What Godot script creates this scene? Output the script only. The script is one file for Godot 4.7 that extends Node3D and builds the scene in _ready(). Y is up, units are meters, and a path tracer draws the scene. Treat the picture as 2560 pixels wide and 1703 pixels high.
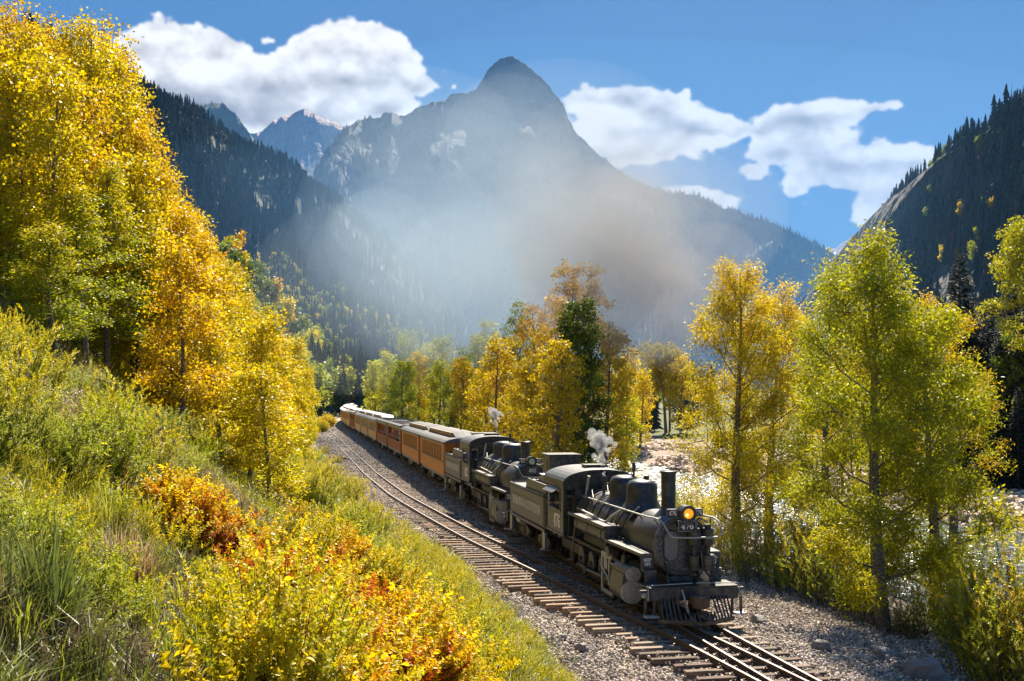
extends Node3D
# A narrow-gauge steam train on a valley floor in autumn. y is up, -z is away from the camera, metres. Height 0 is the top of the rails.

const HEAD := 0.2022            # the line runs away from the camera at this angle, radians
var rng := RandomNumberGenerator.new()
var M := {}                     # materials
var bump := FastNoiseLite.new()


# ------------------------------------------------------------------ mesh collector
class MB:
	var v := PackedVector3Array()
	var n := PackedVector3Array()
	var uv := PackedVector2Array()
	var c := PackedColorArray()
	var i := PackedInt32Array()
	var col := Color.WHITE

	func vert(p: Vector3, q: Vector3, t := Vector2.ZERO) -> int:
		v.append(p); n.append(q); uv.append(t); c.append(col)
		return v.size() - 1

	func tri(a: Vector3, b: Vector3, d: Vector3) -> void:
		var q := (b - a).cross(d - a).normalized()
		var k := vert(a, q); vert(b, q); vert(d, q)
		i.append_array([k, k + 2, k + 1])

	func quad(a: Vector3, b: Vector3, d: Vector3, e: Vector3) -> void:   # counter-clockwise seen from outside
		var q := (b - a).cross(d - a)
		if q.length_squared() < 1e-14: q = (d - a).cross(e - a)
		q = q.normalized()
		var k := vert(a, q, Vector2(0, 0)); vert(b, q, Vector2(1, 0)); vert(d, q, Vector2(1, 1)); vert(e, q, Vector2(0, 1))
		i.append_array([k, k + 2, k + 1, k, k + 3, k + 2])

	func box(at: Vector3, size: Vector3, b := 0.0, x := Transform3D.IDENTITY) -> void:
		var h := size * 0.5
		b = minf(b, minf(h.x, minf(h.y, h.z)) * 0.8)
		var f := func(p: Vector3) -> Vector3: return x * (at + p)
		for ax in 3:
			for s in [-1.0, 1.0]:
				var o := Vector3.ZERO; o[ax] = s * h[ax]
				var u := Vector3.ZERO; u[(ax + 1) % 3] = h[(ax + 1) % 3] - b
				var w := Vector3.ZERO; w[(ax + 2) % 3] = (h[(ax + 2) % 3] - b) * s
				quad(f.call(o - u - w), f.call(o + u - w), f.call(o + u + w), f.call(o - u + w))
		if b > 0.0:
			for ax in 3:
				var a1 := (ax + 1) % 3
				var a2 := (ax + 2) % 3
				for s in [-1.0, 1.0]:
					for t in [-1.0, 1.0]:
						var e := Vector3.ZERO; e[ax] = h[ax] - b
						var p := Vector3.ZERO; p[a1] = s * h[a1]; p[a2] = t * (h[a2] - b)
						var q := Vector3.ZERO; q[a1] = s * (h[a1] - b); q[a2] = t * h[a2]
						if s * t > 0: quad(f.call(p - e), f.call(q - e), f.call(q + e), f.call(p + e))
						else: quad(f.call(p - e), f.call(p + e), f.call(q + e), f.call(q - e))
			for s in [-1.0, 1.0]:
				for t in [-1.0, 1.0]:
					for r in [-1.0, 1.0]:
						var k := Vector3(s, t, r)
						var p := Vector3(h.x, h.y - b, h.z - b) * k
						var q := Vector3(h.x - b, h.y, h.z - b) * k
						var w := Vector3(h.x - b, h.y - b, h.z) * k
						if s * t * r > 0: tri(f.call(p), f.call(q), f.call(w))
						else: tri(f.call(p), f.call(w), f.call(q))

	func ring(center: Vector3, ux: Vector3, uy: Vector3, pts: Array, seg: int, caps := true) -> void:
		# lathe: pts are [radius, along]; the axis is ux x uy; smooth normals within, hard where two points repeat
		var ax := ux.cross(uy)
		for k in pts.size() - 1:
			var r0: float = pts[k][0]
			var r1: float = pts[k + 1][0]
			var z0: float = pts[k][1]
			var z1: float = pts[k + 1][1]
			if absf(r0 - r1) + absf(z0 - z1) < 1e-6: continue
			var sl := Vector2(z1 - z0, r0 - r1).normalized()
			var n0 := sl
			var n1 := sl
			if k > 0:
				var s2 := Vector2(z0 - float(pts[k - 1][1]), float(pts[k - 1][0]) - r0).normalized()
				if s2.length() > 0 and s2.dot(sl) > 0.7: n0 = (sl + s2).normalized()
			if k < pts.size() - 2:
				var s3 := Vector2(float(pts[k + 2][1]) - z1, r1 - float(pts[k + 2][0])).normalized()
				if s3.length() > 0 and s3.dot(sl) > 0.7: n1 = (sl + s3).normalized()
			var b := v.size()
			for s in seg + 1:
				var a := TAU * s / seg
				var d := ux * cos(a) + uy * sin(a)
				vert(center + d * r0 + ax * z0, d * n0.x + ax * n0.y, Vector2(float(s) / seg, z0))
				vert(center + d * r1 + ax * z1, d * n1.x + ax * n1.y, Vector2(float(s) / seg, z1))
			for s in seg:
				var q := b + s * 2
				i.append_array([q, q + 1, q + 2, q + 1, q + 3, q + 2])
		if caps:
			for e in [0, pts.size() - 1]:
				var r: float = pts[e][0]
				if r < 1e-5: continue
				var q := -ax if e == 0 else ax
				var b := vert(center + ax * float(pts[e][1]), q)
				for s in seg + 1:
					var a := TAU * s / seg
					vert(center + (ux * cos(a) + uy * sin(a)) * r + ax * float(pts[e][1]), q)
				for s in seg:
					if e == 0: i.append_array([b, b + 1 + s, b + 2 + s])
					else: i.append_array([b, b + 2 + s, b + 1 + s])

	func cyl(a: Vector3, b: Vector3, r0: float, r1: float, seg := 10, caps := true) -> void:
		var d := (b - a)
		var l := d.length()
		if l < 1e-6: return
		d /= l
		var ux := d.cross(Vector3.UP if absf(d.y) < 0.9 else Vector3.RIGHT).normalized()
		ring(a, ux, d.cross(ux), [[r0, 0.0], [r1, l]], seg, caps)

	func drum(a: Vector3, b: Vector3, r: float, bev: float, seg := 20) -> void:
		var d := (b - a)
		var l := d.length()
		d /= l
		var ux := d.cross(Vector3.UP if absf(d.y) < 0.9 else Vector3.RIGHT).normalized()
		ring(a, ux, d.cross(ux), [[r - bev, 0.0], [r, bev], [r, bev], [r, l - bev], [r, l - bev], [r - bev, l]], seg)

	func tube(pts: Array, r: float, seg := 6, r_end := -1.0) -> void:
		if r_end < 0: r_end = r
		var m := pts.size()
		var d0: Vector3 = (pts[1] - pts[0]).normalized()
		var ux := d0.cross(Vector3.UP if absf(d0.y) < 0.9 else Vector3.RIGHT).normalized()
		var b := v.size()
		for k in m:
			var p: Vector3 = pts[k]
			var d: Vector3 = (pts[mini(k + 1, m - 1)] - pts[maxi(k - 1, 0)]).normalized()
			ux = (ux - d * ux.dot(d)).normalized()
			var uy := d.cross(ux)
			var rr := lerpf(r, r_end, float(k) / (m - 1))
			for s in seg + 1:
				var a := TAU * s / seg
				var q := ux * cos(a) + uy * sin(a)
				vert(p + q * rr, q, Vector2(float(s) / seg, k))
		for k in m - 1:
			for s in seg:
				var q := b + k * (seg + 1) + s
				i.append_array([q, q + seg + 1, q + 1, q + 1, q + seg + 1, q + seg + 2])

	func prism(poly: Array, a: float, b: float, x := Transform3D.IDENTITY) -> void:
		# poly in the xy plane, counter-clockwise seen from +z; from z = a to z = b
		var m := poly.size()
		for k in m:
			var p: Vector2 = poly[k]
			var q: Vector2 = poly[(k + 1) % m]
			quad(x * Vector3(p.x, p.y, a), x * Vector3(q.x, q.y, a), x * Vector3(q.x, q.y, b), x * Vector3(p.x, p.y, b))
		var t := Geometry2D.triangulate_polygon(PackedVector2Array(poly))
		for k in range(0, t.size(), 3):
			var p0: Vector2 = poly[t[k]]
			var p1: Vector2 = poly[t[k + 1]]
			var p2: Vector2 = poly[t[k + 2]]
			if (p1 - p0).cross(p2 - p0) < 0:
				var w := p1; p1 = p2; p2 = w
			tri(x * Vector3(p0.x, p0.y, b), x * Vector3(p1.x, p1.y, b), x * Vector3(p2.x, p2.y, b))
			tri(x * Vector3(p0.x, p0.y, a), x * Vector3(p2.x, p2.y, a), x * Vector3(p1.x, p1.y, a))

	func loft(secs: Array, closed := true, caps := true) -> void:    # sections of equal size, each counter-clockwise seen from the last one's side
		var m: int = secs[0].size()
		for k in secs.size() - 1:
			for s in (m if closed else m - 1):
				quad(secs[k][s], secs[k][(s + 1) % m], secs[k + 1][(s + 1) % m], secs[k + 1][s])
		if caps:
			var c0 := Vector3.ZERO
			var c1 := Vector3.ZERO
			for p in secs[0]: c0 += p / m
			for p in secs[-1]: c1 += p / m
			for s in m:
				tri(c0, secs[0][(s + 1) % m], secs[0][s])
				tri(c1, secs[-1][s], secs[-1][(s + 1) % m])

	func mesh() -> ArrayMesh:
		var a := []
		a.resize(Mesh.ARRAY_MAX)
		a[Mesh.ARRAY_VERTEX] = v; a[Mesh.ARRAY_NORMAL] = n; a[Mesh.ARRAY_TEX_UV] = uv; a[Mesh.ARRAY_COLOR] = c; a[Mesh.ARRAY_INDEX] = i
		var m := ArrayMesh.new()
		m.add_surface_from_arrays(Mesh.PRIMITIVE_TRIANGLES, a)
		return m


# ------------------------------------------------------------------ nodes
func thing(called: String, label: String, category: String, where := Vector3.ZERO, turn := 0.0, group := "") -> Node3D:
	var o := Node3D.new()
	o.name = called
	add_child(o, true)
	o.position = where
	o.rotation.y = turn
	tag(o, label, category, group)
	return o

func tag(o: Node, label: String, category := "", group := "", kind := "") -> void:
	if label: o.set_meta("label", label)
	if category: o.set_meta("category", category)
	if group: o.set_meta("group", group)
	if kind: o.set_meta("kind", kind)

func part(called: String, mesh: Mesh, m: Material, parent: Node = null) -> MeshInstance3D:
	var o := MeshInstance3D.new()
	o.name = called
	o.mesh = mesh
	o.material_override = m
	(parent if parent else self).add_child(o, true)
	return o

func put(called: String, b: MB, m: Material, parent: Node = null) -> MeshInstance3D:
	return part(called, b.mesh(), m, parent)

func many(called: String, mesh: Mesh, m: Material, where: Array, tint: Array, parent: Node = null) -> MultiMeshInstance3D:
	var mm := MultiMesh.new()
	mm.transform_format = MultiMesh.TRANSFORM_3D
	mm.use_colors = tint.size() > 0
	mm.mesh = mesh
	mm.instance_count = where.size()
	for k in where.size():
		mm.set_instance_transform(k, where[k])
		if tint.size(): mm.set_instance_color(k, tint[k])
	var o := MultiMeshInstance3D.new()
	o.name = called
	o.multimesh = mm
	o.material_override = m
	(parent if parent else self).add_child(o, true)
	return o

func copy_of(o: Node3D, where: Vector3, turn: float, size: Vector3, label := "", group := "") -> Node3D:
	var r: Node3D = o.duplicate()
	r.name = String(o.name).rstrip("0123456789")
	add_child(r, true)
	r.position = where
	r.rotation.y = turn
	r.scale = size
	if label: r.set_meta("label", label)
	if group: r.set_meta("group", group)
	return r


# ------------------------------------------------------------------ materials
func lin(r: float, g: float, b: float) -> Color:
	return Color(r, g, b).linear_to_srgb()

func paint(r: float, g: float, b: float, rough := 0.7, metal := 0.0) -> StandardMaterial3D:
	var m := StandardMaterial3D.new()
	m.albedo_color = lin(r, g, b)
	m.roughness = rough
	m.metallic = metal
	return m

func ramp(stops: Array) -> Gradient:
	var g := Gradient.new()
	var o := PackedFloat32Array()
	var c := PackedColorArray()
	for s in stops:
		o.append(s[0]); c.append(lin(s[1], s[2], s[3]))
	g.offsets = o
	g.colors = c
	return g

func noise_tex(sd: int, freq: float, stops: Array, size := 512, oct := 5, kind := FastNoiseLite.TYPE_SIMPLEX_SMOOTH) -> NoiseTexture2D:
	var f := FastNoiseLite.new()
	f.seed = sd
	f.noise_type = kind
	f.frequency = freq
	f.fractal_octaves = oct
	var t := NoiseTexture2D.new()
	t.width = size
	t.height = size
	t.seamless = true
	t.noise = f
	if stops.size(): t.color_ramp = ramp(stops)
	return t

func worn(tex: Texture2D, scale: float, rough := 0.7, metal := 0.0, relief: Texture2D = null, depth := 0.0, world := false) -> StandardMaterial3D:
	var m := StandardMaterial3D.new()
	m.albedo_texture = tex
	m.uv1_triplanar = true
	m.uv1_world_triplanar = world
	m.uv1_scale = Vector3.ONE * scale
	m.roughness = rough
	m.metallic = metal
	if relief:
		m.heightmap_enabled = true
		m.heightmap_texture = relief
		m.heightmap_scale = depth
	return m

func leafy(rough := 0.45, through := 0.9) -> StandardMaterial3D:
	var m := StandardMaterial3D.new()
	m.vertex_color_use_as_albedo = true
	m.roughness = rough
	m.backlight_enabled = true
	m.backlight = Color(through, through, through).linear_to_srgb()
	m.cull_mode = BaseMaterial3D.CULL_DISABLED
	return m


# ------------------------------------------------------------------ the lie of the land
func centre(d: float) -> float:          # x of the main line at the distance d
	if d <= 183.0: return 4.75 - 0.205 * (d - 27.5)
	var t := minf(d - 183.0, 80.0)
	var x := 4.75 - 0.205 * 155.5 - 0.205 * t + 0.115 / 160.0 * t * t
	if d > 263.0: x += (d - 263.0) * -0.09 + minf(d - 263.0, 200.0) ** 2 * 0.0006
	return x

var side_pts := [[0, 0], [17, 0], [22, -0.24], [26, -0.55], [30, -1.02], [34.6, -1.58], [44, -2.68], [52, -3.35], [64, -4.1], [80, -4.45], [110, -4.5], [400, -4.7]]
func siding(d: float) -> float:          # how far the siding lies to the left of it
	for k in side_pts.size() - 1:
		if d <= side_pts[k + 1][0]:
			var t: float = (d - side_pts[k][0]) / (side_pts[k + 1][0] - side_pts[k][0])
			var p0: float = side_pts[maxi(k - 1, 0)][1]
			return cubic_interpolate(side_pts[k][1], side_pts[k + 1][1], p0, side_pts[mini(k + 2, side_pts.size() - 1)][1], t) if k < 8 else lerpf(side_pts[k][1], side_pts[k + 1][1], t)
	return -4.7

func foot(d: float) -> float:            # offset of the foot of the left slope from the main line
	return siding(maxf(d, 20.0)) - 1.75 - 2.05 * (1.0 - smoothstep(22.0, 37.0, d)) - smoothstep(90.0, 150.0, d) * 0.7 - 0.45 * smoothstep(26.0, 32.0, d) * (1.0 - smoothstep(60.0, 75.0, d))

func ground(x: float, d: float) -> float:
	var o := (x - centre(d)) * 0.98
	var f := foot(d)
	var y := -0.24
	if o < f + 1.2:
		var p := maxf(0.0, f - o)
		var h := 0.46 * p + 0.017 * p * p if p < 14.0 else 9.77 + lerpf(0.8, 1.35, smoothstep(130.0, 240.0, d)) * (p - 14.0)
		var most := lerpf(60.0, 26.0, smoothstep(60.0, 120.0, d)) + 50.0 * smoothstep(150.0, 240.0, d)
		if h > most * 0.6: h = most * (1.0 - 0.4 * exp(-(h - most * 0.6) / (most * 0.4)))
		h *= 1.0 - smoothstep(340.0, 520.0, d) * 0.9
		y += h * smoothstep(0.0, 1.6, p + 0.4) + (bump.get_noise_2d(x * 3.0, d * 3.0) * 0.5 + bump.get_noise_2d(x * 9.0 + 50.0, d * 9.0) * 0.16) * smoothstep(0.0, 5.0, p)
	if o < 0.0 and o > f - 0.2: y -= 0.12 * smoothstep(-0.75, -1.15, o - siding(d)) * (1.0 - smoothstep(44.0, 56.0, d))
	if o > 1.9:
		y = lerpf(-0.24, -0.95, smoothstep(1.9, 7.0, o))
		y = lerpf(y, -3.0, smoothstep(9.0, 15.0, o))
		if o > 26.0: y = lerpf(-3.0, -1.4, smoothstep(26.0, 37.0, o))
		if o > 46.0: y += minf((o - 46.0) * 0.05, 9.0)
		y += bump.get_noise_2d(x * 2.5, d * 2.5 + 90.0) * 0.35 * smoothstep(3.0, 9.0, o)
	y += bump.get_noise_2d(x * 14.0, d * 14.0) * 0.05 + bump.get_noise_2d(x * 40.0, d * 40.0) * 0.02
	return y

func on_ground(x: float, d: float, sink := 0.05) -> Vector3:
	return Vector3(x, ground(x, d) - sink, -d)

func spot_at(px: float, py: float) -> Vector3:   # where a line of sight (2560ths) meets the ground
	var d := 1.5
	while d < 260.0:
		var x := (px - 1280.0) / 2692.0 * d
		if 5.9 - (py - 985.0) / 2692.0 * d < ground(x, d): break
		d += 0.06 + d * 0.006
	return Vector3((px - 1280.0) / 2692.0 * d, ground((px - 1280.0) / 2692.0 * d, d), -d)

func see(px: float, d: float) -> float:  # x at the distance d for a bearing given in 2560ths of the view's width
	return (px - 1280.0) / 2692.0 * d


# ------------------------------------------------------------------ camera, sky, sun
const EXPOSE := 3.2
func _ready() -> void:
	bump.seed = 7
	bump.frequency = 0.05
	bump.fractal_octaves = 4
	rng.seed = 11
	var cam := Camera3D.new()
	cam.name = "camera"
	cam.projection = Camera3D.PROJECTION_FRUSTUM
	cam.near = 0.1
	cam.far = 20000.0
	cam.size = 0.1 * 681.0 / 1076.8
	cam.frustum_offset = Vector2(0, 0.1 * 53.5 / 1076.8)
	add_child(cam)
	cam.position = Vector3(0, 5.9, 0)
	cam.current = true
	var env := Environment.new()
	env.background_mode = Environment.BG_SKY
	env.tonemap_mode = Environment.TONE_MAPPER_LINEAR
	env.tonemap_exposure = EXPOSE
	env.sky = Sky.new()
	env.sky.sky_material = sky_material()
	env.sdfgi_enabled = true
	env.ssao_enabled = true
	env.ssil_enabled = true
	env.fog_enabled = true
	env.fog_density = 0.00004
	env.fog_light_color = Color(0.50, 0.74, 1.0)
	env.volumetric_fog_enabled = true
	env.volumetric_fog_density = 0.0
	var we := WorldEnvironment.new()
	we.name = "surroundings"
	we.environment = env
	add_child(we)
	var sun := DirectionalLight3D.new()
	sun.name = "sun"
	sun.light_energy = 1.6
	sun.light_color = Color(1.0, 0.95, 0.87)
	sun.light_angular_distance = 0.5
	sun.shadow_enabled = true
	add_child(sun)
	var az := deg_to_rad(10.0)
	var el := deg_to_rad(47.0)
	sun.basis = Basis.looking_at(Vector3(-sin(az) * cos(el), -sin(el), cos(az) * cos(el)))
	make_materials()
	make_land()
	make_mountains()
	make_tracks()
	make_train()
	make_right_bank()
	make_middle_trees()
	make_left_slope()
	make_far_woods()
	make_smoke()


# ------------------------------------------------------------------ the sky: air and clouds, computed for every direction
var puffs := [   # bearing and height (in 2560ths of the view's width), half width, half height, strength
	[345, 118, 60, 40, 1.0], [400, 105, 90, 50, 1.0], [470, 110, 95, 52, 1.0], [545, 125, 70, 45, 1.0], [600, 150, 40, 30, 0.9], [420, 190, 140, 60, 1.0], [560, 230, 190, 60, 1.0],
	[680, 205, 150, 55, 1.0], [720, 165, 60, 38, 0.8], [670, 98, 26, 16, 0.62], [745, 100, 34, 20, 0.7], [860, 110, 95, 52, 1.0], [930, 100, 75, 45, 1.0], [985, 140, 70, 45, 1.0], [820, 175, 160, 55, 1.0], [960, 195, 110, 40, 1.0],
	[850, 272, 130, 42, 1.0], [965, 262, 80, 34, 0.95], [740, 295, 150, 44, 1.0], [480, 265, 150, 40, 1.0], [1050, 215, 60, 24, 0.9], [640, 290, 230, 50, 0.95], [900, 260, 110, 45, 0.95], [1112, 178, 10, 12, 0.55], [1135, 212, 12, 9, 0.4],
	[1460, 212, 14, 16, 0.6], [1480, 245, 90, 30, 0.95], [1550, 240, 80, 28, 1.0], [1620, 265, 95, 34, 1.0], [1580, 320, 170, 45, 1.0], [1720, 305, 90, 34, 1.0], [1790, 318, 70, 30, 0.95], [1835, 335, 36, 16, 0.8],
	[1640, 370, 130, 42, 0.95], [1540, 390, 110, 30, 0.9], [1690, 240, 50, 9, 0.62], [1715, 232, 14, 12, 0.6], [1600, 225, 26, 10, 0.4],
	[1700, 478, 70, 18, 0.85], [1770, 490, 60, 20, 0.85], [1810, 510, 50, 20, 0.8],
	[1900, 325, 50, 22, 0.9], [1990, 295, 90, 36, 1.0], [2080, 285, 90, 30, 0.95], [2180, 268, 70, 15, 0.8], [2235, 262, 30, 10, 0.7], [2010, 350, 120, 40, 1.0], [1930, 380, 60, 26, 0.95], [1880, 430, 46, 20, 0.85],
	[2060, 400, 120, 40, 1.0], [2180, 405, 150, 34, 1.0], [2290, 395, 60, 34, 0.95], [2200, 360, 30, 22, 0.7], [2130, 450, 190, 34, 0.85], [1985, 470, 36, 26, 0.8], [2200, 510, 90, 36, 0.95], [2160, 545, 30, 22, 0.7], [2015, 507, 12, 8, 0.5]]
var wisp := FastNoiseLite.new()
var curl := FastNoiseLite.new()

func air(el: float, towards_sun: float) -> Color:
	var t := clampf(el / 0.42, 0.0, 1.0)
	var low := Color(0.145, 0.37, 0.68)
	var high := Color(0.042, 0.20, 0.53)
	var c := low.lerp(high, pow(t, 0.75))
	if el > 0.42: c = c.lerp(Color(0.05, 0.19, 0.50), clampf((el - 0.42) / 0.9, 0.0, 1.0))
	c = c.lerp(Color(0.34, 0.56, 0.82), 0.4 * pow(maxf(0.0, towards_sun), 6.0))
	return c

func cloud(u: float, w: float, dir: Vector3, inside: bool) -> Vector2:   # cover and brightness
	var p := dir * 1.0
	var n := wisp.get_noise_3d(p.x * 100.0, p.y * 150.0, p.z * 100.0)
	var s := 0.0
	var body := 0.0
	var lift := 0.0
	if inside:
		var q := Vector2(u, w) + Vector2(curl.get_noise_2d(u, w), curl.get_noise_2d(u + 900.0, w + 400.0)) * 10.0
		for b in puffs:
			var dx: float = (q.x - b[0]) / b[2]
			var dy: float = (q.y - b[1]) / b[3]
			var r := dx * dx + dy * dy
			if r < 5.0:
				var g: float = exp(-r * 1.5) * b[4]
				s += g
				lift += g * dy
		body = s
	else:
		body = maxf(0.0, wisp.get_noise_3d(p.x * 26.0 + 400.0, p.y * 60.0, p.z * 26.0) * 2.2 - 0.35) * clampf((0.75 - p.y) * 3.0, 0.0, 1.0) * clampf(p.y * 8.0, 0.0, 1.0)
		lift = 0.0
		s = body
	if s < 0.06: return Vector2.ZERO
	var fine := wisp.get_noise_3d(p.x * 330.0, p.y * 430.0, p.z * 330.0 + 70.0)
	var cover := smoothstep(0.33, 0.47, minf(s * 1.15, 1.2) + n * 0.52 + fine * 0.42)
	var dens := minf(s, 1.6)
	var fold := curl.get_noise_3d(p.x * 900.0, p.y * 1500.0, p.z * 900.0)
	var up := wisp.get_noise_3d(p.x * 100.0, (p.y + 0.012) * 150.0, p.z * 100.0)
	var light := 1.03 + (n - up) * 0.42 + n * 0.08 + fine * 0.10 - 0.27 * smoothstep(0.6, 1.4, dens) * clampf(lift / maxf(body, 0.01) * 1.5 + 0.40, 0.0, 1.0) + fold * 0.10
	return Vector2(cover, clampf(light, 0.55, 1.08))

func sky_at(dir: Vector3, sun: Vector3) -> Color:
	var c := air(asin(clampf(dir.y, -1.0, 1.0)), dir.dot(sun))
	if dir.y > 0.0:
		var inside := false
		var k := Vector2.ZERO
		if dir.z < -0.2:
			var u := 1280.0 + dir.x / -dir.z * 2692.0
			var w := 985.0 - dir.y / -dir.z * 2692.0
			if u > -100.0 and u < 2700.0 and w > -150.0: inside = true
			k = cloud(u, w, dir, inside)
		else: k = cloud(0.0, 0.0, dir, false)
		if k.x > 0.0:
			var b := k.y
			c = c.lerp(Color(b * b * 0.98, b * b * 0.985, b * b * 1.0 + (1.0 - b) * 0.09), k.x)
	return c

func sky_material() -> PanoramaSkyMaterial:
	wisp.seed = 5; wisp.frequency = 0.09; wisp.fractal_octaves = 6; wisp.fractal_gain = 0.56
	curl.seed = 9; curl.frequency = 0.02; curl.fractal_octaves = 4
	var W := 4096
	var H := 2048
	var sun := Vector3(sin(deg_to_rad(10.0)) * cos(deg_to_rad(47.0)), sin(deg_to_rad(47.0)), -cos(deg_to_rad(10.0)) * cos(deg_to_rad(47.0)))
	var coarse := Image.create(256, 128, false, Image.FORMAT_RGBF)
	for y in 128:
		var th := PI * (y + 0.5) / 128
		for x in 256:
			var ph := TAU * (x + 0.5) / 256.0
			var c := sky_at(Vector3(sin(th) * sin(ph), cos(th), -sin(th) * cos(ph)), sun)
			coarse.set_pixel(x, y, Color(c.r / EXPOSE * SKY, c.g / EXPOSE * SKY, c.b / EXPOSE * SKY))
	coarse.resize(W, H, Image.INTERPOLATE_CUBIC)
	for y in range(int(H * 0.37), int(H * 0.502)):
		var th := PI * (y + 0.5) / H
		for xx in range(int(W * -0.085), int(W * 0.085)):
			var x := posmod(xx, W)
			var ph := TAU * (x + 0.5) / W
			var c := sky_at(Vector3(sin(th) * sin(ph), cos(th), -sin(th) * cos(ph)), sun)
			coarse.set_pixel(x, y, Color(c.r / EXPOSE * SKY, c.g / EXPOSE * SKY, c.b / EXPOSE * SKY))
	var m := PanoramaSkyMaterial.new()
	m.panorama = ImageTexture.create_from_image(coarse)
	return m
const SKY := 0.96


# ------------------------------------------------------------------ materials in use
func make_materials() -> void:
	var grit := noise_tex(3, 0.05, [], 512, 4)
	M.soil = StandardMaterial3D.new()
	M.soil.vertex_color_use_as_albedo = true
	M.soil.albedo_texture = noise_tex(21, 0.02, [[0.0, 0.45, 0.43, 0.42], [0.45, 0.8, 0.78, 0.75], [0.6, 1, 1, 1], [1.0, 0.62, 0.6, 0.56]], 512, 6)
	M.soil.uv1_triplanar = true
	M.soil.uv1_world_triplanar = true
	M.soil.uv1_scale = Vector3.ONE * 0.35
	M.soil.roughness = 0.95
	M.soil.heightmap_enabled = true
	M.soil.heightmap_texture = grit
	M.soil.heightmap_scale = 5.0
	M.rock = StandardMaterial3D.new()
	M.rock.vertex_color_use_as_albedo = true
	M.rock.albedo_texture = noise_tex(33, 0.012, [[0.0, 0.35, 0.36, 0.38], [0.42, 0.75, 0.75, 0.75], [0.55, 1, 1, 1], [1.0, 0.6, 0.58, 0.56]], 512, 7)
	M.rock.uv1_triplanar = true
	M.rock.uv1_world_triplanar = true
	M.rock.uv1_scale = Vector3.ONE * 0.006
	M.rock.roughness = 0.95
	M.rock.heightmap_enabled = true
	M.rock.heightmap_texture = noise_tex(34, 0.014, [], 512, 6)
	M.rock.heightmap_scale = 900.0
	M.stone = StandardMaterial3D.new()
	M.stone.vertex_color_use_as_albedo = true
	M.stone.roughness = 0.85
	M.leaf = leafy(0.5, 0.95)
	M.leaf.metallic_specular = 0.35
	M.dull_leaf = leafy(0.5, 0.85)
	M.needle = leafy(0.7, 0.25)
	M.bark = worn(noise_tex(41, 0.03, [[0.0, 0.03, 0.025, 0.02], [0.5, 0.13, 0.11, 0.085], [0.75, 0.22, 0.2, 0.165], [1.0, 0.07, 0.06, 0.05]], 256, 5), 1.3, 0.9)
	M.stem = paint(0.07, 0.045, 0.03, 0.8)
	var w := StandardMaterial3D.new()
	w.albedo_texture = noise_tex(51, 0.011, [[0.0, 0.012, 0.02, 0.018], [0.55, 0.03, 0.045, 0.04], [0.70, 0.10, 0.12, 0.115], [0.84, 0.34, 0.36, 0.36], [1.0, 0.5, 0.5, 0.5]], 1024, 6)
	w.uv1_triplanar = true
	w.uv1_world_triplanar = true
	w.uv1_scale = Vector3(0.055, 0.055, 0.09)
	w.roughness = 0.24
	w.metallic_specular = 0.38
	w.heightmap_enabled = true
	w.heightmap_texture = noise_tex(52, 0.03, [], 512, 5)
	w.heightmap_scale = 14.0
	M.water = w
	var wood := noise_tex(61, 0.02, [[0.0, 0.06, 0.045, 0.034], [0.45, 0.19, 0.14, 0.10], [0.7, 0.36, 0.265, 0.185], [1.0, 0.12, 0.09, 0.07]], 512, 5)
	M.tie = []
	for k in 4:
		var t := worn(wood, 1.0, 0.9, 0.0, noise_tex(62, 0.04, [], 256, 4), 0.8)
		t.uv1_scale = Vector3(0.35, 3.0, 3.0)
		t.uv1_offset = Vector3(k * 0.37, k * 0.21, k * 0.13)
		t.albedo_color = [lin(1, 1, 1), lin(1.0, 0.86, 0.74), lin(0.62, 0.58, 0.56), lin(0.4, 0.36, 0.34)][k]
		M.tie.append(t)
	M.rail = worn(noise_tex(65, 0.05, [[0.0, 0.05, 0.03, 0.02], [0.5, 0.10, 0.062, 0.042], [1.0, 0.17, 0.11, 0.075]], 256), 2.0, 0.62, 0.25)
	M.railtop = paint(0.36, 0.33, 0.31, 0.32, 0.85)
	M.black = worn(noise_tex(71, 0.012, [[0.0, 0.013, 0.013, 0.013], [0.4, 0.032, 0.032, 0.031], [0.62, 0.06, 0.057, 0.052], [0.85, 0.10, 0.093, 0.08], [1.0, 0.045, 0.042, 0.04]], 512, 6), 0.5, 0.36, 0.15)
	M.dusty = worn(noise_tex(72, 0.02, [[0.0, 0.02, 0.0195, 0.019], [0.4, 0.06, 0.057, 0.053], [0.65, 0.115, 0.108, 0.098], [1.0, 0.045, 0.042, 0.04]], 512, 6), 0.6, 0.4, 0.1)
	M.jet = worn(noise_tex(73, 0.03, [[0.0, 0.006, 0.006, 0.006], [0.6, 0.022, 0.021, 0.02], [1.0, 0.06, 0.055, 0.05]], 256, 5), 0.8, 0.5, 0.1)
	M.greysteel = worn(noise_tex(74, 0.03, [[0.0, 0.22, 0.22, 0.19], [0.5, 0.36, 0.355, 0.31], [1.0, 0.46, 0.45, 0.39]], 256, 5), 1.2, 0.5, 0.25)
	M.oily = worn(noise_tex(75, 0.03, [[0.0, 0.02, 0.018, 0.015], [0.5, 0.09, 0.078, 0.06], [1.0, 0.22, 0.19, 0.14]], 256, 5), 1.4, 0.42, 0.4)
	M.white = paint(0.80, 0.78, 0.72, 0.6)
	M.faded = paint(0.58, 0.55, 0.47, 0.8)
	M.lamp = StandardMaterial3D.new()
	M.lamp.albedo_color = Color(1.0, 0.75, 0.15)
	M.lamp.roughness = 0.1
	M.lamp.emission_enabled = true
	M.lamp.emission = Color(1.0, 0.62, 0.06)
	M.lamp.emission_energy_multiplier = 0.22
	M.lamp_hot = StandardMaterial3D.new()
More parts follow.
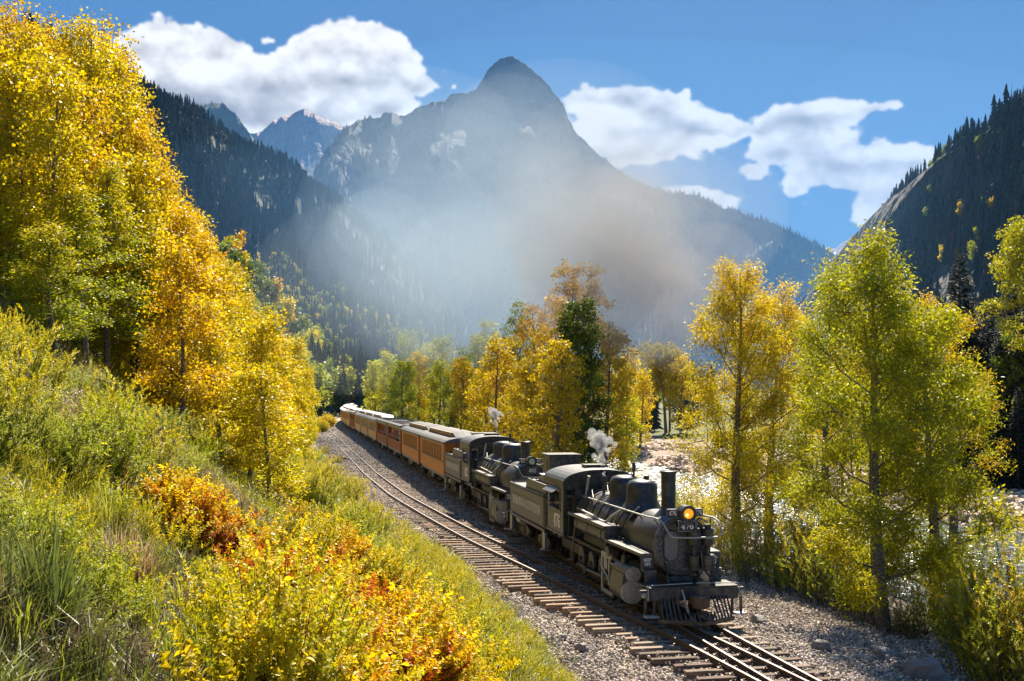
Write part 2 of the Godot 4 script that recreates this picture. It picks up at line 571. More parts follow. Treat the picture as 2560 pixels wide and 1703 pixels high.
	M.lamp_hot.emission_enabled = true
	M.lamp_hot.emission = Color(1.0, 0.78, 0.3)
	M.lamp_hot.emission_energy_multiplier = 1.5
	M.lens = paint(0.5, 0.55, 0.42, 0.06, 0.3)
	M.gold = worn(noise_tex(81, 0.012, [[0.0, 0.44, 0.17, 0.018], [0.5, 0.56, 0.22, 0.022], [1.0, 0.62, 0.26, 0.03]], 256, 4), 0.7, 0.6)
	M.orange = worn(noise_tex(82, 0.012, [[0.0, 0.40, 0.115, 0.008], [0.5, 0.52, 0.155, 0.010], [1.0, 0.60, 0.19, 0.014]], 256, 4), 0.7, 0.55)
	M.cream = worn(noise_tex(83, 0.012, [[0.0, 0.44, 0.22, 0.05], [0.5, 0.54, 0.28, 0.065], [1.0, 0.60, 0.33, 0.09]], 256, 4), 0.7, 0.55)
	M.plate = worn(noise_tex(87, 0.04, [[0.0, 0.07, 0.068, 0.066], [0.5, 0.15, 0.145, 0.14], [1.0, 0.22, 0.21, 0.2]], 256, 5), 1.5, 0.5, 0.1)
	M.olive = paint(0.20, 0.19, 0.07, 0.5)
	M.roof = worn(noise_tex(84, 0.03, [[0.0, 0.045, 0.045, 0.047], [0.5, 0.09, 0.09, 0.094], [1.0, 0.14, 0.14, 0.14]], 256, 5), 0.9, 0.8)
	M.roof_pale = worn(noise_tex(85, 0.03, [[0.0, 0.45, 0.45, 0.45], [0.5, 0.6, 0.6, 0.6], [1.0, 0.7, 0.7, 0.7]], 256, 5), 0.9, 0.5)
	M.roof_dark = worn(noise_tex(86, 0.03, [[0.0, 0.025, 0.025, 0.027], [0.5, 0.06, 0.06, 0.065], [1.0, 0.13, 0.13, 0.13]], 256, 5), 0.9, 0.55)
	M.trim = paint(0.17, 0.15, 0.10, 0.6)
	M.pane = paint(0.010, 0.009, 0.008, 0.15)
	M.pane.metallic_specular = 0.2
	M.green_post = paint(0.05, 0.22, 0.05, 0.5)
	M.coal = paint(0.02, 0.02, 0.022, 0.55)
	M.figure = StandardMaterial3D.new()
	M.figure.vertex_color_use_as_albedo = true
	M.figure.roughness = 0.8


# ------------------------------------------------------------------ ground, river, mountains
func steps(stops: Array) -> PackedFloat32Array:      # [[from, step], ..., [to]]
	var out := PackedFloat32Array()
	for k in stops.size() - 1:
		var a: float = stops[k][0]
		while a < stops[k + 1][0] - 1e-4:
			out.append(a)
			a += stops[k][1]
	out.append(stops[-1][0])
	return out

func make_land() -> void:
	var ds := steps([[-14.0, 1.0], [0.0, 0.4], [60.0, 0.9], [110.0, 2.0], [200.0, 6.0], [320.0, 25.0], [520.0, 120.0], [1600.0, 700.0], [6500.0]])
	var os := steps([[-2600.0, 500.0], [-600.0, 150.0], [-150.0, 12.0], [-54.0, 3.0], [-27.0, 0.7], [-15.0, 0.35], [12.0, 0.7], [48.0, 4.0], [100.0, 40.0], [220.0, 190.0], [600.0, 600.0], [3000.0]])
	var b := MB.new()
	var tone := FastNoiseLite.new()
	tone.seed = 17
	tone.frequency = 0.11
	tone.fractal_octaves = 4
	var cols := os.size()
	for d in ds:
		var cx := centre(d)
		var ft := foot(d)
		for o in os:
			var x := cx + o / 0.98
			var y := ground(x, d)
			var t := tone.get_noise_2d(x * 2.0, d * 2.0)
			var c := Color(0.44, 0.375, 0.29).lerp(Color(0.30, 0.25, 0.19), clampf(t * 1.6 + 0.4, 0, 1))
			if o < ft + 0.4: c = c.lerp(Color(0.08, 0.06, 0.03).lerp(Color(0.15, 0.14, 0.04), clampf(t + 0.5, 0, 1)), smoothstep(-0.4, 1.6, ft - o + t * 1.4))
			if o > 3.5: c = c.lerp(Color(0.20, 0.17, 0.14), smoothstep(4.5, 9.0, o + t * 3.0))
			if o > 27.0: c = c.lerp(Color(0.29, 0.225, 0.175), smoothstep(27.0, 30.0, o) * (1.0 - smoothstep(47.0, 52.0, o)))
			if o > 47.0 or d > 190.0: c = c.lerp(Color(0.10, 0.11, 0.03), maxf(smoothstep(47.0, 52.0, o), smoothstep(190.0, 240.0, d) * smoothstep(4.0, 7.0, absf(o + 2.0))))
			b.v.append(Vector3(x, y, -d))
			b.n.append(Vector3.UP)
			b.uv.append(Vector2(x, d))
			b.c.append(c)
	grid(b, ds.size(), cols)
	tag(put("ground", b, M.soil), "gravel valley floor and brown hillside beside the railway", "", "", "structure")
	var r := MB.new()
	var rd := steps([[-10.0, 3.0], [260.0, 20.0], [420.0]])
	for d in rd:
		for k in 9:
			var o := 6.0 + k * 5.0
			r.v.append(Vector3(centre(d) + o / 0.98, -2.25 - 0.0 * d, -d)); r.n.append(Vector3.UP); r.uv.append(Vector2(o, d)); r.c.append(Color.WHITE)
	grid(r, rd.size(), 9)
	tag(put("river", r, M.water), "shallow rushing river glinting in the sun behind the trees", "", "", "structure")

func grid(b: MB, rows: int, cols: int) -> void:       # joins b's vertices, rows going away, and makes smooth normals
	for j in rows - 1:
		for i in cols - 1:
			var q := j * cols + i
			b.i.append_array([q, q + cols, q + 1, q + 1, q + cols, q + cols + 1])
	for j in rows:
		for i in cols:
			var l := b.v[j * cols + maxi(i - 1, 0)]
			var r := b.v[j * cols + mini(i + 1, cols - 1)]
			var f := b.v[maxi(j - 1, 0) * cols + i]
			var k := b.v[mini(j + 1, rows - 1) * cols + i]
			b.n[j * cols + i] = (r - l).cross(k - f).normalized()

# a mountain: the crest is given by bearings and heights and by its distance along the way; its faces fall to the valley in front and behind
func mountain(label: String, crest: Array, toe: float, sd: int, rough: float, look: Callable, cols := 150, rows := 46, bulge := 1.0) -> Array:
	var f := FastNoiseLite.new()
	f.seed = sd
	f.noise_type = FastNoiseLite.TYPE_SIMPLEX_SMOOTH
	f.fractal_type = FastNoiseLite.FRACTAL_RIDGED
	f.fractal_octaves = 6
	f.frequency = 1.0
	var g := FastNoiseLite.new()
	g.seed = sd + 1
	g.fractal_octaves = 6
	g.frequency = 1.0
	var b := MB.new()
	var back := 8
	var size: float = crest[crest.size() / 2][2]
	for j in rows + back:
		for i in cols:
			var s := float(i) / (cols - 1) * (crest.size() - 1)
			var k := mini(int(s), crest.size() - 2)
			var t := s - k
			var a: Array = crest[k]
			var e: Array = crest[k + 1]
			var px := lerpf(a[0], e[0], t)
			var py := lerpf(a[1], e[1], t)
			var D := lerpf(a[2], e[2], t)
			var top := Vector3((px - 1280.0) / 2692.0 * D, 5.9 + (985.0 - py) / 2692.0 * D, -D)
			var p: Vector3
			if j < back:
				var w := 1.0 - float(j) / back
				p = top + Vector3(0, -top.y * 0.9 * w * w - 0.02 * D * w, -D * 0.5 * w)
			else:
				var w := float(j - back) / (rows - 1)
				var run := w * w * 0.35 + w * 0.65
				p = Vector3(top.x * lerpf(1.0, (toe + 0.25 * (D - toe)) / D, run), lerpf(top.y, -6.0, pow(w, bulge)), -lerpf(D, toe, run))
			var q := p / size
			var w2 := clampf(float(j - back) / rows, 0.0, 1.0)
			var amp := rough * size * (0.12 + 0.88 * smoothstep(0.0, 0.16, w2)) * (1.0 - 0.7 * smoothstep(0.75, 1.0, w2))
			var z := f.get_noise_3d(q.x * 9.0 + q.y * 3.0, q.y * 2.2, q.z * 5.0) * 0.7 + g.get_noise_3d(q.x * 18.0, q.y * 16.0, q.z * 14.0) * 0.6
			p += Vector3(0, 0.35, 1.0).normalized() * z * amp
			if j <= back: p.y += g.get_noise_1d(px * 0.035) * rough * size * 0.06 + g.get_noise_1d(px * 0.2) * rough * size * 0.02
			b.v.append(p); b.n.append(Vector3.UP); b.uv.append(Vector2(i, j)); b.c.append(Color.WHITE)
	var total := rows + back
	for j in total - 1:
		for i in cols - 1:
			var q := j * cols + i
			b.i.append_array([q, q + 1, q + cols, q + 1, q + cols + 1, q + cols])
	for j in total:
		for i in cols:
			var l := b.v[j * cols + maxi(i - 1, 0)]
			var r := b.v[j * cols + mini(i + 1, cols - 1)]
			var u := b.v[maxi(j - 1, 0) * cols + i]
			var k := b.v[mini(j + 1, total - 1) * cols + i]
			var n := (k - u).cross(r - l).normalized()
			b.n[j * cols + i] = n
			var p := b.v[j * cols + i]
			b.c[j * cols + i] = look.call(p, n, g.get_noise_3d(p.x / size * 12.0, p.y / size * 12.0, p.z / size * 12.0), clampf(float(j - back) / rows, 0, 1))
	tag(put("mountain", b, M.rock), label, "", "", "structure")
	return [b, cols, back, rows]

func spot(hill: Array, u: float, w: float) -> Array:    # a point of a mountain's near face, its steepness and its tone
	var b: MB = hill[0]
	var cols: int = hill[1]
	var x := u * (cols - 1.001)
	var y: float = hill[2] + w * (hill[3] - 1.001)
	var i := int(x)
	var j := int(y)
	var q := j * cols + i
	var p := b.v[q].lerp(b.v[q + 1], x - i).lerp(b.v[q + cols].lerp(b.v[q + cols + 1], x - i), y - j)
	return [p, b.n[q].y, b.c[q]]

var hills := {}
func make_mountains() -> void:
	var wooded := func(p: Vector3, n: Vector3, z: float, w: float) -> Color:
		var rocky := smoothstep(0.24, 0.5, z + 0.08 - maxf(0.0, n.y - 0.5) * 0.5)
		return Color(0.036, 0.044, 0.024).lerp(Color(0.115, 0.10, 0.085), rocky)
	var cliffs := func(p: Vector3, n: Vector3, z: float, w: float) -> Color:
		var rocky := smoothstep(-0.05, 0.3, z + 0.12 * smoothstep(0.25, 0.5, w)) * smoothstep(0.06, 0.2, w)
		return Color(0.032, 0.038, 0.024).lerp(Color(0.085, 0.077, 0.07), rocky)
	var bare := func(p: Vector3, n: Vector3, z: float, w: float) -> Color:
		return Color(0.36, 0.27, 0.24).lerp(Color(0.23, 0.19, 0.18), clampf(z * 2.0 + 0.4, 0, 1)).lerp(Color(0.05, 0.06, 0.045), smoothstep(0.5, 0.9, w + z * 0.3))
	var capped := func(p: Vector3, n: Vector3, z: float, w: float) -> Color:
		var rocky := maxf(smoothstep(0.34, 0.6, z), smoothstep(480.0, 560.0, p.y + z * 90.0))
		return Color(0.028, 0.038, 0.024).lerp(Color(0.10, 0.09, 0.082), rocky)
	hills.bare = mountain("bare pinkish rock peak far up the valley, under the cloud", [[560, 420, 5200], [625, 335, 5000], [643, 331, 4900], [665, 322, 4900], [687, 299, 4900], [706, 290, 4900], [728, 288, 4900], [760, 271, 4800], [786, 286, 4800], [823, 302, 4800], [848, 311, 4800], [880, 330, 4800], [960, 420, 4800]], 2600, 3, 0.020, bare, 110, 40, 0.8)
	hills.shoulder = mountain("flat-topped grey mountain between the wooded slope and the bare peak", [[300, 420, 3600], [340, 190, 3600], [370, 215, 3500], [440, 285, 3400], [479, 270, 3300], [505, 263, 3300], [537, 258, 3300], [559, 259, 3300], [572, 272, 3250], [592, 289, 3200], [607, 311, 3200], [625, 335, 3150], [640, 380, 3100], [660, 470, 3000]], 1900, 4, 0.022, wooded, 90, 36, 0.8)
	hills.far = mountain("small bluish peak at the end of the right-hand gap", [[2000, 700, 4300], [2040, 640, 4300], [2063, 619, 4300], [2100, 623, 4200], [2124, 625, 4200], [2137, 600, 4200], [2148, 579, 4200], [2168, 577, 4200], [2190, 600, 4200], [2300, 560, 4300]], 3000, 5, 0.016, bare, 60, 24, 0.9)
	hills.peak = mountain("steep dark pyramid peak rising in the middle of the valley", [[700, 640, 1600], [782, 446, 1750], [812, 395, 1750], [837, 362, 1800], [863, 324, 1850], [892, 309, 1900], [921, 300, 1950], [958, 288, 2000], [980, 281, 2000], [1013, 290, 2050], [1049, 268, 2100], [1104, 254, 2150], [1134, 239, 2200], [1188, 228, 2250], [1209, 193, 2250], [1236, 162, 2250], [1253, 150, 2250], [1273, 142, 2250], [1290, 144, 2250], [1307, 154, 2250], [1331, 171, 2240], [1362, 199, 2230], [1382, 229, 2220], [1409, 260, 2210], [1421, 301, 2200], [1440, 328, 2180], [1471, 362, 2160], [1525, 416, 2130], [1576, 447, 2100], [1624, 469, 2080], [1661, 482, 2050], [1705, 483, 2000], [1746, 490, 1950], [1780, 505, 1920], [1831, 526, 1880], [1899, 548, 1800], [1964, 573, 1700], [2032, 608, 1700], [2107, 656, 1680], [2200, 760, 1660]], 1330, 6, 0.048, capped, 230, 60, 0.72)
	hills.left = mountain("dark wooded mountainside with rock ribs falling from the left", [[60, 60, 620], [200, 130, 640], [330, 200, 680], [377, 232, 700], [428, 254, 720], [483, 280, 750], [534, 316, 780], [578, 346, 820], [622, 371, 850], [684, 389, 900], [731, 411, 940], [757, 441, 960], [786, 470, 980], [826, 488, 1020], [870, 525, 1060], [914, 561, 1090], [1000, 640, 1150], [1120, 770, 1200], [1260, 930, 1250]], 500, 8, 0.030, wooded, 190, 70, 0.78)
	hills.right = mountain("steep rocky mountainside with streaked cliffs at the right edge", [[2040, 800, 900], [2080, 733, 860], [2093, 698, 840], [2120, 658, 800], [2161, 630, 760], [2192, 567, 720], [2216, 530, 690], [2243, 496, 660], [2270, 465, 640], [2318, 431, 600], [2345, 404, 580], [2406, 353, 540], [2474, 329, 510], [2539, 275, 480], [2600, 220, 460], [2760, 120, 440], [2950, 60, 430]], 330, 10, 0.030, cliffs, 150, 60, 0.8)


# ------------------------------------------------------------------ tracks: each rail and each sleeper a part
func line_point(off: float, d: float) -> Vector3:     # off is the x offset from the main line's centre
	return Vector3(centre(d) + off, 0.0, -d)

func rail_mesh(off: Callable, d0: float, d1: float, drop: float) -> Array:
	var body := MB.new()
	var top := MB.new()
	var prof := [[-0.058, -0.13], [0.058, -0.13], [0.058, -0.121], [0.009, -0.105], [0.009, -0.038], [0.031, -0.030], [0.031, -0.004], [-0.031, -0.004], [-0.031, -0.030], [-0.009, -0.038], [-0.009, -0.105], [-0.058, -0.121]]
	var ps := []
	var d := d0
	while d < d1:
		ps.append(line_point(off.call(d), d)); d += 1.2 if d < 80.0 else 3.0
	for k in ps.size() - 1:
		var t0: Vector3 = (ps[mini(k + 1, ps.size() - 1)] - ps[maxi(k - 1, 0)]).normalized()
		var t1: Vector3 = (ps[mini(k + 2, ps.size() - 1)] - ps[k]).normalized()
		var r0 := t0.cross(Vector3.UP)
		var r1 := t1.cross(Vector3.UP)
		for s in prof.size():
			var a: Array = prof[s]
			var e: Array = prof[(s + 1) % prof.size()]
			if s == 0: continue
			var t := top if s == 6 else body
			var lift := Vector3(0, 0.001 - drop, 0)
			t.quad(ps[k] + r0 * a[0] + Vector3(0, a[1] - drop, 0), ps[k + 1] + r1 * a[0] + Vector3(0, a[1] - drop, 0), ps[k + 1] + r1 * e[0] + Vector3(0, e[1] - drop, 0), ps[k] + r0 * e[0] + Vector3(0, e[1] - drop, 0))
	return [body, top]

func make_tracks() -> void:
	var tie_mesh := []
	for k in 5:
		var b := MB.new()
		b.box(Vector3.ZERO, Vector3(1, 0.17, 0.21 - 0.008 * k), 0.012)
		tie_mesh.append(b.mesh())
	var main := thing("railway_track", "narrow gauge main line under the train, brown rails on timber sleepers", "railway track", Vector3.ZERO, 0.0, "tracks on the gravel bed")
	var side := thing("railway_track", "rusty siding left of the train joining the main line at the bottom", "railway track", Vector3.ZERO, 0.0, "tracks on the gravel bed")
	var fixings := MB.new()
	for e in [[main, 0.0, 16.0, 290.0], [side, 1.0, 18.5, 290.0]]:
		for s in [-0.486, 0.486]:
			var off := func(d: float) -> float: return s / 0.98 + (siding(d) if e[1] > 0.0 else 0.0)
			var r := rail_mesh(off, e[2], e[3], 0.003 * e[1])
			var o := put("rail", r[0], M.rail, e[0])
			put("running_surface", r[1], M.railtop, o)
	var pick := RandomNumberGenerator.new()
	pick.seed = 5
	var d := 15.0
	var n := 0
	var reach := 1.0
	while d < 168.0:
		var gap := -siding(d)
		var crooked := pick.randf_range(-0.035, 0.035)
		if d < 45.0:      # long switch timbers under both tracks, their ends stepping out in sets
			if n % 6 == 0: reach = 1.2 + 0.07 * pick.randf_range(0, 3) + (0.40 if d > 27.0 and d < 38.0 else 0.1)
			var x0 := -gap - reach + pick.randf_range(-0.05, 0.05) - (0.22 if n % 6 < 3 else 0.0)
			var x1 := 1.22 + pick.randf_range(-0.05, 0.08)
			tie(tie_mesh, (x0 + x1) * 0.5, d, x1 - x0, crooked, main, pick)
		else:
			tie(tie_mesh, pick.randf_range(-0.04, 0.04), d, 2.35, crooked, main, pick)
			if d < 112.0: tie(tie_mesh, -gap + pick.randf_range(-0.06, 0.06), d + 0.2, 2.2, crooked * 1.4, side, pick)
		for s in [-0.486, 0.486]:
			for w in ([0.0, -gap] if d < 62.0 else []):
				for q in [-0.09, 0.09]:
					var p := Vector3(centre(d) + w + s / 0.98 + q, -0.125, -d + pick.randf_range(-0.03, 0.03))
					fixings.box(p, Vector3(0.11, 0.02, 0.15))
					fixings.box(p + Vector3(0, 0.025, 0.03), Vector3(0.035, 0.04, 0.035))
		d += 0.53 + pick.randf_range(-0.05, 0.06)
		n += 1
	var fx := put("spikes_and_plates", fixings, M.rail, main)
	fx.set_meta("kind", "stuff")
	for e in [[-0.486, 24.4, 0.0], [0.486, 22.9, 0.0], [-0.486, 23.6, 1.0], [-0.486, 33.3, 1.0], [0.486, 40.6, 1.0], [-0.486, 47.0, 1.0]]:   # joints
		var b := MB.new()
		var bd: float = e[1]
		var x: float = centre(bd) + e[0] / 0.98 + (siding(bd) if e[2] > 0 else 0.0)
		for s in [-1.0, 1.0]:
			b.box(Vector3(s * 0.024, -0.068, 0), Vector3(0.024, 0.06, 0.6), 0.004)
			for k in 4: b.box(Vector3(s * 0.044, -0.068, -0.225 + k * 0.15), Vector3(0.03, 0.032, 0.032), 0.005)
		var j := put("joint_bar", b, M.rail, side if e[2] > 0 else main)
		j.position = Vector3(x, 0, -bd)
		j.rotation.y = HEAD if e[2] < 1 else HEAD + 0.11
	# ballast stones, lying loose between and beside the sleepers
	var heaps := []
	for k in 5:
		var b := MB.new()
		for s in 34: pebble(b, Vector3(pick.randf_range(-0.55, 0.55), pick.randf_range(-0.015, 0.02), pick.randf_range(-0.55, 0.55)), pick.randf_range(0.018, 0.052), pick)
		heaps.append(b.mesh())
	var spots := [[], [], [], [], []]
	var tones := [[], [], [], [], []]
	for k in 13500:
		var dd := 17.0 + pow(pick.randf(), 1.7) * 175.0
		var f := foot(dd)
		var o := pick.randf_range(f - 0.7, 8.5 if dd < 60 else 3.0)
		if o > 4.0 and pick.randf() < 0.35: continue
		var x := centre(dd) + o / 0.98
		var big := pick.randf_range(0.8, 1.25) * (1.0 + 0.9 * smoothstep(40.0, 120.0, dd))
		var y := ground(x, dd)
		if absf(o) < 1.1 or (dd > 24 and absf(o - siding(dd)) < 1.1): y = maxf(y, -0.225) + 0.03 * smoothstep(44.0, 60.0, dd) - 0.01
		var w := pick.randi() % 5
		spots[w].append(Transform3D(Basis.from_euler(Vector3(pick.randf_range(-0.1, 0.1), pick.randf() * TAU, pick.randf_range(-0.1, 0.1))).scaled(Vector3(big, big * 0.9, big)), Vector3(x, y + 0.012, -dd)))
		var g := pick.randf_range(0.72, 1.15)
		tones[w].append(Color(g * 1.04, g * pick.randf_range(0.93, 0.99), g * pick.randf_range(0.80, 0.94)))
	for w in 5: tag(many("gravel", heaps[w], M.stone, spots[w], tones[w]), "loose grey and tan ballast stones around the tracks", "gravel", "", "stuff")
	# bigger stones one can tell apart
	for e in [[2302, 1690, 0.44, "large grey boulder at the bottom right beside the bush"], [2205, 1634, 0.30, "pale grey rock on the gravel left of the large boulder"], [2345, 1690, 0.26, "rounded pale rock touching the large boulder's right side"], [2054, 1627, 0.22, "flat tan rock on the gravel between rails and boulder"], [1895, 1560, 0.24, "dark jagged rock lying just right of the front engine's pilot"],
			[2330, 1625, 0.24, "light rock under the bushes above the large boulder"], [1375, 1600, 0.17, "grey rock at the edge of the grass below the siding"], [1405, 1590, 0.13, "small dark rock right of the grass edge by the siding"], [1452, 1618, 0.2, "pale flat rock above the mossy patch below the siding"],
			[1030, 1207, 0.22, "brown rock between siding and shadow of the second engine"], [946, 1148, 0.3, "dark split rock between siding and coaches"], [975, 1172, 0.26, "dark square rock with a yellow sprig between siding and coaches"], [860, 1152, 0.42, "broad pale rock on the bank left of the siding"], [833, 1120, 0.3, "brown rock on the bank at the bend of the siding"], [1006, 1190, 0.2, "pale sliver of rock beside the train's shadow"], [1166, 1448, 0.2, "brown rock in the gravel left of the siding sleepers"]]:
		var dd: float = 6.15 * 2692.0 / (e[1] - 985.0)
		var x := see(e[0], dd)
		var r: float = e[2]
		var b := MB.new()
		pebble(b, Vector3.ZERO, r, pick, 2, 0.17)
		var o := put("rock", b, M.stone)
		o.position = on_ground(x, dd, -r * 0.35)
		o.rotation.y = pick.randf() * TAU
		tag(o, e[3], "rock", "rocks by the track")

func tie(meshes: Array, off: float, d: float, length: float, crooked: float, parent: Node3D, pick: RandomNumberGenerator) -> void:
	var o := MeshInstance3D.new()
	o.name = "sleeper"
	o.mesh = meshes[pick.randi() % 5]
	var k := pick.randi() % 10
	o.material_override = M.tie[3 if d < 25.0 and k < 6 else (0 if k < 4 else (1 if k < 7 else (2 if k < 9 else 3)))]
	parent.add_child(o, true)
	o.position = Vector3(centre(d) + off, -0.222 + pick.randf_range(-0.008, 0.008), -d)
	o.rotation.y = HEAD + crooked
	o.scale = Vector3(length, 1, 1)

func pebble(b: MB, at: Vector3, r: float, pick: RandomNumberGenerator, fine := 0, base := -1.0) -> void:
	var g: float = base if base > 0.0 else [0.46, 0.38, 0.27, 0.17, 0.33, 0.6][pick.randi() % 6]
	b.col = Color(g, g * pick.randf_range(0.86, 0.98), g * pick.randf_range(0.7, 0.95))
	var q := Basis.from_euler(Vector3(pick.randf() * TAU, pick.randf() * TAU, pick.randf() * TAU))
	if fine > 0: q = Basis.from_euler(Vector3(0, pick.randf() * TAU, 0.2))
	var s := Vector3(r, r * pick.randf_range(0.5, 0.8), r * pick.randf_range(0.65, 1.0))
	var seg := 4 if fine == 0 else 9
	var rows := 3 if fine == 0 else 6
	var pts := []
	for j in rows + 1:
		for i in seg:
			var th := PI * j / rows
			var ph := TAU * (i + (0.5 if j % 2 else 0.0)) / seg
			var p := Vector3(sin(th) * cos(ph), cos(th), sin(th) * sin(ph))
			p = Vector3(signf(p.x) * pow(absf(p.x), 0.75), signf(p.y) * pow(absf(p.y), 0.75), signf(p.z) * pow(absf(p.z), 0.75))
			p *= (1.0 + (pick.randf_range(-0.2, 0.2) if j > 0 and j < rows else 0.0))
			pts.append(at + q * (p * s))
	for j in rows:
		for i in seg:
			var a: Vector3 = pts[j * seg + i]
			var e: Vector3 = pts[j * seg + (i + 1) % seg]
			var f: Vector3 = pts[(j + 1) * seg + (i + 1) % seg]
			var h: Vector3 = pts[(j + 1) * seg + i]
			if j > 0: b.tri(a, e, f)
			if j < rows - 1: b.tri(a, f, h)
			elif j == 0: b.tri(a, f, h)
	b.col = Color.WHITE


# ------------------------------------------------------------------ plants
func leaf(b: MB, at: Vector3, along: Vector3, face: Vector3, l: float, w: float, fold := 0.0) -> void:
	# a pointed leaf of two faces; with a fold it is an oval of six
	var side := along.cross(face).normalized() * w * 0.5
	var up := side.cross(along).normalized()
	var k := b.v.size()
	if fold <= 0.0:
		var q := -up
		b.vert(at, q); b.vert(at + along * l * 0.45 + side, q); b.vert(at + along * l, q); b.vert(at + along * l * 0.45 - side, q)
		b.i.append_array([k, k + 1, k + 2, k, k + 2, k + 3])
		return
	for s in [-1.0, 1.0]:
		var q: Vector3 = -(up + side.normalized() * s * fold * -1.0).normalized()
		var lift := up * w * 0.5 * fold
		k = b.v.size()
		b.vert(at, q); b.vert(at + along * l * 0.25 + side * s * 0.82 + lift, q); b.vert(at + along * l * 0.6 + side * s * 0.9 + lift, q); b.vert(at + along * l - up * l * 0.06, q); b.vert(at + along * l * 0.5, q)
		if s > 0: b.i.append_array([k, k + 1, k + 4, k + 1, k + 2, k + 4, k + 2, k + 3, k + 4])
		else: b.i.append_array([k, k + 4, k + 1, k + 1, k + 4, k + 2, k + 2, k + 4, k + 3])

func any_way(r: RandomNumberGenerator) -> Vector3:
	while true:
		var p := Vector3(r.randf_range(-1, 1), r.randf_range(-1, 1), r.randf_range(-1, 1))
		var l := p.length_squared()
		if l < 1.0 and l > 0.01: return p / sqrt(l)
	return Vector3.UP

func spray(sd: int, count: int, l: float, w: float, reach: float, flat := 0.6, droop := 0.2) -> ArrayMesh:   # a twig end with its leaves
	var r := RandomNumberGenerator.new()
	r.seed = sd
	var b := MB.new()
	for k in count:
		var p := any_way(r) * reach * pow(r.randf(), 0.5)
		p.y *= flat
		var g := r.randf_range(0.72, 1.2)
		b.col = Color(g, g * r.randf_range(0.88, 1.08), g * r.randf_range(0.6, 1.1))
		var d := (any_way(r) + p.normalized() * 0.6 - Vector3(0, droop, 0)).normalized()
		var s := r.randf_range(0.75, 1.25)
		leaf(b, p, d, any_way(r), l * s, w * s)
	b.col = Color.WHITE
	return b.mesh()

func shoot(sd: int, length: float, pairs: int, l: float, w: float, bend := 0.25, fold := 0.35) -> Array:   # an upright stem with leaves along it: [leaves, stem]
	var r := RandomNumberGenerator.new()
	r.seed = sd
	var b := MB.new()
	var st := MB.new()
	var lean := Vector3(r.randf_range(-1, 1), 0, r.randf_range(-1, 1)) * bend
	var pts := []
	for k in 6:
		var t := k / 5.0
		pts.append(Vector3(0, t * length, 0) + lean * t * t * length)
	st.tube(pts, 0.006 * length / 0.6 + 0.001, 4, 0.0015)
	for k in pairs:
		var t := 0.12 + 0.9 * float(k) / pairs
		var p := Vector3(0, t * length, 0) + lean * t * t * length
		var a := k * 2.4 + r.randf_range(-0.5, 0.5)
		var d := Vector3(cos(a), r.randf_range(0.1, 0.9), sin(a)).normalized()
		var g := r.randf_range(0.75, 1.18)
		b.col = Color(g, g * r.randf_range(0.86, 1.1), g * r.randf_range(0.7, 1.1))
		var s := r.randf_range(0.7, 1.2) * (1.0 - 0.35 * absf(t - 0.55))
		leaf(b, p, d, (Vector3.UP + any_way(r) * 0.8).normalized(), l * s, w * s, fold)
	b.col = Color.WHITE
	return [b.mesh(), st.mesh()]

func tones_of(r: RandomNumberGenerator, palette: Array, at: float) -> Color:    # palette runs from the foot to the top
	var s := clampf(at + r.randf_range(-0.28, 0.28), 0.0, 0.999) * (palette.size() - 1)
	var k := int(s)
	var c: Color = palette[k].lerp(palette[mini(k + 1, palette.size() - 1)], s - k)
	var g := r.randf_range(0.72, 1.15)
	return Color(c.r * g * r.randf_range(0.92, 1.06), c.g * g, c.b * g)

# all the twigs of a crown as one mesh: where[z] are the places of spray z, tint[z] picks from the pool of colours
func baked(sprays: Array, where: Array, tint: Array, pool: Array) -> ArrayMesh:
	var v := PackedVector3Array()
	var n := PackedVector3Array()
	var c := PackedColorArray()
	var ix := PackedInt32Array()
	for z in sprays.size():
		var a: Array = sprays[z].surface_get_arrays(0)
		var V: PackedVector3Array = a[Mesh.ARRAY_VERTEX]
		var N: PackedVector3Array = a[Mesh.ARRAY_NORMAL]
		var C: PackedColorArray = a[Mesh.ARRAY_COLOR]
		var I: PackedInt32Array = a[Mesh.ARRAY_INDEX]
		var made := {}
		for k in where[z].size():
			var t: Transform3D = where[z][k]
			var q: int = tint[z][k]
			if not made.has(q):
				var col := PackedColorArray()
				for w in C: col.append(w * pool[q])
				made[q] = col
			var off := v.size()
			v.append_array(t * V)
			n.append_array(Transform3D(t.basis.orthonormalized(), Vector3.ZERO) * N)
			c.append_array(made[q])
			for w in I: ix.append(w + off)
	var arr := []
	arr.resize(Mesh.ARRAY_MAX)
	arr[Mesh.ARRAY_VERTEX] = v; arr[Mesh.ARRAY_NORMAL] = n; arr[Mesh.ARRAY_COLOR] = c; arr[Mesh.ARRAY_INDEX] = ix
	var m := ArrayMesh.new()
	m.add_surface_from_arrays(Mesh.PRIMITIVE_TRIANGLES, arr)
	return m

func pool_of(r: RandomNumberGenerator, palette: Array) -> Array:      # ten steps from foot to top, four tones each
	var out := []
	for k in 10:
		for j in 4: out.append(tones_of(r, palette, (k + 0.5) / 10.0))
	return out

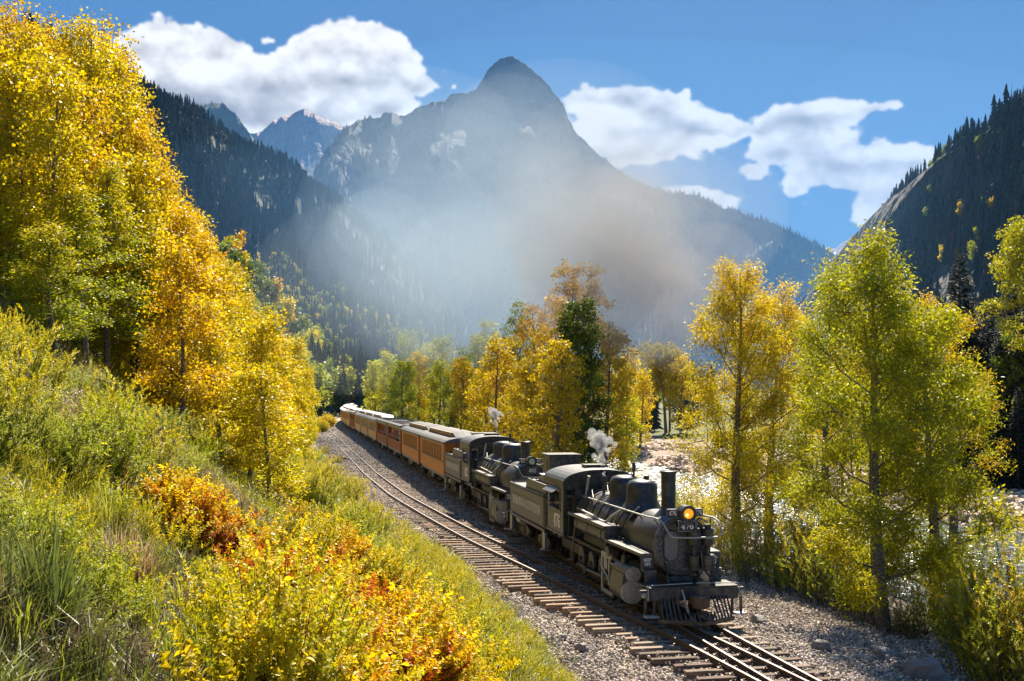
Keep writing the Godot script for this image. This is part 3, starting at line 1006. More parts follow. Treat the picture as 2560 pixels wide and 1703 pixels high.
# a broad-leaved tree: trunk with limbs, and a crown of leafy twigs on them
func broadleaf(called: String, sd: int, h: float, r: float, bare: float, twigs: int, sprays: Array, palette: Array, thick: float, stems := 1, shape := 0.75, rise := 0.8, size := 1.0) -> Node3D:
	var k := RandomNumberGenerator.new()
	k.seed = sd
	var o := Node3D.new()
	o.name = called
	var wood := MB.new()
	var limbs := []
	var patches := FastNoiseLite.new()
	patches.seed = sd
	patches.frequency = 0.45
	for s in stems:
		var base := Vector3.ZERO if s == 0 else Vector3(k.randf_range(-0.25, 0.25) * r, 0, k.randf_range(-0.25, 0.25) * r)
		var hs := h * (1.0 if s == 0 else k.randf_range(0.72, 0.95))
		var lean := Vector3(k.randf_range(-1, 1), 0, k.randf_range(-1, 1)) * 0.05 * hs + base * 0.9
		var trunk := []
		for j in 9:
			var t := j / 8.0
			trunk.append(base + lean * t + Vector3(0, -0.4 + t * (hs * 0.97 + 0.4), 0) + Vector3(sin(t * 5.0 + sd), 0, cos(t * 4.0 + sd * 2)) * 0.012 * hs)
		wood.tube(trunk, thick * (1.0 if s == 0 else 0.75), 8, 0.012)
		var nl := int(14 + hs * 1.6)
		for j in nl:
			var t := bare + (0.97 - bare) * (j + k.randf()) / nl
			var q := t * 8.0
			var p: Vector3 = trunk[mini(int(q), 7)].lerp(trunk[mini(int(q), 7) + 1], q - int(q))
			var u := (t - bare) / (1.0 - bare)
			var prof := pow(maxf(0.0, sin(PI * clampf(0.14 + u * 0.83, 0.0, 1.0))), shape) * (1.0 if s == 0 else 0.8)
			var ln := r * prof * k.randf_range(0.62, 1.15) + 0.15
			var a := j * 2.39996 + k.randf_range(-0.4, 0.4)
			var d := Vector3(cos(a), rise * k.randf_range(0.5, 1.3) * (0.45 + u), sin(a)).normalized()
			var e := p + d * ln
			var m := p.lerp(e, 0.5) - Vector3(0, ln * 0.06, 0)
			var up := Vector3(0, ln * 0.10, 0)
			wood.tube([p, m, e + up], maxf(thick * 0.26 * (1.0 - u * 0.7), 0.012), 5, 0.006)
			limbs.append([p, m, e + up, ln, t])
			for b in 2:       # a fork
				var w := k.randf_range(0.35, 0.75)
				var f := p.lerp(e, w)
				var d2 := (d + any_way(k) * 0.8).normalized()
				var e2 := f + d2 * ln * 0.5
				wood.tube([f, f.lerp(e2, 0.5), e2], maxf(thick * 0.12, 0.008), 4, 0.004)
				limbs.append([f, f.lerp(e2, 0.5), e2, ln * 0.5, t])
	put("trunk", wood, M.bark, o)
	var whole := 0.0
	for l in limbs: whole += l[3]
	var where := []
	var tint := []
	for v in sprays.size():
		where.append([]); tint.append([])
	for l in limbs:
		var c: float = twigs * l[3] / whole
		var n := int(c) + (1 if k.randf() < c - int(c) else 0)
		for j in n:
			var t := 0.22 + 0.83 * sqrt(k.randf())
			var p: Vector3 = l[0].lerp(l[1], minf(t * 2.0, 1.0)) if t < 0.5 else l[1].lerp(l[2], t * 2.0 - 1.0)
			p += any_way(k) * k.randf() * (0.16 * l[3] + 0.16)
			var z := k.randi() % sprays.size()
			var g := k.randf_range(0.75, 1.25) * size
			where[z].append(Transform3D(Basis.from_euler(Vector3(k.randf_range(-0.6, 0.6), k.randf() * TAU, k.randf_range(-0.6, 0.6))).scaled(Vector3(g, g, g)), p))
			tint[z].append(int(clampf(p.y / h + patches.get_noise_3d(p.x * 2.0, p.y, p.z * 2.0) * 0.7, 0, 0.99) * 10.0) * 4 + k.randi() % 4)
	part("crown", baked(sprays, where, tint, pool_of(k, palette)), M.leaf, o)
	return o

# a conifer near enough to show its boughs
func conifer(called: String, sd: int, h: float, r: float, bough: Array, tone: Color) -> Node3D:
	var k := RandomNumberGenerator.new()
	k.seed = sd
	var o := Node3D.new()
	o.name = called
	var wood := MB.new()
	wood.tube([Vector3(0, -0.5, 0), Vector3(0, h * 0.5, 0), Vector3(0, h, 0)], h * 0.013, 7, 0.01)
	put("trunk", wood, M.bark, o)
	var where := [[], []]
	var tint := [[], []]
	var n := int(h * 22)
	for j in n:
		var t := 0.06 + 0.93 * pow(float(j) / n, 0.9)
		var ln := r * pow(1.0 - t, 0.8) * k.randf_range(0.65, 1.15) + 0.2
		var a := j * 2.39996 + k.randf_range(-0.5, 0.5)
		var z := k.randi() % 2
		var g := k.randf_range(0.65, 1.2)
		where[z].append(Transform3D(Basis.from_euler(Vector3(0, a, 0)) * Basis.from_euler(Vector3(0, 0, k.randf_range(-0.3, 0.05) + t * 0.5)).scaled(Vector3(ln, ln * 0.9, ln)), Vector3(0, t * h, 0)))
		tint[z].append(k.randi() % 8)
	var pool := []
	for j in 8: pool.append(tone * (0.65 + 0.08 * j))
	part("crown", baked(bough, where, tint, pool), M.needle, o)
	return o

func bough_mesh(sd: int) -> ArrayMesh:      # one bough of unit length along x, its twigs to both sides and hanging
	var r := RandomNumberGenerator.new()
	r.seed = sd
	var b := MB.new()
	b.col = Color(0.6, 0.5, 0.4)
	b.tube([Vector3.ZERO, Vector3(0.5, -0.02, 0), Vector3(1, -0.1, 0)], 0.012, 4, 0.003)
	for k in 46:
		var t := 0.15 + 0.85 * r.randf()
		var s := 1.0 if k % 2 else -1.0
		var p := Vector3(t, -0.1 * t * t, 0)
		var g := r.randf_range(0.7, 1.25)
		b.col = Color(g, g, g)
		var d := Vector3(r.randf_range(0.3, 0.9), r.randf_range(-0.45, 0.25), s * r.randf_range(0.2, 1.0)).normalized()
		leaf(b, p, d, (Vector3.UP + any_way(r) * 0.7).normalized(), 0.36 * (1.15 - t) + 0.1, 0.07)
	b.col = Color.WHITE
	return b.mesh()

func far_conifer(sd: int, tiers: int, slim: float) -> ArrayMesh:     # unit height
	var r := RandomNumberGenerator.new()
	r.seed = sd
	var b := MB.new()
	b.col = Color(0.6, 0.5, 0.45)
	b.cyl(Vector3(0, -0.05, 0), Vector3(0, 0.2, 0), 0.012, 0.01, 5, false)
	for t in tiers:
		var y := 0.07 + 0.9 * t / tiers
		var rad := slim * pow(1.0 - float(t) / tiers, 0.85) * r.randf_range(0.75, 1.2) + 0.012
		var tip := y + (0.95 / tiers) * 1.9
		var seg := 11
		var off := r.randf() * TAU
		var rim := []
		for s in seg:
			var a := off + TAU * s / seg
			var q := rad * (r.randf_range(0.85, 1.2) if s % 2 else r.randf_range(0.35, 0.62))
			rim.append(Vector3(cos(a) * q, y + (r.randf_range(-0.02, 0.01) if s % 2 else 0.02), sin(a) * q))
		var g := r.randf_range(0.75, 1.2)
		b.col = Color(g, g, g)
		for s in seg: b.tri(rim[s], Vector3(0, minf(tip, 1.0), 0), rim[(s + 1) % seg])
	b.col = Color.WHITE
	return b.mesh()

func far_broadleaf(sd: int, count: int, wide: float, size: float) -> ArrayMesh:     # unit height, trunk in the same mesh as it is a few pixels
	var r := RandomNumberGenerator.new()
	r.seed = sd
	var b := MB.new()
	b.col = Color(0.5, 0.42, 0.32)
	b.tube([Vector3(0, -0.05, 0), Vector3(0.01, 0.4, 0), Vector3(-0.01, 0.85, 0)], 0.014, 5, 0.004)
	var lobes := []
	for k in 9: lobes.append([Vector3(r.randf_range(-1, 1) * wide * 0.6, r.randf_range(0.3, 0.88), r.randf_range(-1, 1) * wide * 0.6), r.randf_range(0.09, 0.17)])
	for k in count:
		var l: Array = lobes[k % 9]
		var p: Vector3 = l[0] + any_way(r) * l[1] * pow(r.randf(), 0.4)
		var g := r.randf_range(0.65, 1.25)
		b.col = Color(g, g * r.randf_range(0.9, 1.08), g)
		leaf(b, p, any_way(r), any_way(r), size * r.randf_range(0.7, 1.4), size * 0.75)
	b.col = Color.WHITE
	return b.mesh()

# a shrub of leafy shoots
func shrub(called: String, sd: int, h: float, r: float, n: int, kinds: Array, palette: Array, splay := 0.7) -> Node3D:
	var k := RandomNumberGenerator.new()
	k.seed = sd
	var o := Node3D.new()
	o.name = called
	var wood := MB.new()
	var where := []
	var tint := []
	for v in kinds.size():
		where.append([]); tint.append([])
	for j in n:
		var a := k.randf() * TAU
		var q := sqrt(k.randf())
		var foot_at := Vector3(cos(a), 0, sin(a)) * q * r * 0.45
		var tip := Vector3(cos(a) * q * r, h * (1.0 - 0.45 * q * q) * k.randf_range(0.7, 1.1), sin(a) * q * r)
		wood.tube([foot_at - Vector3(0, 0.15, 0), foot_at.lerp(tip, 0.5) + Vector3(0, h * 0.06, 0), tip], 0.008, 4, 0.003)
		for c in 6:
			var t := 0.16 + 0.155 * c + k.randf_range(-0.06, 0.06)
			var p := foot_at.lerp(tip, t) + Vector3(0, h * 0.03, 0) + any_way(k) * 0.09 * r
			var z := k.randi() % kinds.size()
			var d := ((tip - foot_at).normalized() + any_way(k) * splay).normalized()
			d.y = maxf(d.y, 0.1)
			d = d.normalized()
			var ux := d.cross(any_way(k)).normalized()
			var g := k.randf_range(0.7, 1.15)
			where[z].append(Transform3D(Basis(ux, d, ux.cross(d)).scaled_local(Vector3(g, g, g)), p))
			tint[z].append(int(clampf(p.y / h * 0.9 + k.randf_range(-0.15, 0.15), 0, 0.99) * 10.0) * 4 + k.randi() % 4)
	put("stems", wood, M.stem, o)
	part("foliage", baked(kinds, where, tint, pool_of(k, palette)), M.leaf, o)
	return o

func plant(o: Node3D, where: Vector3, turn: float, label: String, category: String, group := "") -> Node3D:
	add_child(o, true)
	o.position = where
	o.rotation.y = turn
	tag(o, label, category, group)
	return o

const YELLOW := Color(0.68, 0.54, 0.010)
const GOLD := Color(0.69, 0.48, 0.010)
const ORANGE := Color(0.64, 0.23, 0.010)
const RUST := Color(0.42, 0.10, 0.010)
const LIME := Color(0.42, 0.45, 0.012)
const GREEN := Color(0.16, 0.22, 0.012)
const DEEP := Color(0.065, 0.10, 0.012)

var aspen_spray := []
var willow_spray := []
var boughs := []
var coarse_spray := []
var shoots := []
var shoots_small := []


func make_right_bank() -> void:
	for k in 4: aspen_spray.append(spray(100 + k, 40, 0.078, 0.064, 0.40))
	for k in 4: willow_spray.append(spray(110 + k, 40, 0.115, 0.042, 0.50, 0.75, 0.4))
	for k in 4: coarse_spray.append(spray(140 + k, 24, 0.15, 0.125, 0.46))
	boughs = [bough_mesh(1), bough_mesh(2)]
	for k in 4:
		shoots.append(shoot(120 + k, 0.40, 19, 0.076, 0.053)[0])
		shoots_small.append(shoot(130 + k, 0.34, 30, 0.052, 0.036, 0.3, 0.0)[0])
	var gold_green := [Color(0.56, 0.50, 0.012), Color(0.62, 0.48, 0.012), Color(0.54, 0.48, 0.012), Color(0.66, 0.50, 0.012), Color(0.68, 0.47, 0.012)]
	var green_gold := [Color(0.52, 0.46, 0.012), Color(0.30, 0.32, 0.012), Color(0.45, 0.43, 0.012), Color(0.29, 0.32, 0.012), Color(0.48, 0.46, 0.012)]
	# [bearing, distance, height, crown, twigs, palette, stems, seed, label]
	for e in [[1852, 45.0, 12.2, 2.5, 1050, gold_green, 1, 3, "tall golden cottonwood just right of the front engine's headlight"],
			[1930, 47.0, 11.9, 2.6, 950, gold_green, 1, 4, "golden cottonwood touching the right side of the tall one by the headlight"],
			[2060, 40.0, 10.4, 2.0, 620, green_gold, 1, 5, "slim green cottonwood with a spiky top between golden and broad green trees"],
			[2222, 31.0, 11.3, 2.35, 1250, green_gold, 1, 6, "tallest green cottonwood on the near bank, with a thick bare lower trunk"],
			[2330, 32.6, 9.4, 2.2, 950, green_gold, 1, 7, "leaning green cottonwood right of the tallest green one"],
			[2140, 52.0, 12.0, 2.3, 560, [GREEN, Color(0.30, 0.27, 0.02), GOLD, GOLD], 1, 8, "orange-tinged tree half hidden behind the tallest green cottonwood"],
			[2385, 50.0, 13.6, 2.3, 560, [GREEN, LIME, GOLD, GOLD], 1, 9, "yellow-topped tree behind the leaning green cottonwood"]]:
		var o := broadleaf("cottonwood_tree", e[7], e[2], e[3], 0.10, e[4], willow_spray, e[5], 0.15 + 0.008 * e[2], e[6], 0.62, 1.0)
		plant(o, on_ground(see(e[0], e[1]), e[1]), e[7] * 1.7, e[8], "tree", "cottonwoods on the near river bank")
	# young growth round their feet
	var k := RandomNumberGenerator.new()
	k.seed = 31
	var kinds := [shrub("shrub", 1, 2.3, 1.1, 34, shoots_small, [LIME, Color(0.42, 0.36, 0.014), GOLD]), shrub("shrub", 2, 1.8, 1.0, 30, shoots_small, [GREEN, LIME, Color(0.36, 0.33, 0.014)]), shrub("shrub", 3, 2.8, 1.2, 40, shoots_small, [Color(0.2, 0.22, 0.014), LIME, YELLOW])]
	var first := [true, true, true]
	for e in [[1760, 42, 0.8], [1800, 39.5, 1.0], [1842, 41, 1.1], [1880, 38.5, 0.9], [1915, 40, 1.2], [1955, 37.5, 0.8], [1990, 36.5, 1.2], [2030, 35.5, 1.0], [2065, 34.5, 1.3], [2100, 34, 0.9], [2135, 33, 1.2], [2165, 32, 0.8], [2260, 30.5, 0.6], [2290, 31.0, 0.8], [2340, 31, 0.9], [2375, 30.5, 0.7], [2405, 30, 0.9], [2440, 27.5, 1.0], [2470, 25.5, 1.15], [2505, 25, 1.35], [2540, 25.5, 1.3], [2560, 24, 1.1], [2525, 23.6, 0.85], [2480, 24.2, 0.7], [1780, 47, 1.2], [1740, 50, 1.0], [1725, 55, 1.3], [1705, 60, 1.2], [1690, 66, 1.2], [2420, 29, 0.7], [2585, 24.5, 1.6], [2600, 26, 1.6], [1980, 40, 1.2], [2045, 38.5, 1.4]]:
		var w := k.randi() % 3
		var at_ := on_ground(see(e[0], e[1]), e[1])
		var label := "yellow-green bush at the foot of the near-bank cottonwoods, " + ("behind the front engine" if e[0] < 1750 else ("right of the pilot" if e[0] < 1900 else ("under the golden pair" if e[0] < 2020 else ("under the slim green tree" if e[0] < 2150 else "around the tallest green trunk" if e[0] < 2300 else "right of the leaning tree"))))
		if e[0] > 2430: label = "olive willow bush of the clump at the bottom right corner above the boulder"
		var g := "bushes at the corner" if e[0] > 2430 else "bushes under the cottonwoods"
		var z: float = e[2]
		if first[w]:
			plant(kinds[w], at_, k.randf() * TAU, label, "bush", g)
			kinds[w].scale = Vector3.ONE * z
			first[w] = false
		else: copy_of(kinds[w], at_, k.randf() * TAU, Vector3.ONE * z, label, g)
	# across the river at the right edge: dark spruces and a big cottonwood above them
	var sp := [conifer("spruce_tree", 1, 18.0, 3.0, boughs, Color(0.022, 0.036, 0.02)), conifer("spruce_tree", 2, 15.0, 2.6, boughs, Color(0.022, 0.034, 0.02))]
	var once := [true, true]
	for e in [[2398, 92, 1.12, 0, "tall dark spruce against the rock face, left of its twin"], [2425, 94, 1.08, 1, "dark spruce close behind the right side of its taller twin"], [2470, 90, 0.86, 0, ""], [2500, 86, 0.92, 1, ""], [2535, 88, 1.0, 0, ""], [2560, 84, 1.0, 1, ""], [2585, 88, 1.1, 0, ""], [2450, 98, 0.8, 1, ""], [2515, 96, 0.95, 0, ""], [2620, 84, 1.0, 1, ""], [2480, 82, 0.5, 0, ""], [2545, 80, 0.55, 1, ""]]:
		var at_ := on_ground(see(e[0], e[1]), e[1], 0.3)
		var lab: String = e[4] if e[4] else "black-green spruce in the shady stand at the right edge across the river"
		if once[e[3]]:
			once[e[3]] = false
			plant(sp[e[3]], at_, e[0], lab, "tree", "spruces across the river")
			sp[e[3]].scale = Vector3.ONE * e[2]
		else: copy_of(sp[e[3]], at_, e[0], Vector3.ONE * e[2], lab, "spruces across the river")
	for e in [[2600, 80.0, 19.8, 3.6, 21, "big round olive-green cottonwood crown above the spruces at the right edge"], [2560, 84.0, 12.0, 2.0, 22, "lower dull green cottonwood under the big crown at the right edge"]]:
		var o := broadleaf("cottonwood_tree", e[4], e[2], e[3], 0.55 if e[4] == 21 else 0.3, 620 if e[4] == 21 else 260, coarse_spray, [GREEN, Color(0.36, 0.36, 0.014), Color(0.48, 0.45, 0.014)] if e[4] == 21 else [DEEP, GREEN, GREEN], 0.3, 1, 0.6, 0.9, 1.1)
		plant(o, on_ground(see(e[0], e[1]), e[1]), e[4], e[5], "tree", "cottonwoods across the river")
	var o := broadleaf("dead_branched_tree", 23, 11.0, 1.8, 0.5, 120, coarse_spray, [GOLD, GOLD, ORANGE], 0.12, 1, 0.7, 0.8)
	plant(o, on_ground(see(2118, 62.0), 62.0), 1.0, "thin half-bare orange tree with dead twigs left of the tallest green top", "tree")
	# stones on the far bank
	var stones := []
	for j in 4:
		var b := MB.new()
		for s in 26: pebble(b, Vector3(k.randf_range(-1.6, 1.6), k.randf_range(-0.05, 0.12), k.randf_range(-1.6, 1.6)), k.randf_range(0.1, 0.42), k)
		stones.append(b.mesh())
	var spots := [[], [], [], []]
	var tones := [[], [], [], []]
	for j in 560:
		var dd := k.randf_range(46.0, 190.0)
		var off := k.randf_range(28.5, 45.0) if k.randf() < 0.8 else k.randf_range(10.0, 14.5)
		var x := centre(dd) + off
		var w := j % 4
		spots[w].append(Transform3D(Basis.from_euler(Vector3(0, k.randf() * TAU, 0)), on_ground(x, dd, 0.02)))
		var g := k.randf_range(0.8, 1.35)
		tones[w].append(Color(g * 1.12, g * 0.95, g * 0.82))
	for w in 4: tag(many("gravel", stones[w], M.stone, spots[w], tones[w]), "pinkish cobbles along the river banks", "gravel", "", "stuff")


func make_middle_trees() -> void:
	# [bearing, top, distance, crown, kind, label]: the trees behind the train
	var pal := {"y": [YELLOW, YELLOW, Color(0.70, 0.52, 0.012), GOLD], "o": [YELLOW, Color(0.70, 0.50, 0.012), Color(0.72, 0.48, 0.03), Color(0.74, 0.44, 0.06)], "l": [LIME, Color(0.48, 0.48, 0.014), Color(0.54, 0.50, 0.014), LIME], "d": [DEEP, GREEN, Color(0.10, 0.15, 0.012), Color(0.13, 0.17, 0.014)], "g": [Color(0.24, 0.29, 0.014), Color(0.27, 0.32, 0.018), Color(0.32, 0.36, 0.02)]}
	var n := 0
	for e in [[1462, 664, 92, 4.0, "o", 540, "tallest orange-tipped cottonwood, half veiled by the smoke above the front engine"], [1442, 760, 80, 2.3, "d", 595, "dark green columnar cottonwood in front of the tall orange one"], [1520, 800, 88, 2.4, "y", 336, "bright yellow cottonwood right of the dark green column, above the steam"],
			[1385, 742, 104, 3.2, "o", 336, "hazy orange cottonwood left of the tallest one"], [1395, 860, 76, 2.2, "y", 276, "brilliant yellow tree left of the dark green column, above the second engine's stack"], [1285, 756, 122, 3.0, "g", 312, "grey-green tall cottonwood with a bare trunk left of the orange ones"], [1340, 752, 116, 3.0, "o", 276, "pale orange-green tree behind the grey-green tall one"],
			[1240, 845, 96, 2.4, "y", 288, "deep yellow tree above the second engine's cab"], [1325, 900, 82, 2.0, "y", 228, "low glowing yellow tree behind the second engine's domes"], [1262, 895, 104, 2.2, "o", 180, "orange-yellow tree filling the gap left of the low glowing one"],
			[1196, 835, 140, 2.8, "l", 276, "lime cottonwood with rounded top behind the second tender"], [1115, 838, 150, 2.6, "l", 276, "pale lime cottonwood behind the leading coach"], [1150, 880, 125, 2.2, "g", 228, "shaded green tree between two lime cottonwoods above the coaches"], [1068, 850, 160, 2.2, "l", 228, "slender yellow-green tree above the leading coaches' roofs"],
			[1020, 826, 165, 3.0, "g", 312, "tall bluish-green cottonwood at the left end of the row behind the coaches"], [1005, 905, 140, 2.2, "g", 252, "bushy green tree low at the left end of the row behind the coaches"], [1090, 905, 130, 1.9, "l", 204, "lime sapling crown in front of the row behind the coaches"], [1215, 930, 112, 1.9, "y", 192, "low yellow tree just over the leading coach's roof"],
			[975, 880, 190, 2.6, "l", 260, "hazy lime tree over the rear coaches, left of the bluish-green one"], [1045, 880, 150, 2.2, "y", 220, "thin yellow tree between the lime ones over the leading coaches"], [1168, 900, 118, 2.0, "y", 240, "yellow tree low between the leading coach and the lime crowns"], [1225, 800, 150, 2.6, "l", 260, "pale lime tree behind the deep yellow one"], [940, 905, 215, 2.2, "l", 200, "lime tree beside the small spruce over the rearmost coaches"],
			[1575, 862, 150, 2.4, "y", 180, "far yellow tree seen between the cottonwood row and the smokestack"], [1602, 930, 140, 1.6, "y", 132, "small bright yellow tree beyond the steam plume"], [1555, 905, 170, 2.2, "l", 156, "green-yellow tree beyond the river behind the steam plume"], [1700, 900, 185, 3.2, "y", 228, "hazy yellow tree behind the golden cottonwood's left edge"], [1560, 990, 120, 1.7, "l", 156, "lime bushy tree right of the steam plume"]]:
		var d: float = e[2]
		var x := see(e[0], d)
		var p := on_ground(x, d, 0.1)
		var h: float = (985.0 - e[1]) / 2692.0 * d + 5.9 - p.y
		var o := broadleaf("cottonwood_tree", 200 + n, h, e[3], 0.16, e[5], coarse_spray, pal[e[4]], 0.09 + h * 0.012, 1, 0.55, 0.9, 1.0 + d * 0.003)
		plant(o, p, n * 1.3, e[6], "tree", "trees behind the train")
		n += 1
	var o := broadleaf("cottonwood_tree", 240, 14.6, 4.6, 0.5, 700, coarse_spray, [GOLD, Color(0.46, 0.36, 0.03), Color(0.4, 0.34, 0.03)], 0.34, 2, 0.5, 0.7, 1.8)
	plant(o, on_ground(see(1664, 190.0), 190.0), 0.4, "old two-trunked yellow-olive cottonwood standing alone across the river", "tree")
	# conifers among them
	var sp: Node3D = conifer("spruce_tree", 5, 9.0, 1.6, boughs, Color(0.03, 0.05, 0.026))
	var first := true
	for e in [[968, 175, 1.0, "small dark spruce beside the rear coaches' roofs"], [1612, 200, 1.1, "dark spruce left of the two-trunked cottonwood"], [1625, 210, 1.3, "taller dark spruce just left of the two-trunked cottonwood"], [1712, 205, 1.5, "dark spruce right of the two-trunked cottonwood"], [1735, 215, 1.4, "dark spruce at the golden tree's left edge, beyond the river"], [1130, 118, 0.62, "little dark spruce over the leading coach's clerestory"], [1538, 78, 0.32, "small deep green spruce right of the steam plume"]]:
		var p := on_ground(see(e[0], e[1]), e[1], 0.2)
		if first: plant(sp, p, 0.0, e[3], "tree", "spruces among the trees behind the train")
		else: copy_of(sp, p, e[0], Vector3.ONE * e[2], e[3], "spruces among the trees behind the train")
		first = false
	# bushes behind the train
	var k := RandomNumberGenerator.new()
	k.seed = 77
	var sh := [shrub("shrub", 11, 2.6, 1.7, 60, [coarse_spray[0], coarse_spray[1]], [LIME, Color(0.5, 0.42, 0.014), YELLOW]), shrub("shrub", 12, 2.4, 1.6, 56, [coarse_spray[2], coarse_spray[3]], [GREEN, LIME, Color(0.34, 0.34, 0.016)]), shrub("shrub", 13, 2.2, 1.6, 50, [coarse_spray[0], coarse_spray[3]], [GOLD, YELLOW, GOLD])]
	var used := [false, false, false]
	for j in 48:
		var d := 58.0 + 200.0 * pow(k.randf(), 1.3)
		var off := k.randf_range(4.2, 10.5)
		if j > 30:
			d = k.randf_range(70.0, 150.0)
			off = k.randf_range(47.0, 62.0)
		if j > 26 and j <= 30: off = k.randf_range(7.0, 12.0); 
		var p := on_ground(centre(d) + off, d, 0.1)
		var w := k.randi() % 3
		var z := k.randf_range(0.6, 1.25)
		var label: String = ["yellow-lime", "green", "golden"][w] + (" bush in the undergrowth behind " + ("the engines" if d < 72.0 else ("the leading coaches" if d < 110.0 else ("the open cars" if d < 150.0 else "the rear coaches"))) if j <= 30 else " bush among the shrubs beyond the river, " + ("nearer group" if d < 100.0 else "farther group"))
		var g := "bushes behind the train" if j <= 30 else "bushes beyond the river"
		if not used[w]:
			used[w] = true
			plant(sh[w], p, k.randf() * TAU, label, "bush", g)
			sh[w].scale = Vector3.ONE * z
		else: copy_of(sh[w], p, k.randf() * TAU, Vector3(z, z * k.randf_range(0.8, 1.2), z), label, g)
	for e in [[885, 1030, 250, 1.0, 0, "yellow-orange bush right of the last coaches' white roofs"], [905, 1018, 230, 1.1, 2, "golden bush beside the small spruce at the train's rear"], [925, 1000, 245, 1.3, 1, "grey-green bush behind the golden one at the train's rear"], [818, 1040, 200, 1.1, 2, "rusty yellow bush at the outer bend of the siding"], [800, 1060, 170, 0.9, 0, "yellow bush left of the siding's bend under the dark trees"], [870, 1005, 300, 1.0, 2, "small tan bush under the far dark spruces"]]:
		copy_of(sh[e[4]], on_ground(see(e[0], e[2]), e[2]), e[0], Vector3.ONE * e[3], e[5], "bushes at the bend")


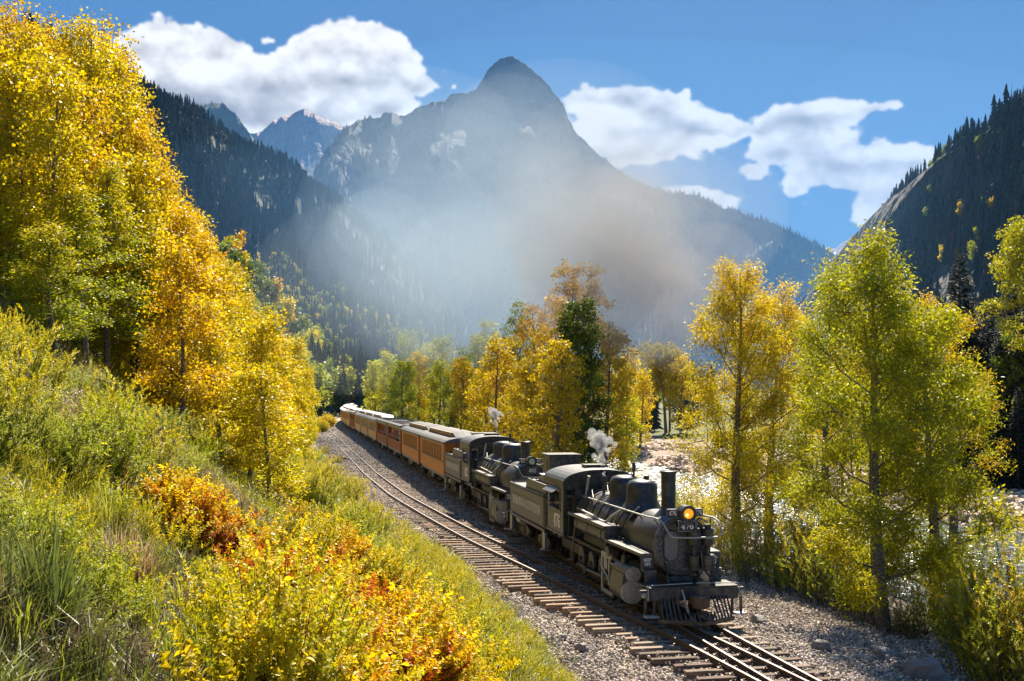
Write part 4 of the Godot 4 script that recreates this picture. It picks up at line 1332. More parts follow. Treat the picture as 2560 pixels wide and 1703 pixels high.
func make_left_slope() -> void:
	var k := RandomNumberGenerator.new()
	k.seed = 404
	# the outline of the grove against mountain and sky: bearing, height (2560ths)
	var line := [[-200, -60], [0, 0], [65, 32], [163, 65], [304, 40], [345, 165], [360, 255], [418, 380], [440, 490], [520, 545], [532, 650], [608, 760], [652, 776], [738, 848], [798, 923], [806, 1010], [830, 1050]]
	var allowed := func(px: float) -> float:
		for j in line.size() - 1:
			if px < line[j + 1][0]: return lerpf(line[j][1], line[j + 1][1], (px - line[j][0]) / float(line[j + 1][0] - line[j][0]))
		return 1060.0
	var greeny := [Color(0.28, 0.33, 0.012), Color(0.22, 0.28, 0.012), Color(0.42, 0.41, 0.012), Color(0.58, 0.47, 0.012)]
	var golden := [Color(0.50, 0.47, 0.012), YELLOW, Color(0.66, 0.52, 0.010), YELLOW]
	var amber := [Color(0.56, 0.44, 0.012), GOLD, Color(0.66, 0.42, 0.010), GOLD]
	var protos := []
	for e in [[9.0, 1.05, greeny, 300], [9.0, 1.15, golden, 320], [9.0, 1.15, amber, 320], [6.0, 0.92, golden, 230], [6.0, 0.9, greeny, 220], [6.0, 0.92, amber, 230]]:
		protos.append(broadleaf("aspen_tree", 300 + protos.size(), e[0], e[1], 0.22 if e[0] > 7.0 else 0.08, e[3], aspen_spray, e[2], 0.03 + e[0] * 0.009, 1, 0.5, 1.5, 1.0))
	var used := [false, false, false, false, false, false]
	# the ones that stand out, then the rest of the grove
	var list := []
	for e in [[225, 45, 27.0, 1, "tall aspen with an open golden top and visible trunk, highest on the left"], [70, 30, 26.0, 2, "amber aspen at the left edge under the lone spruce tip"], [150, 75, 30.0, 2, "amber aspen between the left edge and the open-topped tall one"], [298, 120, 29.0, 1, "golden aspen reaching toward the white cloud"], [330, 255, 31.0, 2, "golden aspen whose side branches reach right below the cloud"], [395, 395, 33.0, 1, "yellow aspen on the grove's edge before the dark mountainside"], [470, 530, 37.0, 2, "amber aspen bulging out before the dark mountainside"], [275, 400, 23.0, 0, "green-leaved aspen with dark trunks low in the left grove"], [200, 470, 21.0, 0, "green and yellow aspen left of the green-leaved one"], [340, 500, 25.0, 0, "lime aspen right of the green-leaved one"], [250, 520, 24.0, 0, "light green aspen standing in front of the open-topped tall one"], [390, 590, 30.0, 0, "green and yellow aspen low at the middle of the grove"], [130, 560, 19.0, 0, "dark-stemmed green aspen low at the left edge of the grove"], [652, 778, 62.0, 4, "deep green young aspen top poking from the yellow grove's edge"], [575, 690, 52.0, 3, "yellow young aspen left of the deep green top"], [735, 850, 70.0, 3, "last bright yellow aspens before the siding's bend"]]:
		list.append(e)
	for j in 92:
		list.append([k.randf_range(-80, 700), -1.0, 21.0 + 40.0 * pow(k.randf(), 0.9), -1, ""])
	for j in 76:
		var d := 38.0 + 52.0 * k.randf()
		var x := centre(d) + (foot(d) - k.randf_range(1.2, 9.0)) / 0.98
		list.append([1280.0 + x / d * 2692.0, -1.0, d, -1, ""])
	for e in list:
		var d: float = e[2]
		if e[1] < 0 and e[0] + 2500.0 / d > 800.0: continue
		var x := see(e[0], d)
		var off := (x - centre(d)) * 0.98
		if off > foot(d) - 1.0:
			if e[1] < 0: continue
			x = centre(d) + foot(d) - 1.2
		var p := on_ground(x, d, 0.1)
		if e[1] < 0 and d < 34.0 and (985.0 - e[0] * 0.25 - 985.0 * 0.24) < 0: continue
		var top: float = allowed.call(e[0]) if e[1] < 0 else e[1]
		var h := (985.0 - top) / 2692.0 * d + 5.9 - p.y
		if h < 1.8: continue
		var most := 10.5 if d < 45 else 8.5
		if e[1] < 0: h = minf(h * k.randf_range(0.72, 0.97), most * k.randf_range(0.6, 1.0))
		else: h = minf(h, 14.0)
		var w: int = e[3]
		if w < 0:
			var low: bool = p.y + h < 5.9 + 0.12 * d
			if h > 7.0: w = 1 if k.randf() < 0.55 else 2
			else: w = (4 if k.randf() < (0.5 if e[0] < 420 else 0.06) else (3 if k.randf() < 0.7 else 5)) if low else (3 if k.randf() < 0.5 else 5)
			if h > 6.0 and low and d < 34: w = 0
		var label: String = e[4]
		if label == "":
			label = ("tall " if h > 7.5 else ("short " if h < 4.0 else "")) + ["green-leaved", "golden", "amber", "bright yellow", "lime", "amber"][w] + " aspen "
			label += "in the front row " if d < 30.0 else ("in the middle rows " if d < 48.0 else ("in the rear rows " if d < 66.0 else "in the last rows "))
			label += "at the grove's left edge" if e[0] < 110 else ("under the tallest aspen" if e[0] < 300 else ("before the mountainside" if e[0] < 500 else ("on the grove's right flank" if e[0] < 690 else "by the siding's bend")))
		var base := 9.0 if w < 3 else 6.0
		var sc := h / base
		var size := Vector3(lerpf(sc, 1.0, 0.5), sc, lerpf(sc, 1.0, 0.5))
		if not used[w]:
			used[w] = true
			plant(protos[w], p, k.randf() * TAU, label, "tree", "aspens of the left grove")
			protos[w].scale = size
		else: copy_of(protos[w], p, k.randf() * TAU, size, label, "aspens of the left grove")
	var sp: Node3D = conifer("spruce_tree", 9, 13.0, 1.5, boughs, Color(0.03, 0.045, 0.025))
	var tip_at := on_ground(see(70, 36.0), 36.0)
	plant(sp, tip_at, 0.0, "lone dark spruce tip rising above the aspens at the top left", "tree")
	sp.scale = Vector3.ONE * ((985.0 - 22.0) / 2692.0 * 36.0 + 5.9 - tip_at.y) / 13.0

	# shrubs on the slope
	var kinds := [shrub("shrub", 21, 1.5, 0.95, 34, shoots_small, [LIME, Color(0.5, 0.44, 0.014), YELLOW]), shrub("shrub", 22, 1.2, 0.9, 30, shoots_small, [Color(0.16, 0.22, 0.02), LIME, Color(0.42, 0.42, 0.016)]), shrub("shrub", 23, 1.1, 0.9, 30, shoots_small, [Color(0.3, 0.3, 0.06), Color(0.30, 0.34, 0.05), Color(0.46, 0.44, 0.03)]),
		shrub("shrub", 24, 0.95, 0.7, 22, shoots, [RUST, ORANGE, GOLD, YELLOW]), shrub("shrub", 25, 0.95, 0.7, 22, shoots, [LIME, YELLOW, YELLOW, Color(0.72, 0.50, 0.012)]), shrub("shrub", 26, 0.8, 0.6, 18, shoots, [RUST, Color(0.5, 0.13, 0.01), ORANGE])]
	var planted := [false, false, false, false, false, false]
	var spots := []
	# right-hand limit of the bushes and of the low growth, row by row down the view
	var limit := [[1040, 800], [1075, 836], [1150, 905], [1250, 1030], [1325, 1090], [1400, 1145], [1500, 1215], [1600, 1330], [1720, 1450], [1900, 1560]]
	var edge := func(py: float) -> float:
		for j in limit.size() - 1:
			if py < limit[j + 1][0]: return lerpf(limit[j][1], limit[j + 1][1], (py - limit[j][0]) / float(limit[j + 1][0] - limit[j][0]))
		return 1560.0
	for j in 120:         # the belt along the slope foot
		var py := 1060.0 + 640.0 * pow(k.randf(), 1.15)
		var back := k.randf_range(28, 330)
		var q := spot_at(edge.call(py) - back, py)
		if q.z > -9.0: continue
		spots.append([q.x, -q.z, [0, 0, 0, 1, 2][k.randi() % 5], k.randf_range(0.5, 0.85) * (0.55 if back < 110 else (0.8 if back < 190 else 1.0)) * (1.0 + 0.3 * smoothstep(40.0, 70.0, -q.z))])
	for j in 66:          # the middle of the slope
		var q := spot_at(k.randf_range(-60, 720), k.randf_range(880, 1220))
		if q.z > -6.0: continue
		spots.append([q.x, -q.z, [1, 2, 2, 0, 1][k.randi() % 5], k.randf_range(0.3, 0.62)])
	for j in 34:          # low scrub in the near left corner
		var q := spot_at(k.randf_range(-40, 600), k.randf_range(1150, 1640))
		if q.z > -3.2: continue
		spots.append([q.x, -q.z, [1, 2, 2, 1, 2, 0][k.randi() % 6], k.randf_range(0.2, 0.42)])
	for j in 84:          # the near broad-leaved bushes
		var py := k.randf_range(1430, 1900)
		var px := k.randf_range(620, minf(edge.call(py) - 150.0, 1170.0))
		var q := spot_at(px, py)
		if q.z > -3.5: continue
		spots.append([q.x, -q.z, [3, 4, 3, 3, 5, 4, 0, 4, 5, 3][k.randi() % 10], k.randf_range(0.45, 0.85)])
	for j in 16:
		var q := spot_at(k.randf_range(360, 760), k.randf_range(1310, 1520))
		spots.append([q.x, -q.z, [3, 5, 3, 4][k.randi() % 4], k.randf_range(0.4, 0.75)])
	for e in spots:
		var d: float = e[1]
		var x: float = e[0]
		var off := (x - centre(d)) * 0.98
		if off > foot(d) + 0.15: continue
		var p := on_ground(x, d)
		var w: int = e[2]
		var z: float = e[3]
		var seen := 1280.0 + x / d * 2692.0
		var label: String = ("small " if z < 0.45 else ("big " if z > 0.72 else "")) + ["yellow small-leaved bush", "lime small-leaved bush", "grey-green bush", "orange and yellow broad-leaved bush", "yellow broad-leaved bush", "rust-red broad-leaved bush"][w]
		label += " along the bottom edge" if d < 7.0 else (" in the near left foreground" if d < 11.0 else (" above the switch sleepers" if d < 22.0 else (" on the slope facing the front engine" if d < 38.0 else (" on the slope facing the second engine" if d < 60.0 else " on the bank near the siding's bend"))))
		label += ", at far left" if seen < 250.0 else (", left of the orange bushes" if seen < 480.0 else (", left of centre" if seen < 760.0 else (", toward the gravel" if seen < 1000.0 else ", beside the gravel")))
		if not planted[w]:
			planted[w] = true
			plant(kinds[w], p, k.randf() * TAU, label, "bush", "bushes of the left slope")
			kinds[w].scale = Vector3.ONE * z
		else: copy_of(kinds[w], p, k.randf() * TAU, Vector3(z, z * k.randf_range(0.85, 1.2), z), label, "bushes of the left slope")

	# single leafy shoots in the near left corner
	for e in [[250, 1690, 5.2, 0.42, GREEN, "green broad-leaved seedling standing in the dark litter at the bottom left"], [600, 1720, 5.6, 0.42, LIME, "lime broad-leaved shoot at the bottom, left of the orange bushes"], [262, 1250, 9.5, 0.75, YELLOW, "tall yellow-leaved shoot with few big leaves in the left foreground"], [318, 1260, 9.2, 0.5, ORANGE, "orange-leaved shoot right of the tall yellow-leaved one"]]:
		var foot_at := spot_at(e[0], e[1])
		var r := shoot(500 + int(e[0]), e[3], 11 if e[3] < 0.9 else 16, 0.075, 0.05, 0.1, 0.3)
		var o := Node3D.new()
		o.name = "leafy_shoot"
		put_mesh("stem", r[1], M.stem, o)
		var lf: MultiMeshInstance3D = many("foliage", r[0], M.leaf, [Transform3D.IDENTITY], [e[4]], o)
		plant(o, foot_at - Vector3(0, 0.03, 0), 0.3, e[5], "plant", "single shoots in the foreground")

	# grasses and low herbs: ground cover
	var tufts := []
	for v in 4:
		var b := MB.new()
		for j in 22:
			var a := k.randf() * TAU
			var l := k.randf_range(0.16, 0.42)
			var out := Vector3(cos(a), 0, sin(a))
			var base := out * k.randf_range(0, 0.07)
			var g := k.randf_range(0.7, 1.25)
			b.col = Color(g, g, g * 0.9)
			var side := out.cross(Vector3.UP) * 0.0045
			var bend := k.randf_range(0.15, 0.75)
			var m := base + Vector3(0, l * 0.6, 0) + out * l * 0.25 * bend
			var t := base + Vector3(0, l * (1.0 - 0.3 * bend), 0) + out * l * bend
			b.quad(base - side, base + side, m + side * 0.8, m - side * 0.8)
			b.tri(m - side * 0.8, m + side * 0.8, t)
		b.col = Color.WHITE
		tufts.append(b.mesh())
	var herbs := []
	for v in 4: herbs.append(spray(700 + v, 40, 0.035, 0.018, 0.17, 0.75, -0.2))
	for v in 2: herbs.append(spray(710 + v, 34, 0.05, 0.012, 0.2, 0.8, -0.5))
	var at_ := []
	var col := []
	for v in 10:
		at_.append([]); col.append([])
	var zone := FastNoiseLite.new()
	zone.seed = 3
	zone.frequency = 0.16
	zone.fractal_octaves = 3
	for j in 56000:
		var d := 2.6 + 74.0 * pow(k.randf(), 1.9)
		var x := see(k.randf_range(-160, 1700), d)
		var off := (x - centre(d)) * 0.98
		var ft := foot(d)
		if off > ft - 0.55 + zone.get_noise_2d(x * 4.0, d * 4.0) * 1.1: continue
		var p := on_ground(x, d, 0.02)
		var z := zone.get_noise_2d(x, d)
		var t := zone.get_noise_2d(x + 300.0, d)
		var grass := k.randf() < 0.27 + z * 0.7
		var c: Color
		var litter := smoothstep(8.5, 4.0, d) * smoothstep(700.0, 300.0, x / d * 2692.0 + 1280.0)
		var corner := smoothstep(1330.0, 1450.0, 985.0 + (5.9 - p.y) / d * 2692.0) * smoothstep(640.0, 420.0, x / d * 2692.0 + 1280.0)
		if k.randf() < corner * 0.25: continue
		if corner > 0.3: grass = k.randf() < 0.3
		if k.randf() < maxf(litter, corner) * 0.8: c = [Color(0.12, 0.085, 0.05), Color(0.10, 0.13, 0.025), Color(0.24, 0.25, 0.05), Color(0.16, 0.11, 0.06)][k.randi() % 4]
		elif t > 0.13: c = Color(0.42, 0.40, 0.016)
		elif t > -0.04: c = Color(0.29, 0.33, 0.024)
		elif t > -0.16: c = Color(0.46, 0.42, 0.09)
		else: c = Color(0.34, 0.27, 0.10)
		if off > ft - 3.0 and k.randf() < 0.6: c = Color(0.50, 0.46, 0.012)
		if not grass and k.randf() < 0.12: c = Color(0.50, 0.52, 0.44)
		var g := k.randf_range(0.5, 1.08)
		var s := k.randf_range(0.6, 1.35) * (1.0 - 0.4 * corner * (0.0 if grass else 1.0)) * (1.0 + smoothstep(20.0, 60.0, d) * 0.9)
		var w := (k.randi() % 4) if grass else 4 + k.randi() % 6
		var lean := Basis.from_euler(Vector3(k.randf_range(-0.2, 0.35), k.randf() * TAU, k.randf_range(-0.25, 0.25)))
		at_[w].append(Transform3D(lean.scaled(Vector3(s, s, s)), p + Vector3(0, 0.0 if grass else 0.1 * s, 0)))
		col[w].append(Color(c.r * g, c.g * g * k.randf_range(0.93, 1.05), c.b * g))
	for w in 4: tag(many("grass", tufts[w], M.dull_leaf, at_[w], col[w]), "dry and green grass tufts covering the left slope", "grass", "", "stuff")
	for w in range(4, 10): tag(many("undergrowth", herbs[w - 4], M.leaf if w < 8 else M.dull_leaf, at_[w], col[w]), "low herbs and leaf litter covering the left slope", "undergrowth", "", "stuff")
	# tall tussocks that stand out
	for e in [[70, 1600, 7.2, 1.25, Color(0.17, 0.21, 0.04), 22, "big dark green grass tussock at the left edge"], [430, 1700, 6.0, 0.95, Color(0.40, 0.44, 0.03), 14, "bright lime grass tussock at the bottom of the left foreground"], [225, 1330, 9.0, 0.9, Color(0.42, 0.40, 0.05), 12, "yellow-green grass tussock left of the orange bush"], [310, 1470, 8.2, 0.95, Color(0.42, 0.29, 0.13), 18, "dry tan grass tussock in front of the orange bush"], [1395, 1650, 0.0, 0.34, Color(0.11, 0.15, 0.02), 30, "low dark green mossy patch on the gravel left of the switch sleepers"], [60, 1130, 11.0, 1.0, Color(0.36, 0.38, 0.06), 12, "pale grass tussock on the slope at the left edge"]]:
		var o := Node3D.new()
		o.name = "grass_tussock"
		var ts := []
		var cs := []
		for j in e[5] * 2:
			var s: float = e[3] * k.randf_range(0.7, 1.3)
			ts.append(Transform3D(Basis.from_euler(Vector3(k.randf_range(-0.3, 0.3), k.randf() * TAU, k.randf_range(-0.3, 0.3))).scaled(Vector3(s, s * 1.35, s)), Vector3(k.randf_range(-0.2, 0.2), 0, k.randf_range(-0.2, 0.2)) * (2.6 if e[3] < 0.5 else 1.0)))
			var g := k.randf_range(0.7, 1.2)
			cs.append(Color(e[4].r * g, e[4].g * g, e[4].b * g))
		many("blades", tufts[1], M.dull_leaf, ts, cs, o).set_meta("kind", "stuff")
		plant(o, spot_at(e[0], e[1]) - Vector3(0, 0.03, 0), 0.0, e[6], "grass tussock")

func put_mesh(called: String, m: Mesh, mat: Material, parent: Node) -> MeshInstance3D:
	return part(called, m, mat, parent)


func make_far_woods() -> void:
	var k := RandomNumberGenerator.new()
	k.seed = 909
	var firs := [far_conifer(1, 11, 0.15), far_conifer(2, 12, 0.17), far_conifer(3, 10, 0.13)]
	var round_ := [far_broadleaf(1, 620, 0.28, 0.07), far_broadleaf(2, 620, 0.32, 0.07), far_broadleaf(3, 560, 0.24, 0.07)]
	var fir_tone := func() -> Color:
		var g := k.randf_range(0.6, 1.3)
		if k.randf() < 0.08: return Color(0.10 * g, 0.055 * g, 0.035 * g)
		return Color(0.034 * g, 0.052 * g, 0.026 * g)
	# the woods on the mountains, each one mass
	for e in [["left", 10500, 0.0, 1.0, 9.0, 16.0, 0.75], ["right", 5200, 0.0, 0.95, 8.0, 17.0, 0.45], ["peak", 17000, 0.06, 1.0, 10.0, 17.0, 1.1], ["shoulder", 900, 0.1, 1.0, 12.0, 18.0, 0.4]]:
		var hill: Array = hills[e[0]]
		var spots := [[], [], []]
		var tones := [[], [], []]
		var mask := FastNoiseLite.new()
		mask.seed = 61
		mask.frequency = 0.012
		mask.fractal_octaves = 4
		for j in e[1]:
			var u := k.randf()
			var w := lerpf(e[2], e[3], pow(k.randf(), 0.8))
			if j % 9 == 0: w = k.randf() * 0.012
			var q := spot(hill, u, w)
			var p: Vector3 = q[0]
			if e[0] == "peak" and p.y > 470.0 + mask.get_noise_2d(p.x, p.z) * 120.0: continue
			if e[0] == "right" and w > 0.38 and k.randf() < 0.72: continue
			if mask.get_noise_3d(p.x, p.y * 1.5, p.z) < -e[6] * 0.6 + (0.0 if q[2].g < 0.09 else 0.35): continue
			var z := k.randi() % 3
			var h := k.randf_range(e[4], e[5]) * (0.7 if w < 0.012 else 1.0)
			spots[z].append(Transform3D(Basis.from_euler(Vector3(0, k.randf() * TAU, 0)).scaled(Vector3(h, h, h)), p - Vector3(0, 0.6, 0)))
			tones[z].append(fir_tone.call())
		for z in 3:
			if spots[z].size(): tag(many("conifer_forest", firs[z], M.needle, spots[z], tones[z]), "dark conifer forest covering the mountainside", "forest", "", "stuff")
	var groves := [[], [], []]
	var hues := [[], [], []]
	for e in [["left", 2300, 0.45, 1.0], ["peak", 700, 0.45, 1.0], ["right", 60, 0.0, 0.5]]:
		var mask := FastNoiseLite.new()
		mask.seed = 88
		mask.frequency = 0.008
		for j in e[1]:
			var q := spot(hills[e[0]], k.randf(), lerpf(e[2], e[3], k.randf()))
			var p: Vector3 = q[0]
			if mask.get_noise_2d(p.x, p.z) < (-0.02 if e[0] == "left" else 0.05): continue
			var z := k.randi() % 3
			var h := k.randf_range(7.0, 12.0)
			groves[z].append(Transform3D(Basis.from_euler(Vector3(0, k.randf() * TAU, 0)).scaled(Vector3(h, h, h)), p - Vector3(0, 0.5, 0)))
			var c := GREEN.lerp(LIME, k.randf()) if k.randf() < 0.72 else YELLOW.lerp(GOLD, k.randf())
			hues[z].append(c)
	for z in 3: tag(many("aspen_forest", round_[z], M.leaf, groves[z], hues[z]), "patches of green and yellow aspens on the mountainsides", "forest", "", "stuff")
	# trees one can tell apart on the right-hand skyline
	var dark := StandardMaterial3D.new()
	dark.albedo_color = lin(0.033, 0.048, 0.028)
	dark.vertex_color_use_as_albedo = true
	dark.roughness = 0.8
	var grey := dark.duplicate()
	grey.albedo_color = lin(0.07, 0.06, 0.055)
	var snag := MB.new()
	snag.tube([Vector3(0, -0.05, 0), Vector3(0.01, 0.5, 0), Vector3(0, 1, 0)], 0.014, 5, 0.003)
	for j in 14:
		var a := j * 2.4
		snag.tube([Vector3(0, 0.25 + j * 0.045, 0), Vector3(cos(a) * 0.05, 0.24 + j * 0.045, sin(a) * 0.05), Vector3(cos(a) * 0.1 * (1.1 - j * 0.05), 0.22 + j * 0.046, sin(a) * 0.1 * (1.1 - j * 0.05))], 0.005, 4, 0.002)
	var snags := snag.mesh()
	var proto := {}
	for e in [[2211, 0.30, 7, 0, "lowest leaning dark fir on the right-hand skyline"], [2259, 0.345, 11, 2, "bare dead fir on the skyline, left of a pair"], [2268, 0.352, 10, 2, "second bare dead fir on the skyline beside the first"], [2282, 0.366, 11, 2, "thin dead fir on the skyline below the lone big fir"], [2298, 0.38, 6, 0, "small fir on the skyline under the lone big fir"], [2312, 0.394, 14, 0, "lone big ragged fir leaning on the right-hand skyline"], [2338, 0.42, 12, 0, "left fir of a close pair on the skyline against the cloud"], [2352, 0.433, 14, 0, "right fir of a close pair on the skyline against the cloud"], [2371, 0.45, 15, 1, "fir on the skyline just right of the close pair"], [2388, 0.464, 15, 1, "bushy fir on the skyline where the cloud ends"], [2402, 0.475, 14, 0, "fir on the skyline third up from the close pair"], [2416, 0.487, 17, 1, "tall pointed fir heading the skyline row"],
			[2433, 0.503, 15, 0, "fir on the skyline left of the yellow aspen"], [2447, 0.516, 14, 1, "dark fir touching the skyline's yellow aspen"], [2485, 0.55, 21, 0, "tall slim fir right of the skyline's yellow aspen"], [2499, 0.562, 17, 1, "short fir beside the tall slim one on the skyline"], [2517, 0.577, 21, 0, "tallest fir high on the skyline near the right edge"], [2529, 0.588, 18, 2, "bare tall fir trunk right of the tallest skyline fir"], [2551, 0.606, 13, 0, "uppermost fir on the skyline at the right edge"], [2172, 0.235, 14, 1, "fir at the foot of the rock slope by the gap"], [2160, 0.22, 12, 0, "left fir of the cluster by the gap"], [2185, 0.25, 10, 1, "shorter fir right of the cluster by the gap"]]:
		var p: Vector3 = spot(hills.right, 0.0, 0.02)[0]
		for s in 300:     # the crest's point at this bearing
			var t: Vector3 = spot(hills.right, s / 300.0, 0.015)[0]
			if absf(1280.0 + t.x / -t.z * 2692.0 - e[0]) < absf(1280.0 + p.x / -p.z * 2692.0 - e[0]): p = t
		var w: int = e[3]
		var o: Node3D
		if not proto.has(w):
			o = Node3D.new()
			o.name = ["fir_tree", "fir_tree", "dead_fir"][w]
			put_mesh("crown" if w < 2 else "trunk", [firs[0], firs[1], snags][w], dark if w < 2 else grey, o)
			plant(o, p, e[0], e[4], "tree", "firs on the right-hand skyline")
			proto[w] = o
		else: o = copy_of(proto[w], p, e[0], Vector3.ONE, e[4], "firs on the right-hand skyline")
		o.position = p - Vector3(0, 0.8, 0)
		o.scale = Vector3(e[2] * 1.15, e[2], e[2] * 1.15)
	# valley trees beyond the bend of the track
	var gold := [M.leaf, M.leaf]
	var kinds := []
	for e in [[round_[0], Color(0.16, 0.22, 0.03)], [round_[1], Color(0.30, 0.33, 0.02)], [round_[2], YELLOW], [round_[0], Color(0.60, 0.34, 0.012)], [round_[1], Color(0.10, 0.15, 0.02)]]:
		var m: StandardMaterial3D = M.leaf.duplicate()
		m.albedo_color = e[1].linear_to_srgb()
		var o := Node3D.new()
		o.name = "aspen_tree"
		put_mesh("crown", e[0], m, o)
		kinds.append(o)
	for e in [[firs[0], 1.0], [firs[1], 0.8]]:
		var m: StandardMaterial3D = M.needle.duplicate()
		m.albedo_color = lin(0.026 * e[1], 0.042 * e[1], 0.024 * e[1])
		var o := Node3D.new()
		o.name = "spruce_tree"
		put_mesh("crown", e[0], m, o)
		kinds.append(o)
	var used := [false, false, false, false, false, false, false]
	var words := ["green aspen beyond the grove", "pale lime aspen beyond the grove", "yellow aspen among the green ones beyond the grove", "orange aspen among the green ones beyond the grove", "deep green broad tree beyond the grove", "dark spruce beyond the train's end", "blackish spruce beyond the train's end"]
	var rows := []
	for j in 110: rows.append([k.randf_range(560, 880), 0.0, k.randf_range(230, 400), [0, 1, 1, 0, 2, 4, 3, 1][k.randi() % 8], k.randf_range(9, 15)])
	for j in 34: rows.append([k.randf_range(780, 985), 0.0, k.randf_range(285, 350), 5 + k.randi() % 2, k.randf_range(13, 21)])
	for j in 60: rows.append([k.randf_range(940, 1800), 0.0, k.randf_range(270, 420), [0, 1, 4, 5, 6, 0, 2][k.randi() % 7], k.randf_range(9, 17)])
	for j in 46: rows.append([k.randf_range(1600, 2420), -1.0, k.randf_range(100, 270), [0, 1, 1, 2, 4, 5, 6][k.randi() % 7], k.randf_range(4, 11)])
	for e in [[846, 0, 270, 5, 17.0, "tall dark spruce right of the gap behind the white coach roofs"], [868, 0, 275, 6, 19.5, "tallest dark spruce of the stand behind the white coach roofs"], [900, 0, 280, 5, 16.5, "pointed dark spruce just left of a pale aspen behind the train's end"], [930, 0, 275, 6, 17.5, "dark spruce at the right side of the stand behind the train's end"], [818, 0, 290, 6, 15.0, "dark spruce at the left side of the stand behind the train's end"]]: rows.append(e)
	for e in rows:
		var d: float = e[2]
		var x := see(e[0], d)
		var off := x - centre(d)
		if off > -7.0 and off < 5.0 and d < 290.0: x = centre(d) + (6.0 if off > -1.0 else -9.0)
		if e[1] < 0.0 and off < 49.0: x = centre(d) + k.randf_range(49.0, 75.0)
		var p := on_ground(x, d, 0.3)
		var w: int = e[3]
		var h: float = e[4]
		var label: String = e[5] if e.size() > 5 else words[w]
		if e.size() < 6 and e[0] < 940: label += ", " + ("behind the grove's flank" if e[0] < 660 else ("over the siding's bend" if e[0] < 780 else ("above the last coaches" if e[0] < 860 else "right of the last coaches"))) + (" nearer by" if d < 300.0 else " farther off")
		if e[0] > 940 and e.size() < 6: label = ["green", "lime", "yellow", "orange", "deep green", "dark conifer", "blackish conifer"][w] + " tree far down the valley floor " + ("behind the coaches" if e[0] < 1150 else ("behind the second engine" if e[0] < 1330 else ("behind the tall orange cottonwood" if e[0] < 1520 else ("behind the steam plume" if e[0] < 1700 else "across the river behind the golden cottonwoods" if e[0] < 2000 else "across the river behind the green cottonwoods"))))
		var g := "trees beyond the end of the train" if e[0] < 940 else "trees far behind the cottonwood row"
		if not used[w]:
			used[w] = true
			plant(kinds[w], p, k.randf() * TAU, label, "tree", g)
			kinds[w].scale = Vector3.ONE * h
		else: copy_of(kinds[w], p, k.randf() * TAU, Vector3(h, h * k.randf_range(0.9, 1.1), h), label, g)


func puff(where: Vector3, size: Vector3, dens: float, c: Color, parent: Node3D) -> void:
	var f := FogVolume.new()
	f.name = "puff"
	f.shape = RenderingServer.FOG_VOLUME_SHAPE_ELLIPSOID
	f.size = size
	var m := FogMaterial.new()
	m.density = dens
	m.albedo = c
	f.material = m
	parent.add_child(f, true)
	f.position = where

func make_smoke() -> void:
	var s := thing("smoke", "brown and bluish coal smoke drifting back over the train from the engines", "smoke")
	s.set_meta("kind", "stuff")
	var brown := Color(0.83, 0.81, 0.785)
	var blue := Color(0.86, 0.95, 1.0)
	var r := RandomNumberGenerator.new()
	r.seed = 12
	# the plume's way: bearing, height, distance, spread, share of brown
	var run := [[1668, 830, 77, 3.0, 1.0], [1650, 740, 80, 4.5, 1.0], [1615, 660, 86, 7.0, 1.0], [1570, 600, 94, 9.5, 0.85], [1480, 575, 104, 12.0, 0.5], [1370, 585, 114, 14.0, 0.15], [1260, 600, 126, 16.0, 0.0], [1130, 640, 142, 17.0, 0.0], [1010, 690, 160, 17.0, 0.0]]
	for j in 46:
		var t := pow(r.randf(), 0.9) * (run.size() - 1.01)
		var k := int(t)
		var f := t - k
		var a: Array = run[k]
		var b: Array = run[k + 1]
		var d := lerpf(a[2], b[2], f)
		var w := lerpf(a[3], b[3], f)
		var q := Vector3(see(lerpf(a[0], b[0], f), d), 5.9 + (985.0 - lerpf(a[1], b[1], f)) / 2692.0 * d, -d)
		q += Vector3(r.randfn() * 0.42 * w, r.randfn() * 0.36 * w, r.randfn() * 0.3 * w)
		var z := w * r.randf_range(0.7, 1.7)
		puff(q, Vector3(z * r.randf_range(0.9, 1.5), z * r.randf_range(0.8, 1.2), z), (0.20 if t < 3.4 else 0.13) / z, blue.lerp(brown, clampf(lerpf(a[4], b[4], f) + r.randf_range(-0.15, 0.15), 0, 1)), s)
	var hz := thing("haze", "bluish haze lying in the valley before the middle peak", "haze")
	hz.set_meta("kind", "stuff")
	for e in [[60, 40, 1000, 1500, 520, 900], [-250, 30, 780, 700, 300, 500], [250, 60, 1100, 1200, 700, 700], [300, 40, 560, 420, 360, 420]]:
		puff(Vector3(e[0], e[1], -e[2]), Vector3(e[3], e[4], e[5]), 0.00024, Color(0.52, 0.76, 1.0), hz)
	for e in [[1512, 1190, 35.2, 1.0, "white steam puff rising from the safety valve of the front engine"], [1243, 1080, 53.5, 0.8, "thin white steam jet above the second engine's cab"]]:
		var st := thing("steam", e[4], "steam")
		st.set_meta("kind", "stuff")
		var k := RandomNumberGenerator.new()
		k.seed = 61
		var d: float = e[2]
		var foot_at := Vector3(see(e[0], d), 5.9 + (985.0 - e[1]) / 2692.0 * d, -d)
		for j in 44:
			var t := pow((j + 0.5) / 44.0, 0.8)
			var w: float = (0.05 + 0.26 * t) * k.randf_range(0.6, 1.25) * e[3]
			puff(foot_at + Vector3(-0.3 * t + k.randfn() * 0.2 * t, t * 1.35 + 0.03 + k.randfn() * 0.06, k.randfn() * 0.12 * t) * e[3], Vector3(w, w * k.randf_range(0.8, 1.1), w), (7.0 - 4.6 * t) / e[3], Color(0.98, 0.98, 0.98), st)


